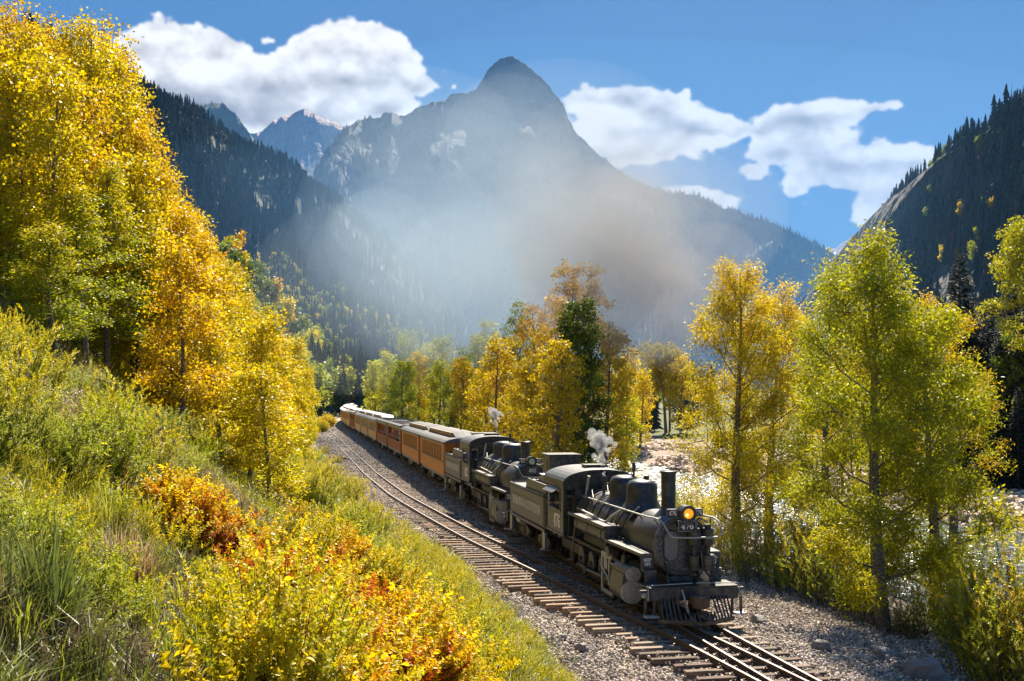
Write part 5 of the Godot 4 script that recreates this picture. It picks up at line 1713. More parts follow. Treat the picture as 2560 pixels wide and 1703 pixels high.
# ------------------------------------------------------------------ people
func field(p: Vector3, bones: Array) -> float:
	var v := 10.0
	for b in bones:
		var a: Vector3 = b[0]
		var ab: Vector3 = b[1] - a
		var t := clampf((p - a).dot(ab) / maxf(ab.length_squared(), 1e-6), 0.0, 1.0)
		var d := p.distance_to(a + ab * t) - lerpf(b[2], b[3], t)
		var h := clampf(0.5 + 0.5 * (v - d) / 0.03, 0.0, 1.0)
		v = lerpf(v, d, h) - 0.03 * h * (1.0 - h)
	return v

func body_mesh(bones: Array, cell: float) -> MB:      # surface nets over tapered capsules, one continuous skin
	var lo := Vector3(9, 9, 9)
	var hi := -lo
	for b in bones:
		for e in [[b[0], b[2]], [b[1], b[3]]]:
			lo = lo.min(e[0] - Vector3.ONE * (e[1] + 0.05))
			hi = hi.max(e[0] + Vector3.ONE * (e[1] + 0.05))
	var n := Vector3i(((hi - lo) / cell).ceil()) + Vector3i.ONE
	var g := PackedFloat32Array()
	g.resize(n.x * n.y * n.z)
	for z in n.z:
		for y in n.y:
			for x in n.x: g[x + n.x * (y + n.y * z)] = field(lo + Vector3(x, y, z) * cell, bones)
	var b := MB.new()
	var at_ := {}
	for z in n.z - 1:
		for y in n.y - 1:
			for x in n.x - 1:
				var q := x + n.x * (y + n.y * z)
				var c := Vector3.ZERO
				var cnt := 0
				for e in [[0, 0, 0, 1, 0, 0], [0, 1, 0, 1, 1, 0], [0, 0, 1, 1, 0, 1], [0, 1, 1, 1, 1, 1], [0, 0, 0, 0, 1, 0], [1, 0, 0, 1, 1, 0], [0, 0, 1, 0, 1, 1], [1, 0, 1, 1, 1, 1], [0, 0, 0, 0, 0, 1], [1, 0, 0, 1, 0, 1], [0, 1, 0, 0, 1, 1], [1, 1, 0, 1, 1, 1]]:
					var u := g[q + e[0] + n.x * (e[1] + n.y * e[2])]
					var w := g[q + e[3] + n.x * (e[4] + n.y * e[5])]
					if (u < 0.0) != (w < 0.0):
						c += Vector3(e[0], e[1], e[2]).lerp(Vector3(e[3], e[4], e[5]), u / (u - w)); cnt += 1
				if cnt == 0: continue
				var p := lo + (Vector3(x, y, z) + c / cnt) * cell
				var best := 9.0
				for k in bones:
					var ab: Vector3 = k[1] - k[0]
					var t := clampf((p - k[0]).dot(ab) / maxf(ab.length_squared(), 1e-6), 0.0, 1.0)
					var d: float = p.distance_to(k[0] + ab * t) - lerpf(k[2], k[3], t)
					if d < best: best = d; b.col = k[4]
				var h := cell * 0.5
				var nn := Vector3(field(p + Vector3(h, 0, 0), bones) - field(p - Vector3(h, 0, 0), bones), field(p + Vector3(0, h, 0), bones) - field(p - Vector3(0, h, 0), bones), field(p + Vector3(0, 0, h), bones) - field(p - Vector3(0, 0, h), bones)).normalized()
				at_[q] = b.vert(p, nn)
	var strides := [1, n.x, n.x * n.y]
	for z in range(1, n.z - 1):
		for y in range(1, n.y - 1):
			for x in range(1, n.x - 1):
				var q := x + n.x * (y + n.y * z)
				for ax in 3:
					var s: int = strides[ax]
					if (g[q] < 0.0) == (g[q + s] < 0.0): continue
					var u: int = strides[(ax + 1) % 3]
					var w: int = strides[(ax + 2) % 3]
					var k := [at_.get(q - u - w, -1), at_.get(q - w, -1), at_.get(q, -1), at_.get(q - u, -1)]
					if k.has(-1): continue
					if g[q] < 0.0: b.i.append_array([k[0], k[2], k[1], k[0], k[3], k[2]])
					else: b.i.append_array([k[0], k[1], k[2], k[0], k[2], k[3]])
	b.col = Color.WHITE
	return b

func figure(shirt: Color, hat: Color, skin: Color, lean: float, reach: float, cell: float, legs := Color(0.03, 0.035, 0.06)) -> MB:
	# a standing or leaning adult facing +z; feet at 0
	var hip := Vector3(0, 0.95, 0)
	var chest := Vector3(0, 1.36, lean * 0.5)
	var neck := Vector3(0, 1.50, lean * 0.68)
	var head := Vector3(0, 1.66, lean * 0.8 + 0.03)
	var bones := [[hip, chest, 0.15, 0.165, shirt], [chest + Vector3(-0.15, 0.05, 0), chest + Vector3(0.15, 0.05, 0), 0.085, 0.085, shirt], [chest, neck, 0.09, 0.055, shirt], [neck, head, 0.05, 0.055, skin], [head + Vector3(0, -0.03, 0.02), head + Vector3(0, 0.045, 0), 0.078, 0.098, skin], [head + Vector3(0, -0.01, 0.09), head + Vector3(0, -0.035, 0.115), 0.012, 0.016, skin],
		[head + Vector3(0, 0.075, -0.015), head + Vector3(0, 0.12, -0.01), 0.10, 0.085, hat], [head + Vector3(0, 0.075, 0.06), head + Vector3(0, 0.07, 0.13), 0.05, 0.035, hat]]
	for s in [-1.0, 1.0]:
		var sh := chest + Vector3(s * 0.2, 0.05, 0)
		var el := sh + Vector3(s * 0.08, -0.26, 0.06 + reach * 0.1)
		var wr := el + Vector3(-s * 0.10, -0.03 + 0.08 * reach, 0.22)
		bones.append_array([[sh, el, 0.062, 0.05, shirt], [el, wr, 0.048, 0.034, shirt if reach < 0.5 else skin], [wr, wr + Vector3(-s * 0.03, -0.01, 0.07), 0.03, 0.034, skin]])
		bones.append_array([[hip + Vector3(s * 0.09, -0.02, 0), Vector3(s * 0.11, 0.5, 0.02), 0.09, 0.06, legs], [Vector3(s * 0.11, 0.5, 0.02), Vector3(s * 0.11, 0.08, -0.02), 0.06, 0.042, legs], [Vector3(s * 0.11, 0.05, -0.03), Vector3(s * 0.12, 0.04, 0.14), 0.045, 0.035, Color(0.02, 0.02, 0.02)]])
	var b := body_mesh(bones, cell)
	for s in [-1.0, 1.0]:        # fingers, thumb, eyes
		var el := chest + Vector3(s * 0.28, -0.21, 0.06 + reach * 0.1)
		var wr := el + Vector3(-s * 0.13, -0.04 + 0.08 * reach, 0.29)
		b.col = skin
		for f in 4: b.tube([wr + Vector3((f - 1.5) * 0.018, 0, 0), wr + Vector3((f - 1.5) * 0.02, -0.005, 0.045), wr + Vector3((f - 1.5) * 0.02, -0.03, 0.066 + 0.008 * (1.5 - absf(f - 1.5)))], 0.009, 5, 0.007)
		b.tube([wr + Vector3(-s * 0.02, 0, -0.04), wr + Vector3(-s * 0.05, -0.01, -0.01), wr + Vector3(-s * 0.045, -0.02, 0.02)], 0.01, 5, 0.008)
		b.col = Color(0.02, 0.015, 0.012)
		b.box(head + Vector3(s * 0.034, 0.012, 0.088), Vector3(0.026, 0.012, 0.012))
	b.box(head + Vector3(0, -0.055, 0.088), Vector3(0.045, 0.008, 0.01))
	b.col = Color.WHITE
	return b


# ------------------------------------------------------------------ where the train stands
var way := []
func along(lz: float) -> Transform3D:         # a place on the main line, lz metres ahead of the front engine's pilot beam
	if way.is_empty():
		var d := 22.0
		var s := -(22.0 - 27.6) / cos(HEAD)
		while d < 400.0:
			way.append([s, d])
			var k := centre(d + 0.5) - centre(d)
			s -= sqrt(0.25 + k * k)
			d += 0.5
	var i := 0
	while i < way.size() - 2 and way[i + 1][0] > lz: i += 1
	var t: float = (lz - way[i][0]) / (way[i + 1][0] - way[i][0])
	var d: float = lerpf(way[i][1], way[i + 1][1], t)
	var p := Vector3(centre(d), 0, -d)
	var f := (Vector3(centre(d - 1.0), 0, -d + 1.0) - Vector3(centre(d + 1.0), 0, -d - 1.0)).normalized()
	return Transform3D(Basis(Vector3.UP.cross(f), Vector3.UP, f), p)

func words(text: String, size: float, m: Material, parent: Node, at_: Vector3, turn: float, width := 0.0, called := "lettering", face := "Droid Serif", bold := true) -> MeshInstance3D:
	var f := SystemFont.new()
	f.font_names = [face]
	f.font_weight = 700 if bold else 400
	var t := TextMesh.new()
	t.text = text
	t.font = f
	t.font_size = 64
	t.pixel_size = size / 46.0
	t.depth = 0.012
	t.curve_step = 2.0
	var o := part(called, t, m, parent)
	o.position = at_
	o.rotation.y = turn
	if width > 0.0:
		var w := t.get_aabb().size.x
		if w > 0.01: o.scale.x = width / w
	return o

func truck(parent: Node3D, z: float, base: float, r: float, half: float) -> void:
	var b := MB.new()
	for s in [-1.0, 1.0]:
		b.prism([Vector2(-base - 0.25, r + 0.02), Vector2(-base * 0.4, r - 0.18), Vector2(base * 0.4, r - 0.18), Vector2(base + 0.25, r + 0.02), Vector2(base + 0.25, r + 0.12), Vector2(base * 0.4, r + 0.28), Vector2(-base * 0.4, r + 0.28), Vector2(-base - 0.25, r + 0.12)], -0.05, 0.05, Transform3D(Basis(Vector3(0, 0, -1), Vector3.UP, Vector3.RIGHT), Vector3(s * half, 0, z)))
		for q in [-1.0, 1.0]: b.box(Vector3(s * half, r, z + q * base), Vector3(0.17, 0.26, 0.24), 0.03)
		for q in [-0.14, 0.0, 0.14]: b.cyl(Vector3(s * (half + 0.07), r - 0.14, z + q), Vector3(s * (half + 0.07), r + 0.22, z + q), 0.045, 0.045, 7)
	b.box(Vector3(0, r + 0.2, z), Vector3(half * 2.0 - 0.1, 0.22, 0.3), 0.02)
	var o := put("truck", b, M.oily, parent)
	for q in [-1.0, 1.0]:
		for s in [-1.0, 1.0]:
			var w := MB.new()
			var x = 0.457 * s
			w.ring(Vector3(x - 0.05 * s, r, z + q * base), Vector3(0, 0, -s), Vector3.UP, [[r + 0.025, -0.02], [r + 0.025, 0.01], [r, 0.02], [r - 0.01, 0.11], [r - 0.07, 0.11], [r - 0.08, 0.07], [0.09, 0.06], [0.09, 0.12], [0.0, 0.12]], 20)
			put("wheel", w, M.jet, o)

func pipe(parent: Node3D, called: String, pts: Array, r: float, m: Material, smooth := true) -> void:
	var b := MB.new()
	var out := pts
	if smooth and pts.size() > 2:
		var c := Curve3D.new()
		for k in pts.size():
			var t: Vector3 = (pts[mini(k + 1, pts.size() - 1)] - pts[maxi(k - 1, 0)]) * 0.16
			c.add_point(pts[k], -t, t)
		out = []
		for k in (pts.size() - 1) * 4 + 1: out.append(c.samplef(float(k) / 4.0))
	b.tube(out, r, 7)
	put(called, b, m, parent)

func make_engine(K: Dictionary, label: String, digits: String) -> Node3D:
	var e := thing("steam_locomotive", label, "locomotive")
	e.transform = along(K.at)
	var cy: float = K.cy
	var R: float = K.R
	var sf: float = K.front        # smokebox front
	var cf: float = K.cab
	var cr: float = K.cab - K.cab_long
	var fl: float = K.floor
	var b := MB.new()
	b.ring(Vector3(0, cy, 0), Vector3(-1, 0, 0), Vector3.UP, [[R - 0.03, sf], [R, sf - 0.03], [R, sf - 2.1], [R, sf - 2.1], [R - 0.045, sf - 2.12], [R - 0.03, sf - 3.6], [R + 0.07, sf - 5.1], [R + 0.09, cf]].map(func(q): return [q[0], -q[1]]), 40)
	# the axis of that ring runs backwards: (-x) x y = -z
	put("boiler", b, M.dusty, e)
	b = MB.new()
	for z in [sf - 2.12, sf - 2.9, sf - 3.7, sf - 4.5, sf - 5.2, sf - 5.9, sf - 6.7]:
		var q := R + 0.012 - 0.045 + 0.115 * clampf((sf - z - 3.6) / 1.5, 0.0, 1.0) + 0.02
		b.ring(Vector3(0, cy, z), Vector3(-1, 0, 0), Vector3.UP, [[q - 0.03, 0.0], [q, 0.0], [q, 0.06], [q - 0.03, 0.06]], 36)
	put("boiler_band", b, M.black, e)
	# smokebox front: rim, bolts, the oblong cover plate, door dogs
	b = MB.new()
	b.ring(Vector3(0, cy, sf), Vector3.RIGHT, Vector3.UP, [[R + 0.03, -0.05], [R + 0.03, 0.02], [R - 0.02, 0.045], [R - 0.08, 0.045], [R - 0.1, 0.02], [0.0, 0.025]], 40)
	put("smokebox_front", b, M.dusty, e)
	b = MB.new()
	for k in 26:
		var a := TAU * k / 26.0
		b.cyl(Vector3(cos(a) * (R - 0.045), cy + sin(a) * (R - 0.045), sf + 0.04), Vector3(cos(a) * (R - 0.045), cy + sin(a) * (R - 0.045), sf + 0.075), 0.021, 0.018, 6)
		if k % 2 == 0: b.box(Vector3(cos(a) * (R - 0.17), cy + sin(a) * (R - 0.17), sf + 0.05), Vector3(0.06, 0.06, 0.05), 0.01)
	var o := put("bolts", b, M.plate, e)
	o.set_meta("kind", "stuff")
	for side in [-1.0]:
		var poly := []
		for k in 24:
			var a := TAU * k / 24.0
			poly.append(Vector2(side * 0.33 + cos(a) * 0.2, cy + 0.02 + sin(a) * 0.2 + signf(sin(a)) * 0.2))
		b = MB.new(); b.prism(poly, sf + 0.03, sf + 0.085); put("cover_plate", b, M.plate, e)
		b = MB.new()
		var rim := []
		for p in poly: rim.append(Vector3(p.x, p.y, sf + 0.085))
		rim.append(rim[0])
		b.tube(rim, 0.016, 5); put("plate_rim", b, M.black, e)
	# stack
	b = MB.new()
	var sz: float = K.stack
	var st: float = K.stack_top
	b.ring(Vector3(0, 0, sz), Vector3(0, 0, 1), Vector3(1, 0, 0), [[0.42, cy + R - 0.12], [0.30, cy + R + 0.03], [0.215, cy + R + 0.12], [K.stack_r, cy + R + 0.2], [K.stack_r + 0.008, st - 0.08], [K.stack_r + 0.03, st - 0.07], [K.stack_r + 0.035, st - 0.01], [K.stack_r + 0.02, st], [K.stack_r - 0.02, st], [K.stack_r - 0.025, st - 0.4], [0.0, st - 0.41]], 28, false)
	put("smokestack", b, M.black, e)
	for q in [[K.dome1, "sand_dome", K.dome_r], [K.dome2, "steam_dome", K.dome_r]]:
		b = MB.new()
		var r: float = q[2]
		var t: float = K.dome_top
		b.ring(Vector3(0, 0, q[0]), Vector3(0, 0, 1), Vector3(1, 0, 0), [[r + 0.16, cy + R - 0.14], [r + 0.06, cy + R + 0.02], [r, cy + R + 0.12], [r, t - 0.26], [r * 0.95, t - 0.15], [r * 0.80, t - 0.06], [r * 0.5, t - 0.012], [0.0, t]], 30, false)
		put(q[1], b, M.black, e)
	b = MB.new(); b.cyl(Vector3(0.12, K.dome_top - 0.02, K.dome1 + 0.05), Vector3(0.12, K.dome_top + 0.1, K.dome1 + 0.05), 0.09, 0.08, 10); put("dome_cap", b, M.black, e)
	b = MB.new(); b.cyl(Vector3(0.34, cy + R - 0.05, K.dome2 - 0.1), Vector3(0.34, K.dome_top + 0.25, K.dome2 - 0.1), 0.035, 0.03, 8); b.drum(Vector3(0.34, K.dome_top + 0.1, K.dome2 - 0.1), Vector3(0.34, K.dome_top + 0.38, K.dome2 - 0.1), 0.06, 0.02, 12); put("whistle", b, M.black, e)
	b = MB.new()
	b.cyl(Vector3(-0.2, cy + R - 0.02, cf + 1.1), Vector3(-0.2, cy + R + 0.4, cf + 1.1), 0.05, 0.05, 8)
	b.ring(Vector3(-0.2, cy + R + 0.4, cf + 1.1), Vector3(0, 0, 1), Vector3(1, 0, 0), [[0.03, 0.0], [0.1, 0.05], [0.11, 0.12], [0.06, 0.2], [0.03, 0.22]], 14)
	put("safety_valve", b, M.black, e)
	b = MB.new()
	for q in [[0.1, 0.5], [0.3, 0.42], [-0.05, 0.3], [0.42, 0.3], [-0.42, 0.2], [0.2, 0.25]]:
		b.cyl(Vector3(q[0], cy + R - 0.15, cf + 0.5), Vector3(q[0], cy + R + q[1] * 0.6, cf + 0.5), 0.035, 0.035, 7)
		b.tube([Vector3(q[0], cy + R + q[1] * 0.5, cf + 0.5), Vector3(q[0] - 0.1, cy + R + q[1] * 0.55, cf + 0.8), Vector3(q[0] - 0.2, cy + R * 0.9, cf + 1.3)], 0.02, 6)
		b.box(Vector3(q[0], cy + R + q[1] * 0.6, cf + 0.5), Vector3(0.09, 0.06, 0.09), 0.015)
	put("turret_valves", b, M.oily, e)
	b = MB.new()
	b.cyl(Vector3(-0.62, cy + 0.35, cf + 0.25), Vector3(-0.5, cy + R + 0.55, cf + 0.35), 0.05, 0.05, 8)
	put("lever", b, M.greysteel, e)
	# headlight on its bracket, with the number boards
	var hz: float = K.lamp
	var hy: float = K.lamp_y
	b = MB.new()
	b.drum(Vector3(0, hy, hz - 0.42), Vector3(0, hy, hz), 0.205, 0.02, 28)
	b.ring(Vector3(0, hy, hz), Vector3.RIGHT, Vector3.UP, [[0.215, -0.05], [0.215, 0.03], [0.17, 0.03], [0.165, -0.02]], 28, false)
	b.box(Vector3(0, hy - 0.27, hz - 0.35), Vector3(0.34, 0.1, 0.5), 0.01)
	b.tube([Vector3(-0.15, hy - 0.3, hz - 0.2), Vector3(-0.15, cy + R * 0.7, sf + 0.02)], 0.022, 6)
	b.tube([Vector3(0.15, hy - 0.3, hz - 0.2), Vector3(0.15, cy + R * 0.7, sf + 0.02)], 0.022, 6)
	var head := put("headlight", b, M.black, e)
	b = MB.new()
	b.ring(Vector3(0, hy, hz - 0.03), Vector3.RIGHT, Vector3.UP, [[0.168, 0.0], [0.15, 0.025], [0.09, 0.045], [0.0, 0.052]], 24)
	put("lamp_glass", b, M.lamp if K.lit else M.lens, head)
	if K.lit:
		b = MB.new(); b.ring(Vector3(-0.05, hy - 0.03, hz + 0.03), Vector3.RIGHT, Vector3.UP, [[0.035, 0.0], [0.02, 0.012], [0.0, 0.016]], 12); put("lamp_bulb", b, M.lamp_hot, head)
		var l := SpotLight3D.new()
		l.name = "headlamp_beam"
		l.light_color = Color(1.0, 0.66, 0.2)
		l.light_energy = 0.6
		l.light_size = 0.15
		l.spot_angle = 25.0
		l.spot_range = 60.0
		l.spot_attenuation = 2.0
		l.shadow_enabled = true
		e.add_child(l)
		l.position = Vector3(0, hy, hz + 0.12)
		l.rotation.y = PI
	for s in [-1.0, 1.0]:
		b = MB.new(); b.box(Vector3(s * 0.36, hy + 0.0, hz - 0.3), Vector3(0.26, 0.2, 0.14), 0.01)
		var nb := put("number_board", b, M.jet, e)
		words(digits, 0.13, M.white, nb, Vector3(s * 0.36, hy, hz - 0.222), 0.0, 0.2)
	b = MB.new(); b.box(Vector3(0, K.plate_y, sf + 0.36), Vector3(0.50, 0.27, 0.05), 0.012); b.box(Vector3(0, K.plate_y, sf + 0.2), Vector3(0.1, 0.1, 0.3))
	var np := put("number_plate", b, M.jet, e)
	words(digits, 0.16, M.white, np, Vector3(0, K.plate_y, sf + 0.392), 0.0, 0.34)
	b = MB.new()
	for q in [[0, 0.128, 0.49, 0.012], [0, -0.128, 0.49, 0.012], [0.243, 0, 0.012, 0.256], [-0.243, 0, 0.012, 0.256]]: b.box(Vector3(q[0], K.plate_y + q[1], sf + 0.388), Vector3(q[2], q[3], 0.012))
	put("plate_border", b, M.greysteel, np)
	# air pumps on the right of the smokebox front
	for q in [[0.24, 0.0], [0.62, 0.03]]:
		b = MB.new()
		var z := sf + 0.27
		var x: float = q[0]
		b.drum(Vector3(x, cy + 0.05, z), Vector3(x, cy + 0.5, z), 0.165 if x < 0.4 else 0.15, 0.02, 20)
		b.cyl(Vector3(x, cy - 0.2, z), Vector3(x, cy + 0.05, z), 0.07, 0.07, 10)
		b.drum(Vector3(x, cy - 0.62, z), Vector3(x, cy - 0.2, z), 0.14 if x < 0.4 else 0.185, 0.02, 20)
		for k in 4: b.ring(Vector3(x, cy - 0.56 + k * 0.1, z), Vector3(0, 0, 1), Vector3(1, 0, 0), [[0.12, 0.0], [(0.155 if x < 0.4 else 0.2), 0.0], [(0.155 if x < 0.4 else 0.2), 0.025], [0.12, 0.025]], 20)
		b.box(Vector3(x, cy + 0.55, z), Vector3(0.16, 0.1, 0.16), 0.02)
		put("air_pump", b, M.black, e)
	pipe(e, "pump_pipe", [Vector3(0.24, cy + 0.58, sf + 0.3), Vector3(0.4, cy + 0.75, sf + 0.2), Vector3(0.75, cy + 0.6, sf - 0.2)], 0.03, M.black)
	pipe(e, "pump_pipe", [Vector3(0.4, cy - 0.1, sf + 0.35), Vector3(0.42, cy - 0.6, sf + 0.38), Vector3(0.3, cy - 0.9, sf + 0.1)], 0.025, M.oily)
	# handrails
	var hr := cy + R * 0.86
	pipe(e, "handrail", [Vector3(-0.66, hr - 0.02, cf + 0.15), Vector3(-0.66, hr + 0.02, sf - 1.6), Vector3(-0.62, hr + 0.05, sf - 0.25), Vector3(-0.55, hr - 0.05, sf + 0.1), Vector3(-0.42, hr - 0.34, sf + 0.32), Vector3(-0.2, hr - 0.38, sf + 0.42), Vector3(0.45, hr - 0.38, sf + 0.52), Vector3(0.85, hr - 0.36, sf + 0.5), Vector3(0.93, hr - 0.2, sf + 0.42), Vector3(0.92, hr + 0.05, sf + 0.1), Vector3(0.66, hr + 0.1, sf - 0.5), Vector3(0.66, hr + 0.02, sf - 1.6), Vector3(0.66, hr, cf + 0.15)], 0.024, M.greysteel)
	b = MB.new()
	for k in 6:
		var z := lerpf(sf - 0.3, cf + 0.6, k / 5.0)
		for s in [-1.0, 1.0]: b.tube([Vector3(s * 0.66, hr + 0.02, z), Vector3(s * 0.55, hr - 0.12, z)], 0.018, 6)
	put("handrail_post", b, M.black, e)
	# pipes down the boiler side
	for s in [-1.0, 1.0]:
		for q in [[sf - 3.0, 0.028], [sf - 3.5, 0.02], [sf - 4.2, 0.02], [sf - 5.6, 0.024]]:
			var pts := []
			for k in 8:
				var a := deg_to_rad(88.0 - k * 14.0)
				var r := R + 0.07
				pts.append(Vector3(s * cos(a) * r, cy + sin(a) * r, q[0] - 0.05 * k))
			pipe(e, "sand_pipe", pts, q[1], M.black, false)
		pipe(e, "feed_pipe", [Vector3(s * 0.93, cy + 0.28, cf + 0.5), Vector3(s * 0.96, cy + 0.24, sf - 5.3), Vector3(s * 0.95, cy + 0.2, sf - 4.0), Vector3(s * 0.88, cy + 0.42, sf - 3.5), Vector3(s * 0.66, cy + 0.64, sf - 3.2)], 0.04, M.greysteel if s < 0 else M.black)
		pipe(e, "side_pipe", [Vector3(s * 0.84, cy - 0.12, sf - 2.3), Vector3(s * 0.86, cy - 0.1, sf - 3.4)], 0.025, M.black)
	b = MB.new(); b.ring(Vector3(-0.52, cy + R * 0.80, sf - 2.55), Vector3(-0.15, 0.2, 0.96).normalized(), Vector3(-0.15, 0.2, 0.96).normalized().cross(Vector3(0.72, -0.69, 0.0)).normalized(), [[0.26, -0.02], [0.26, 0.02], [0.0, 0.03]], 22); put("inspection_plate", b, M.dusty, e)
	# running boards: high over the air reservoir, low in front, then the drop boxes with their warning
	for s in [-1.0, 1.0]:
		var y1: float = K.board
		b = MB.new()
		b.box(Vector3(s * 1.0, y1, (cf + 0.45 + sf - 3.1) * 0.5), Vector3(0.5, 0.05, (sf - 3.1) - (cf + 0.45)), 0.008)
		b.box(Vector3(s * 1.235, y1 - 0.03, (cf + 0.45 + sf - 3.1) * 0.5), Vector3(0.03, 0.09, (sf - 3.1) - (cf + 0.45)), 0.005)
		b.box(Vector3(s * 1.0, (y1 + 1.68) * 0.5 - 0.02, sf - 3.12), Vector3(0.44, y1 - 1.68 - 0.0, 0.03))
		put("running_board", b, M.dusty, e)
		b = MB.new(); b.drum(Vector3(s * 0.98, y1 - 0.29, cf + 1.0), Vector3(s * 0.98, y1 - 0.29, sf - 3.2), 0.225, 0.06, 22); put("air_reservoir", b, M.dusty, e)
		b = MB.new()
		for z in [cf + 1.4, cf + 2.6, sf - 3.6]: b.ring(Vector3(s * 0.98, y1 - 0.29, z), Vector3(-1, 0, 0), Vector3.UP, [[0.2, 0.0], [0.24, 0.0], [0.24, 0.05], [0.2, 0.05]], 20)
		put("reservoir_strap", b, M.black, e)
		b = MB.new(); b.loft([[Vector3(s * 0.74, 1.64, sf - 3.1), Vector3(s * 0.74, 1.68, sf - 3.1), Vector3(s * 1.22, 1.68, sf - 3.1), Vector3(s * 1.22, 1.60, sf - 3.1)], [Vector3(s * 0.74, 1.64, sf - 0.08), Vector3(s * 0.74, 1.68, sf - 0.08), Vector3(s * 1.12, 1.68, sf - 0.08), Vector3(s * 1.12, 1.60, sf - 0.08)]]); put("running_board", b, M.dusty, e)
		b = MB.new(); b.box(Vector3(s * 0.93, 1.44, sf - 0.115), Vector3(0.34, 0.40, 0.05), 0.01); b.box(Vector3(s * 0.90, 1.04, sf + 0.10), Vector3(0.32, 0.4, 0.05), 0.01); b.box(Vector3(s * 0.92, 1.245, sf - 0.0), Vector3(0.34, 0.03, 0.26)); b.box(Vector3(s * 0.90, 0.86, sf + 0.22), Vector3(0.34, 0.03, 0.3))
		var dr := put("drop_step", b, M.black, e)
		words("KEEP", 0.085, M.white, dr, Vector3(s * 0.93, 1.50, sf - 0.088), 0.0, 0.2, "lettering", "Droid Sans")
		words("OFF", 0.085, M.white, dr, Vector3(s * 0.93, 1.385, sf - 0.088), 0.0, 0.16, "lettering", "Droid Sans")
	# cylinders, valve chests and their pale covers
	var cz: float = sf - 0.95
	for s in [-1.0, 1.0]:
		b = MB.new()
		b.cyl(Vector3(s * 1.07, 0.5, cz - 1.15), Vector3(s * 1.07, 0.5, cz), 0.32, 0.32, 28)
		b.cyl(Vector3(s * 1.05, 0.98, cz - 1.2), Vector3(s * 1.05, 0.98, cz + 0.02), 0.225, 0.225, 24)
		b.prism([Vector2(-0.32, 0.5), Vector2(0.32, 0.5), Vector2(0.22, 0.98), Vector2(-0.24, 0.98)], cz - 1.12, cz - 0.03, Transform3D(Basis.IDENTITY, Vector3(s * 1.07, 0, 0)))
		b.box(Vector3(s * 0.5, 0.85, cz - 0.55), Vector3(0.7, 0.7, 0.9), 0.03)
		put("cylinder", b, M.dusty, e)
		for q in [[1.07, 0.5, 0.32], [1.05, 0.98, 0.215]]:
			b = MB.new()
			b.ring(Vector3(s * q[0], q[1], cz), Vector3.RIGHT, Vector3.UP, [[q[2] + 0.005, -0.02], [q[2] + 0.005, 0.03], [q[2] - 0.02, 0.045], [q[2] - 0.03, 0.035], [q[2] * 0.4, 0.05], [0.0, 0.052]], 30)
			put("cylinder_cover", b, M.greysteel, e)
		b = MB.new(); b.cyl(Vector3(s * 1.12, 1.18, cz - 0.62), Vector3(s * 1.12, 1.42, cz - 0.62), 0.075, 0.06, 10); b.cyl(Vector3(s * 1.12, 1.42, cz - 0.62), Vector3(s * 1.05, 1.72, cz - 0.6), 0.015, 0.01, 5); put("lubricator", b, M.oily, e)
	b = MB.new()       # saddle and frames
	b.prism([Vector2(-0.55, 0.7), Vector2(0.55, 0.7), Vector2(0.5, 1.0), Vector2(R * 0.75, cy - R * 0.55), Vector2(-R * 0.75, cy - R * 0.55), Vector2(-0.5, 1.0)], cz - 1.0, cz - 0.1)
	for s in [-1.0, 1.0]:
		b.box(Vector3(s * 0.72, 0.7, (cr + K.beam) * 0.5), Vector3(0.09, 0.34, K.beam - cr), 0.01)
		b.box(Vector3(s * 0.72, 0.98, (cr + cz - 1.2) * 0.5), Vector3(0.08, 0.12, cz - 1.2 - cr), 0.01)
	b.box(Vector3(0, 1.15, (cf + 0.4 + cf + 2.6) * 0.5), Vector3(1.3, 0.75, 2.6), 0.03)
	put("frame", b, M.jet, e)
	# wheels, cranks and rods
	var axles := []
	for k in 4: axles.append(lerpf(cz - 2.35, cf + 0.95, k / 3.0))
	for s in [-1.0, 1.0]:
		for z in axles:
			b = MB.new()
			b.ring(Vector3(s * 0.41, 0.56, z), Vector3(0, 0, -s), Vector3.UP, [[0.585, -0.02], [0.585, 0.01], [0.56, 0.02], [0.55, 0.13], [0.48, 0.13], [0.47, 0.08], [0.16, 0.07], [0.16, 0.14], [0.0, 0.14]], 30)
			var wh := put("driving_wheel", b, M.jet, e)
			b = MB.new()
			for k in 12:
				var a := TAU * k / 12.0
				b.box(Vector3.ZERO, Vector3(0.05, 0.34, 0.07), 0.0, Transform3D(Basis(Vector3.RIGHT, a), Vector3(s * 0.50, 0.56 + cos(a) * 0.31, z + sin(a) * 0.31)))
			put("spokes", b, M.jet, wh).set_meta("kind", "stuff")
			b = MB.new()       # outside counterweight crank
			var pts := []
			for k in 13:
				var a := PI * k / 12.0 + 0.6
				pts.append(Vector2(cos(a) * 0.36, sin(a) * 0.36))
			pts.append(Vector2(cos(0.6 + PI * 1.5) * 0.3, sin(0.6 + PI * 1.5) * 0.3))
			b.prism(pts, -0.045, 0.045, Transform3D(Basis(Vector3(0, 0, -1), Vector3.UP, Vector3.RIGHT), Vector3(s * 0.88, 0.56, z)))
			b.cyl(Vector3(s * 0.8, 0.56, z), Vector3(s * 1.0, 0.56, z), 0.09, 0.08, 12)
			put("crank", b, M.oily, wh)
		b = MB.new()
		var py := 0.56 - 0.2
		b.box(Vector3(s * 1.0, py, (axles[0] + axles[3]) * 0.5), Vector3(0.05, 0.11, axles[0] - axles[3] + 0.25), 0.01)
		for z in axles: b.cyl(Vector3(s * 0.92, py, z), Vector3(s * 1.06, py, z), 0.09, 0.085, 12)
		put("side_rod", b, M.oily, e)
		b = MB.new()
		b.tube([Vector3(s * 1.08, 0.5, cz - 1.75), Vector3(s * 1.08, py + 0.02, axles[2])], 0.055, 6)
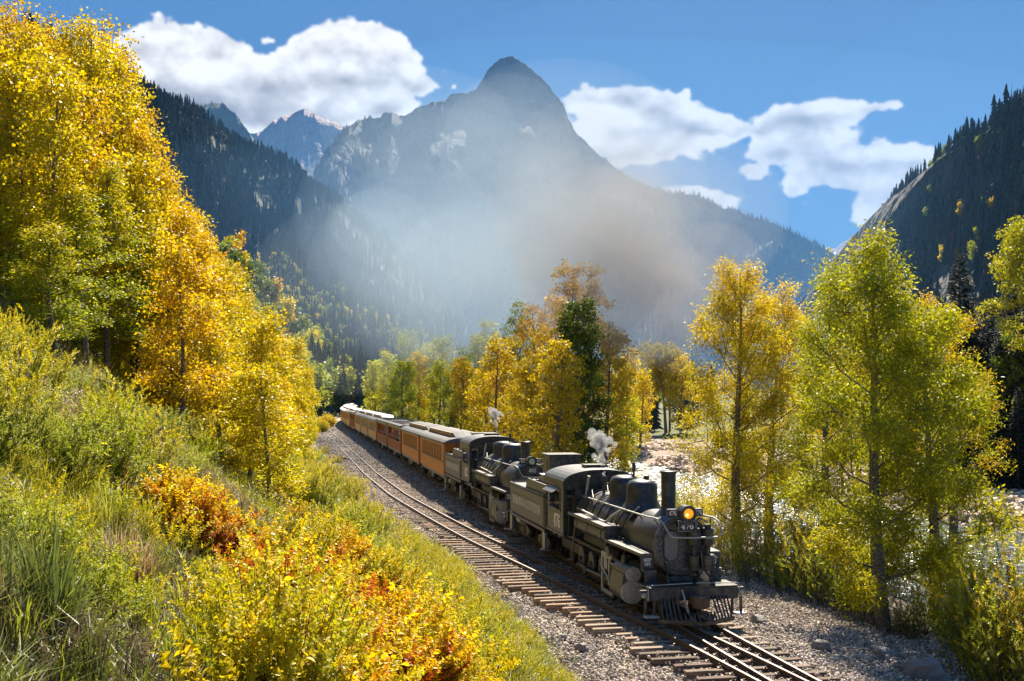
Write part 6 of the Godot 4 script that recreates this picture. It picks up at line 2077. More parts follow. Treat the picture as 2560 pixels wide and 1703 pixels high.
		b.cyl(Vector3(s * 1.0, py, axles[2]), Vector3(s * 1.15, py, axles[2]), 0.12, 0.11, 12)
		put("main_rod", b, M.oily, e)
		b = MB.new()
		b.box(Vector3(s * 1.0, 0.72, cz - 1.85), Vector3(0.1, 0.08, 1.5), 0.01)
		b.box(Vector3(s * 1.0, 0.3, cz - 1.85), Vector3(0.1, 0.08, 1.5), 0.01)
		b.box(Vector3(s * 1.0, 0.51, cz - 1.72), Vector3(0.14, 0.34, 0.34), 0.02)
		b.cyl(Vector3(s * 1.0, 0.5, cz - 1.15), Vector3(s * 1.0, 0.5, cz - 1.7), 0.04, 0.04, 8)
		put("crosshead_guide", b, M.oily, e)
		b = MB.new()       # valve gear frame
		b.box(Vector3(s * 1.12, 1.18, cz - 2.25), Vector3(0.06, 0.16, 0.95), 0.01)
		b.box(Vector3(s * 1.12, 0.6, cz - 2.7), Vector3(0.07, 1.1, 0.09), 0.01)
		b.box(Vector3(s * 1.12, 0.72, cz - 2.0), Vector3(0.06, 0.75, 0.07), 0.01)
		b.box(Vector3(s * 1.14, 0.98, cz - 2.28), Vector3(0.07, 0.42, 0.2), 0.03)
		b.tube([Vector3(s * 1.16, 0.86, cz - 2.7), Vector3(s * 1.16, 0.46, cz - 1.8)], 0.035, 6)
		b.tube([Vector3(s * 1.1, 0.98, cz - 2.3), Vector3(s * 1.02, 1.0, cz - 1.2)], 0.03, 6)
		b.box(Vector3(s * 1.1, 0.1, cz - 2.2), Vector3(0.06, 0.13, 1.0), 0.01)
		put("valve_gear", b, M.greysteel if s < 0 else M.oily, e)
		b = MB.new()
		b.drum(Vector3(s * 0.9, 1.32, cz - 1.95), Vector3(s * 1.2, 1.32, cz - 1.95), 0.14, 0.02, 14); b.box(Vector3(s * 1.02, 1.34, cz - 2.3), Vector3(0.22, 0.2, 0.25), 0.03)
		put("mechanical_lubricator", b, M.oily, e)
		pipe(e, "brake_pipe", [Vector3(s * 1.1, y_or(K.board) - 0.2, cf + 0.9), Vector3(s * 1.15, 1.2, cf + 0.85), Vector3(s * 1.16, 0.75, cf + 0.75), Vector3(s * 1.1, 0.5, cf + 0.55), Vector3(s * 1.12, 0.35, cf - 0.1)], 0.03, M.oily)
		pipe(e, "brace", [Vector3(s * 1.2, K.board - 0.05, cf + 0.5), Vector3(s * 1.15, fl, cf + 0.1)], 0.02, M.black, false)
		for z in [cf - 0.6, cf - 1.7]:
			b = MB.new(); b.ring(Vector3(s * 0.41, 0.36, z), Vector3(0, 0, -s), Vector3.UP, [[0.385, -0.02], [0.36, 0.02], [0.35, 0.12], [0.28, 0.12], [0.12, 0.07], [0.1, 0.13], [0.0, 0.13]], 22); put("trailing_wheel", b, M.jet, e)
			if z > cf - 1.0: continue
		b = MB.new(); b.ring(Vector3(s * 0.41, 0.36, K.beam - 1.0), Vector3(0, 0, -s), Vector3.UP, [[0.385, -0.02], [0.36, 0.02], [0.35, 0.12], [0.28, 0.12], [0.12, 0.07], [0.1, 0.13], [0.0, 0.13]], 22); put("leading_wheel", b, M.jet, e)
	# cab
	var ev: float = K.eave
	var rt: float = K.roof
	var hw := 1.27
	var mid := (cf + cr) * 0.5
	var long: float = cf - cr
	var sill := fl + (ev - fl) * 0.46
	var head_y := ev - 0.2
	for s in [-1.0, 1.0]:
		b = MB.new()
		b.box(Vector3(s * hw, (fl + sill) * 0.5, mid), Vector3(0.05, sill - fl, long), 0.006)
		b.box(Vector3(s * hw, (head_y + ev) * 0.5, mid), Vector3(0.05, ev - head_y, long), 0.006)
		b.box(Vector3(s * hw, (sill + head_y) * 0.5, cf - 0.16), Vector3(0.05, head_y - sill, 0.32))
		b.box(Vector3(s * hw, (sill + head_y) * 0.5, cr + 0.14), Vector3(0.05, head_y - sill, 0.28))
		b.box(Vector3(s * (hw + 0.02), sill + 0.02, mid), Vector3(0.09, 0.05, long - 0.5), 0.01)
		b.box(Vector3(s * (hw + 0.02), fl, mid), Vector3(0.09, 0.08, long + 0.1), 0.01)
		b.box(Vector3(s * (hw + 0.012), (sill + fl) * 0.5, cr + 0.26), Vector3(0.03, sill - fl, 0.05))
		b.box(Vector3(s * (hw + 0.012), (sill + head_y) * 0.5, cf - 0.5), Vector3(0.03, head_y - sill, 0.05))
		put("cab_side", b, M.dusty, e)
		b = MB.new()
		b.loft([[Vector3(s * (hw + 0.02), head_y + 0.05, cr + 0.3), Vector3(s * (hw + 0.30), head_y - 0.10, cr + 0.3), Vector3(s * (hw + 0.30), head_y - 0.08, cr + 0.3), Vector3(s * (hw + 0.02), head_y + 0.08, cr + 0.3)], [Vector3(s * (hw + 0.02), head_y + 0.05, cf - 0.45), Vector3(s * (hw + 0.30), head_y - 0.10, cf - 0.45), Vector3(s * (hw + 0.30), head_y - 0.08, cf - 0.45), Vector3(s * (hw + 0.02), head_y + 0.08, cf - 0.45)]])
		if K.visor: put("window_visor", b, M.dusty, e)
		words(digits, 0.46, M.white, e, Vector3(s * (hw + 0.03), (fl + sill) * 0.5 + 0.02, mid + 0.22), s * PI / 2, 0.85, "cab_number")
	# front and back walls
	var arch := func(inset: float, low: float) -> Array:
		var pts := [Vector2(-hw + inset, low), Vector2(hw - inset, low)]
		for k in 17:
			var a := PI * k / 16.0
			pts.append(Vector2(cos(a) * (hw + 0.02 - inset), ev - 0.05 + pow(maxf(sin(a), 0.0), 0.75) * (rt - ev - 0.0 - inset)))
		return pts
	b = MB.new()
	var y0 := sill - 0.25
	b.prism(arch.call(0.03, ev - 0.12), cf - 0.05, cf)
	for s in [-1.0, 1.0]:
		b.box(Vector3(s * (hw - 0.05), (fl + ev - 0.1) * 0.5, cf - 0.025), Vector3(0.1, ev - 0.1 - fl, 0.05))
		b.box(Vector3(s * 0.74, (fl + ev - 0.1) * 0.5, cf - 0.025), Vector3(0.22, ev - 0.1 - fl, 0.05))
	b.box(Vector3(0, (fl + ev - 0.1) * 0.5, cf - 0.025), Vector3(1.3, ev - 0.1 - fl, 0.05))
	put("cab_front", b, M.black, e)
	for s in [-1.0, 1.0]:
		b = MB.new(); b.box(Vector3(s * 1.03, (fl + y0) * 0.5, cf - 0.035), Vector3(0.37, y0 - fl, 0.03)); b.box(Vector3(s * 0.86, (y0 + ev - 0.12) * 0.5, cf - 0.035), Vector3(0.04, ev - 0.12 - y0, 0.04))
		put("cab_door", b, M.green_post if K.green and s < 0 else M.jet, e)
	b = MB.new()
	b.prism(arch.call(0.03, ev - 0.25), cr, cr + 0.04)
	b.box(Vector3(0, fl, mid), Vector3(hw * 2 - 0.06, 0.06, long), 0.0)
	b.box(Vector3(0, fl + 0.65, cf - 0.5), Vector3(1.5, 1.3, 0.8), 0.05)
	for s in [-1.0, 1.0]: b.box(Vector3(s * 0.95, fl + 0.45, mid - 0.1), Vector3(0.45, 0.12, 0.5), 0.03)
	put("cab_inside", b, M.jet, e)
	b = MB.new()
	var outer: Array = arch.call(-0.05, ev - 0.05)
	var secs := []
	for z in [cr - 0.5, cr, mid, cf, cf + 0.1]:
		var sec := []
		for k in 17: sec.append(Vector3(outer[2 + k].x, outer[2 + k].y + 0.03, z))
		for k in 17: sec.append(Vector3(outer[18 - k].x * 0.985, outer[18 - k].y - 0.005, z))
		secs.append(sec)
	b.loft(secs)
	put("cab_roof", b, M.dusty, e)
	b = MB.new()
	b.box(Vector3(0.1, rt + 0.06, mid - 0.1), Vector3(0.7, 0.07, 0.6), 0.015); b.box(Vector3(0.1, rt + 0.11, mid - 0.1), Vector3(0.78, 0.03, 0.66), 0.01)
	for z in [mid, cf - 0.02]: b.tube([Vector3(-hw - 0.03, ev, z), Vector3(-hw * 0.72, ev + (rt - ev) * 0.73, z), Vector3(0, rt + 0.035, z), Vector3(hw * 0.72, ev + (rt - ev) * 0.73, z), Vector3(hw + 0.03, ev, z)], 0.012, 5)
	put("roof_hatch", b, M.black, e)
	# pilot
	var pz: float = K.beam
	b = MB.new(); b.box(Vector3(0, 0.74, pz), Vector3(2.44, 0.32, 0.22), 0.015); b.box(Vector3(0, 0.915, pz - 0.3), Vector3(2.44, 0.03, 0.85), 0.0); b.box(Vector3(0, 1.0, sf - 0.2), Vector3(0.9, 0.16, 0.6), 0.02)
	put("pilot_beam", b, M.black, e)
	var ny := 9
	for s in [-1.0, 1.0]:
		for k in ny:
			var t := (k + 0.5) / ny
			var x: float = s * lerpf(0.04, 0.98, t)
			var toe := lerpf(0.86, 0.36, t) + pz
			b = MB.new()
			b.tube([Vector3(x * 0.97, 0.66 if t > 0.42 else 0.34, lerpf(pz + 0.13, toe, 0.0 if t > 0.42 else 0.72)), Vector3(x, 0.16, toe)], 0.026, 6)
			put("pilot_slat", b, M.black, e)
		b = MB.new()
		b.loft([[Vector3(0, 0.07, pz + 0.90), Vector3(s * 1.02, 0.07, pz + 0.36), Vector3(s * 1.02, 0.17, pz + 0.36), Vector3(0, 0.17, pz + 0.90)], [Vector3(0, 0.07, pz + 0.82), Vector3(s * 1.02, 0.07, pz + 0.28), Vector3(s * 1.02, 0.17, pz + 0.28), Vector3(0, 0.17, pz + 0.82)]])
		put("pilot_toe", b, M.oily, e)
		b = MB.new()
		b.box(Vector3(s * 1.18, 0.22, pz + 0.2), Vector3(0.36, 0.045, 0.26), 0.01)
		put("footboard", b, M.greysteel, e)
		b = MB.new()
		for q in [1.06, 1.3]: b.box(Vector3(s * q, 0.42, pz + 0.1), Vector3(0.06, 0.42, 0.05))
		put("footboard_bracket", b, M.black, e)
		pipe(e, "grab_rail", [Vector3(s * 1.24, 0.6, pz + 0.14), Vector3(s * 1.24, 0.98, pz + 0.14), Vector3(s * 1.15, 1.0, pz + 0.14), Vector3(s * 0.05, 1.03, pz + 0.14)], 0.014, M.greysteel, false)
		b = MB.new(); b.drum(Vector3(s * 1.34, 0.74, pz - 0.05), Vector3(s * 1.34, 0.74, pz + 0.1), 0.085, 0.015, 16); b.box(Vector3(s * 1.3, 0.85, pz), Vector3(0.22, 0.03, 0.12))
		var ml := put("marker_lamp", b, M.black, e)
		b = MB.new(); b.ring(Vector3(s * 1.34, 0.74, pz + 0.1), Vector3.RIGHT, Vector3.UP, [[0.072, 0.0], [0.05, 0.02], [0.0, 0.028]], 14); put("lamp_glass", b, M.greysteel, ml)
	b = MB.new(); b.box(Vector3(0, 0.62, pz + 0.25), Vector3(0.26, 0.22, 0.5), 0.02); b.drum(Vector3(0, 0.46, pz + 0.55), Vector3(0, 0.78, pz + 0.55), 0.2, 0.03, 14); b.box(Vector3(0.1, 0.62, pz + 0.66), Vector3(0.2, 0.26, 0.2), 0.04)
	put("coupler", b, M.rail, e)
	pipe(e, "air_hose", [Vector3(-0.32, 0.85, pz + 0.12), Vector3(-0.3, 0.6, pz + 0.3), Vector3(-0.25, 0.3, pz + 0.42), Vector3(-0.2, 0.12, pz + 0.75)], 0.03, M.greysteel)
	for s in [-1.0, 1.0]: pipe(e, "smokebox_brace", [Vector3(s * 0.48, cy - R * 0.55, sf + 0.02), Vector3(s * 0.62, 0.92, pz + 0.02)], 0.024, M.black, false)
	return e

func y_or(v: float) -> float:
	return v

func make_tender(K: Dictionary, label: String) -> Node3D:
	var z1: float = K.cab - K.cab_long - 0.75
	var z0: float = z1 - K.tender_long
	var t := thing("tender", label, "tender")
	t.transform = along(K.at + (z0 + z1) * 0.5)
	var h := (z1 - z0) * 0.5
	var lo: float = K.tender_low
	var hi: float = K.tender_top
	var b := MB.new()
	b.box(Vector3(0, (lo + hi) * 0.5, 0), Vector3(2.5, hi - lo, h * 2), 0.07)
	put("tank", b, M.dusty, t)
	b = MB.new()
	for q in [[1.24, 0.0, 0.03, h * 2.0], [-1.24, 0.0, 0.03, h * 2.0]]: b.box(Vector3(q[0], hi + 0.02, q[1]), Vector3(0.07, 0.06, q[3]), 0.015)
	b.box(Vector3(0, hi + 0.02, -h + 0.03), Vector3(2.5, 0.06, 0.07), 0.015)
	put("coping", b, M.black, t)
	for s in [-1.0, 1.0]:      # raised coal boards, sloping up from the rear
		b = MB.new()
		b.prism([Vector2(-h * 0.12, hi - 0.02), Vector2(h, hi - 0.02), Vector2(h, hi + 0.40), Vector2(h * 0.02, hi + 0.42), Vector2(-h * 0.05, hi + 0.3)], -0.025, 0.025, Transform3D(Basis(Vector3(0, 0, 1), Vector3.UP, Vector3(-1, 0, 0)), Vector3(s * 1.16, 0, 0)))
		put("coal_board", b, M.dusty, t)
	b = MB.new(); b.box(Vector3(0, hi + 0.2, -h * 0.08), Vector3(2.3, 0.42, 0.04)); b.box(Vector3(0, hi + 0.05, h * 0.45), Vector3(2.2, 0.3, h * 0.9)); put("bunker", b, M.black, t)
	b = MB.new()
	var k := RandomNumberGenerator.new()
	k.seed = 3
	for q in 60: pebble(b, Vector3(k.randf_range(-1.0, 1.0), hi + 0.24 + k.randf() * 0.12, k.randf_range(0.0, h * 0.3)), k.randf_range(0.08, 0.16), k, 0, 0.02)
	put("coal", b, M.coal, t).set_meta("kind", "stuff")
	b = MB.new(); b.box(Vector3(-0.2, hi + 0.52, h * 0.62), Vector3(1.5, 0.26, 1.5), 0.02); put("coal_box", b, M.greysteel, t)
	b = MB.new(); b.box(Vector3(-0.2, hi + 0.665, h * 0.62), Vector3(1.56, 0.03, 1.56), 0.01); put("box_lid", b, M.roof_pale, t)
	b = MB.new(); b.cyl(Vector3(-0.75, hi + 0.66, h * 0.8), Vector3(-0.75, hi + 0.85, h * 0.8), 0.03, 0.03, 6); b.drum(Vector3(0.2, hi, -h * 0.55), Vector3(0.2, hi + 0.12, -h * 0.55), 0.28, 0.03, 16); put("water_hatch", b, M.black, t)
	# doghouse
	var dz: float = K.dog
	b = MB.new(); b.box(Vector3(K.dog_x, hi + 0.76, dz), Vector3(1.22, 1.0, 1.2), 0.02); b.box(Vector3(K.dog_x, hi + 1.28, dz), Vector3(1.36, 0.05, 1.34), 0.015)
	var dog := put("doghouse", b, M.black, t)
	b = MB.new(); b.box(Vector3(K.dog_x - 0.612, hi + 0.86, dz + 0.1), Vector3(0.02, 0.42, 0.26)); put("window", b, M.pane, dog)
	# rivets, lettering
	b = MB.new()
	for s in [-1.0, 1.0]:
		for q in 30:
			for y in [lo + 0.42, lo + 0.85]:
				for w in 2: b.box(Vector3(s * 1.252, y + w * 0.05, lerpf(-h * 0.93, h * 0.55, (q + 0.5 * w) / 30.0)), Vector3(0.012, 0.02, 0.02))
	put("rivets", b, M.black, t).set_meta("kind", "stuff")
	for s in [-1.0, 1.0]: words("DURANGO & SILVERTON", 0.34, M.faded, t, Vector3(s * 1.256, (lo + hi) * 0.5 + 0.0, 0.0), s * PI / 2, h * 1.62)
	for s in [-1.0, 1.0]:
		for z in [-h + 0.1, h - 0.15]:
			b = MB.new()
			b.box(Vector3(s * 1.16, 0.62, z), Vector3(0.12, 0.75, 0.06)); b.box(Vector3(s * 1.2, 0.28, z), Vector3(0.26, 0.04, 0.42), 0.01); b.box(Vector3(s * 1.22, 0.6, z), Vector3(0.04, 0.7, 0.36), 0.01)
			put("step", b, M.greysteel, t)
		b = MB.new(); b.tube([Vector3(s * 1.3, lo + 0.15, h - 0.05), Vector3(s * 1.3, hi - 0.1, h - 0.05)], 0.018, 6); put("grab_iron", b, M.greysteel, t)
		b = MB.new(); b.drum(Vector3(s * 0.95, 0.82, -h + 0.7), Vector3(s * 0.95, 0.82, -h + 1.35), 0.2, 0.04, 16); put("air_tank", b, M.greysteel, t)
	b = MB.new()
	b.box(Vector3(0, lo - 0.06, 0), Vector3(2.5, 0.12, h * 2.0 + 0.1), 0.015)
	for s in [-1.0, 1.0]: b.box(Vector3(s * 0.55, lo - 0.22, 0), Vector3(0.16, 0.28, h * 2.0 - 0.1), 0.01)
	b.box(Vector3(0, 0.66, -h - 0.25), Vector3(0.22, 0.22, 0.6), 0.02)
	b.box(Vector3(0, 0.66, h + 0.3), Vector3(0.22, 0.18, 0.7), 0.02)
	put("underframe", b, M.black, t)
	truck(t, -h * 0.55, 0.72, 0.38, 0.88)
	truck(t, h * 0.55, 0.72, 0.38, 0.88)
	return t

# ------------------------------------------------------------------ coaches
func roof_section(z: float, up: float, wide: float) -> Array:
	var out := []
	for k in 9:
		var a := PI * k / 8.0
		out.append(Vector3(cos(a) * wide, up + sin(a) * 0.34, z))
	return out

func coach(kind: int) -> Node3D:       # 0 narrow windows, gold; 1 wide windows, cream; 2 open sides
	var o := Node3D.new()
	o.name = "open_car" if kind == 2 else "passenger_coach"
	var h := 5.85
	var side: Material = [M.gold, M.cream, M.orange][kind]
	var b: MB
	var belt := 1.86
	for s in [-1.0, 1.0]:
		b = MB.new()
		b.box(Vector3(s * 1.25, (1.05 + belt) * 0.5, 0), Vector3(0.06, belt - 1.05, h * 2), 0.008)
		if kind < 2:
			b.box(Vector3(s * 1.25, 2.87, 0), Vector3(0.06, 0.16, h * 2), 0.006)
			var n := 13 if kind == 0 else 7
			var w := (h * 2 - 1.9) / n
			for k in n + 1: b.box(Vector3(s * 1.25, (belt + 2.8) * 0.5, -h + 0.95 + k * w), Vector3(0.06, 2.8 - belt, 0.17 if kind == 0 else 0.24), 0.006)
			for q in [-1.0, 1.0]: b.box(Vector3(s * 1.25, (belt + 2.8) * 0.5, q * (h - 0.42)), Vector3(0.06, 2.8 - belt, 0.84), 0.006)
		put("side_wall", b, side, o)
		b = MB.new(); b.box(Vector3(s * 1.27, 2.93 if kind < 2 else 3.06, 0), Vector3(0.06, 0.16 if kind < 2 else 0.3, h * 2 + (0.1 if kind < 2 else 0.6)), 0.01); put("letterboard", b, M.olive, o)
		if kind < 2:
			b = MB.new(); b.box(Vector3(s * 1.29, belt, 0), Vector3(0.05, 0.06, h * 2 - 0.1), 0.01); put("belt_rail", b, M.trim, o)
			var n := 13 if kind == 0 else 7
			var w := (h * 2 - 1.9) / n
			var pane := MB.new()
			pane.box(Vector3.ZERO, Vector3(0.02, 2.8 - belt, w - 0.05))
			pane.box(Vector3(s * 0.012, 0.0, 0), Vector3(0.02, 0.03, w - 0.05))
			var pm := pane.mesh()
			for k in n:
				var pn := part("window", pm, M.pane, o)
				pn.position = Vector3(s * 1.235, (belt + 2.8) * 0.5, -h + 0.95 + (k + 0.5) * w)
			b = MB.new(); b.box(Vector3(s * 1.275, 2.35, h - 0.42), Vector3(0.03, 0.62, 0.26)); put("window", b, M.pane, o)
		else:
			b = MB.new()
			for k in 22: b.box(Vector3(s * 1.285, (1.05 + belt) * 0.5, -h + 0.25 + k * 0.53), Vector3(0.02, belt - 1.1, 0.07))
			put("battens", b, M.rail, o)
			b = MB.new()
			for z in [-h + 0.08, -1.9, 0.0, 1.9, h - 0.08]: b.box(Vector3(s * 1.25, (belt + 3.0) * 0.5, z), Vector3(0.08, 3.0 - belt, 0.1 if absf(z) < 5.0 else 0.5))
			put("roof_post", b, M.orange, o)
			b = MB.new(); b.tube([Vector3(s * 1.25, 2.1, -h), Vector3(s * 1.25, 2.1, h)], 0.03, 6); put("side_rail", b, M.black, o)
	for s in [-1.0, 1.0]:
		b = MB.new()
		b.box(Vector3(0, 2.0, s * (h - 0.03)), Vector3(2.44, 1.9, 0.06) if kind < 2 else Vector3(2.44, 1.7, 0.06), 0.006)
		put("end_wall", b, M.orange, o)
		b = MB.new(); b.box(Vector3(0, 1.98, s * (h + 0.012)), Vector3(0.75, 1.8, 0.04), 0.008); put("end_door", b, M.gold if kind < 2 else M.rail, o)
		b = MB.new()
		b.box(Vector3(0, 1.02, s * (h + 0.35)), Vector3(2.3, 0.1, 0.7), 0.01)
		for q in [-1.0, 1.0]:
			b.tube([Vector3(q * 1.15, 1.05, s * (h + 0.66)), Vector3(q * 1.15, 3.0, s * (h + 0.66))], 0.025, 6)
			b.tube([Vector3(q * 0.35, 1.9, s * (h + 0.68)), Vector3(q * 1.15, 1.9, s * (h + 0.68))], 0.02, 6)
			b.tube([Vector3(q * 0.35, 1.05, s * (h + 0.68)), Vector3(q * 0.35, 1.92, s * (h + 0.68))], 0.02, 6)
			b.box(Vector3(q * 1.15, 0.6, s * (h + 0.4)), Vector3(0.3, 0.04, 0.4)); b.box(Vector3(q * 1.05, 0.8, s * (h + 0.6)), Vector3(0.06, 0.5, 0.1))
		put("platform", b, M.black, o)
	b = MB.new()
	var secs := []
	for z in [-h - 0.7, -h - 0.5, h + 0.5, h + 0.7]:
		var c := 0.05 if absf(z) > h + 0.6 else 0.0
		var pts := []
		if kind < 2:
			for q in [[1.36, 2.98], [1.36, 3.04], [1.22, 3.17], [0.98, 3.26], [0.70, 3.31], [-0.70, 3.31], [-0.98, 3.26], [-1.22, 3.17], [-1.36, 3.04], [-1.36, 2.98]]: pts.append(Vector3(q[0], q[1] - c * (1.0 if q[1] > 3.1 else 0.0), z))
		else:
			for q in [[1.38, 3.2], [1.38, 3.26], [0.7, 3.36], [0.0, 3.40], [-0.7, 3.36], [-1.38, 3.26], [-1.38, 3.2]]: pts.append(Vector3(q[0], q[1], z))
		secs.append(pts)
	b.loft(secs)
	put("roof", b, M.roof if kind < 2 else M.roof_dark, o)
	if kind < 2:
		b = MB.new()
		secs = []
		for q in [[-h - 0.62, 0.62, 3.31], [-h + 0.5, 0.66, 3.56], [h - 0.5, 0.66, 3.56], [h + 0.62, 0.62, 3.31]]:
			secs.append([Vector3(q[1], 3.24, q[0]), Vector3(q[1], q[2], q[0]), Vector3(q[1] * 0.6, q[2] + 0.07 * (q[2] - 3.3) / 0.26, q[0]), Vector3(0, q[2] + 0.1 * (q[2] - 3.3) / 0.26 + 0.01, q[0]), Vector3(-q[1] * 0.6, q[2] + 0.07 * (q[2] - 3.3) / 0.26, q[0]), Vector3(-q[1], q[2], q[0]), Vector3(-q[1], 3.24, q[0])])
		b.loft(secs)
		var cl := put("clerestory", b, M.roof, o)
		for s in [-1.0, 1.0]:
			b = MB.new(); b.box(Vector3(s * 0.665, 3.435, 0), Vector3(0.03, 0.2, h * 2 - 1.3)); put("clerestory_side", b, M.gold, cl)
			b = MB.new(); b.box(Vector3(s * 0.70, 3.565, 0), Vector3(0.12, 0.03, h * 2 - 0.9), 0.008); put("clerestory_eave", b, M.trim, cl)
			for k in 9:
				b = MB.new(); b.box(Vector3(s * 0.682, 3.44, -h + 1.1 + k * 1.2), Vector3(0.02, 0.13, 0.3)); put("clerestory_window", b, M.pane, cl)
		b = MB.new(); b.cyl(Vector3(0.35, 3.5, h * 0.35), Vector3(0.35, 4.0, h * 0.35), 0.06, 0.06, 8); b.cyl(Vector3(0.35, 3.95, h * 0.35), Vector3(0.35, 4.06, h * 0.35), 0.1, 0.08, 8); put("stove_pipe", b, M.black, o)
		b = MB.new(); b.box(Vector3(0, 1.9, 0), Vector3(2.3, 1.5, h * 2 - 0.3)); put("interior", b, M.jet, o)
	else:
		b = MB.new()
		for k in 12: b.box(Vector3(0, 3.405 - 0.0, -h + 0.5 + k * 0.98), Vector3(2.3, 0.02, 0.05))
		for q in [-0.9, 0.9]: b.box(Vector3(q, 3.41 - 0.05 * absf(q), 0), Vector3(0.06, 0.03, h * 2))
		put("roof_ribs", b, M.roof, o)
		b = MB.new(); b.box(Vector3(0, 1.08, 0), Vector3(2.44, 0.06, h * 2)); b.box(Vector3(0, 1.3, 0), Vector3(0.5, 0.4, h * 2 - 1.0), 0.02); put("floor", b, M.jet, o)
	b = MB.new()
	for s in [-1.0, 1.0]:
		b.box(Vector3(s * 1.15, 0.95, 0), Vector3(0.12, 0.2, h * 2), 0.01)
		b.tube([Vector3(s * 0.95, 0.95, -h + 1.0), Vector3(s * 0.95, 0.5, -1.6), Vector3(s * 0.95, 0.5, 1.6), Vector3(s * 0.95, 0.95, h - 1.0)], 0.025, 5)
		b.box(Vector3(s * 0.9, 0.68, 0.6 * s), Vector3(0.4, 0.4, 1.2), 0.03)
	b.box(Vector3(0, 0.8, 0), Vector3(0.5, 0.25, h * 2 + 1.4), 0.01)
	put("underframe", b, M.black, o)
	truck(o, -h + 1.7, 0.7, 0.34, 0.82)
	truck(o, h - 1.7, 0.7, 0.34, 0.82)
	return o

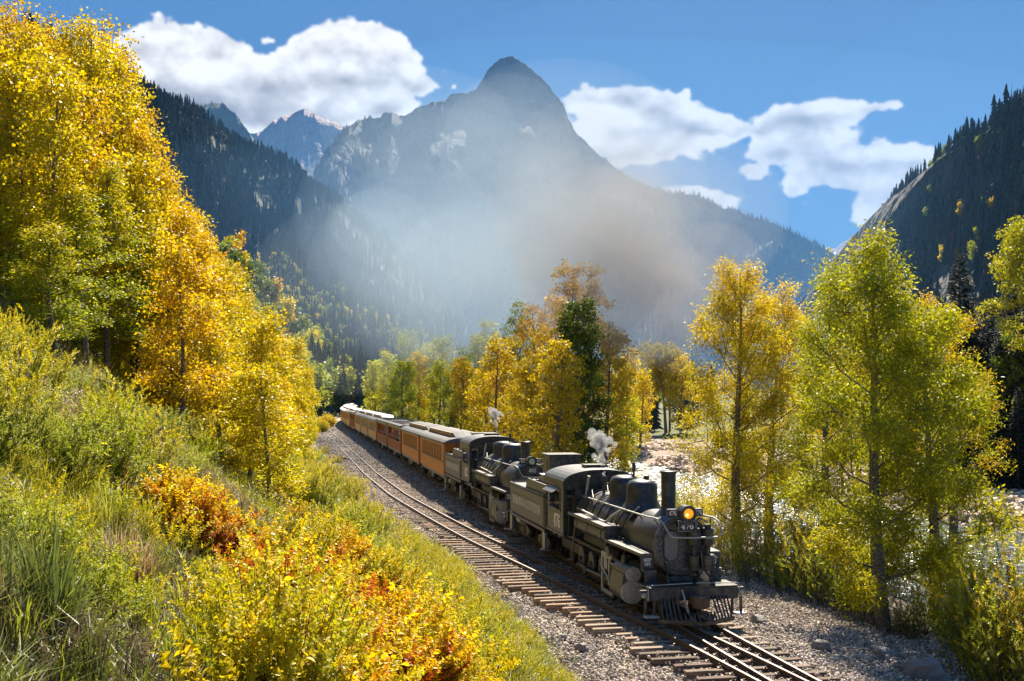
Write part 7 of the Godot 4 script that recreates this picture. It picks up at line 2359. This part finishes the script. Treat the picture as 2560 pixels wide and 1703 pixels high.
func make_train() -> void:
	var a := {"at": 0.0, "cy": 1.86, "R": 0.77, "front": -1.05, "stack": -2.1, "stack_top": 3.79, "stack_r": 0.195, "dome1": -4.4, "dome2": -6.1, "dome_r": 0.46, "dome_top": 3.38, "cab": -8.75, "cab_long": 2.2, "floor": 1.18, "eave": 2.86, "roof": 3.34, "lamp": -0.55, "lamp_y": 2.77, "plate_y": 2.43, "board": 2.02, "beam": -0.3, "lit": true, "visor": true, "green": false, "tender_long": 6.15, "tender_low": 1.02, "tender_top": 2.22, "dog": -0.85, "dog_x": 0.37}
	var c := {"at": -18.55, "cy": 1.98, "R": 0.86, "front": -1.0, "stack": -2.0, "stack_top": 3.80, "stack_r": 0.20, "dome1": -4.75, "dome2": -7.0, "dome_r": 0.52, "dome_top": 3.60, "cab": -9.5, "cab_long": 2.5, "floor": 1.42, "eave": 3.25, "roof": 3.72, "lamp": -0.7, "lamp_y": 2.99, "plate_y": 2.6, "board": 2.10, "beam": -0.1, "lit": false, "visor": false, "green": true, "tender_long": 6.0, "tender_low": 1.22, "tender_top": 2.42, "dog": 0.6, "dog_x": 0.45}
	make_engine(a, "front black steam locomotive numbered 476 with its amber headlight lit", "476")
	make_tender(a, "dusty black tender of the front engine, lettered along its side")
	make_engine(c, "second black steam locomotive, numbered 482, coupled between front tender and coaches", "482")
	make_tender(c, "grey-black tender of the second engine, just ahead of the first orange coach")
	var kinds := [coach(0), coach(1), coach(2)]
	var used := [false, false, false]
	var list := [[-43.45, 0, "leading orange coach, right behind the second engine's tender"], [-56.45, 0, "second orange coach from the engines, with tall narrow windows"], [-69.7, 2, "first open-sided car, full of passengers, next to the second coach"], [-82.9, 2, "second open-sided car, its roof lower than the cream coach behind"], [-96.2, 1, "cream coach coupled right behind the open-sided pair"], [-109.3, 1, "middle one of the three cream coaches in a row"], [-122.5, 1, "last of the three cream coaches, ahead of the rear open car"], [-136.3, 2, "lone open-sided car between cream coaches near the bend"], [-150.2, 1, "coach where the train starts to bend out of sight"],
		[-163.4, 0, "first bright-roofed coach beyond the bend"], [-176.6, 1, "second bright-roofed coach beyond the bend"], [-189.8, 0, "third bright-roofed coach beyond the bend"], [-203.0, 1, "fourth bright-roofed coach beyond the bend"], [-216.2, 0, "fifth bright-roofed coach beyond the bend"], [-229.4, 1, "rearmost coach of the train, a white roof in the distance"]]
	for e in list:
		var w: int = e[1]
		var o: Node3D
		if not used[w]:
			used[w] = true
			o = kinds[w]
			add_child(o, true)
			tag(o, e[2], "open car" if w == 2 else "coach", "cars of the train")
		else: o = copy_of(kinds[w], Vector3.ZERO, 0.0, Vector3.ONE, e[2], "cars of the train")
		o.transform = along(e[0])
		if e[0] < -160.0 or e[0] == -96.2:
			for q in o.get_children():
				if (String(q.name).begins_with("roof") and e[0] < -160.0) or String(q.name).begins_with("clerestory"): q.material_override = M.roof_pale
	# crew and passengers
	var skin := Color(0.62, 0.36, 0.24)
	var crew := figure(Color(0.025, 0.03, 0.05), Color(0.06, 0.055, 0.05), skin, 0.12, 1.0, 0.024).mesh()
	var blue := figure(Color(0.06, 0.09, 0.17), Color(0.12, 0.08, 0.05), skin, 0.10, 1.0, 0.024).mesh()
	var white := figure(Color(0.02, 0.03, 0.06), Color(0.55, 0.55, 0.55), skin, 0.05, 0.2, 0.03).mesh()
	for e in [[crew, a, -1.10, -1.1, -1.57 + 0.7, 0.52, "person in dark cap and jacket leaning at the front engine's cab window"], [blue, c, -1.12, -1.2, -1.57 + 0.7, 0.35, "person in blue shirt leaning on the second engine's cab window sill"], [white, c, -0.85, -0.25, 0.1, 0.0, "person in white cap standing in the second engine's front cab doorway"]]:
		var K: Dictionary = e[1]
		var o := part("person", e[0], M.figure)
		var t: Transform3D = along(K.at)
		o.transform = t * Transform3D(Basis(Vector3.UP, e[4]), Vector3(e[2], K.floor + 0.03 - e[5] * 0.35, K.cab + e[3]))
		tag(o, e[6], "person")
	var shirts := [[Color(0.55, 0.55, 0.55), "white top"], [Color(0.04, 0.10, 0.32), "blue jacket"], [Color(0.03, 0.05, 0.14), "navy jacket"], [Color(0.42, 0.03, 0.04), "red top"], [Color(0.25, 0.36, 0.42), "pale blue top"], [Color(0.05, 0.05, 0.05), "black jacket"], [Color(0.10, 0.2, 0.26), "teal jacket"]]
	var folk := []
	for s in shirts: folk.append(figure(s[0], Color(0.08, 0.05, 0.03), skin, 0.08, 0.6, 0.045).mesh())
	for e in [[-64.9, 4, "toward the front"], [-66.0, 2, "behind the one in pale blue"], [-66.9, 6, "by the middle post"], [-67.7, 0, "between teal jacket and black jacket"], [-68.8, 5, "in the shade"], [-70.0, 1, "near the second post"], [-71.1, 3, "third from the rear"], [-72.1, 2, "second from the rear"], [-73.4, 0, "at the rear end"]]:
		var o := part("person", folk[e[1]], M.figure)
		o.transform = along(e[0]) * Transform3D(Basis(Vector3.UP, -1.3), Vector3(-0.88, 1.11, 0))
		tag(o, "passenger in " + shirts[e[1]][1] + " at the first open car's side, " + e[2], "person", "passengers in the first open car")
	for e in [[-78.2, 1, "foremost"], [-79.3, 0, "in the middle group's front"], [-80.4, 2, "behind the white top"], [-81.6, 4, "by the centre post"], [-83.2, 5, "rearmost"]]:
		var o := part("person", folk[e[1]], M.figure)
		o.transform = along(e[0]) * Transform3D(Basis(Vector3.UP, -1.3), Vector3(-0.88, 1.11, 0))
		tag(o, "passenger in " + shirts[e[1]][1] + " at the second open car's side, " + e[2], "person", "passengers in the second open car")
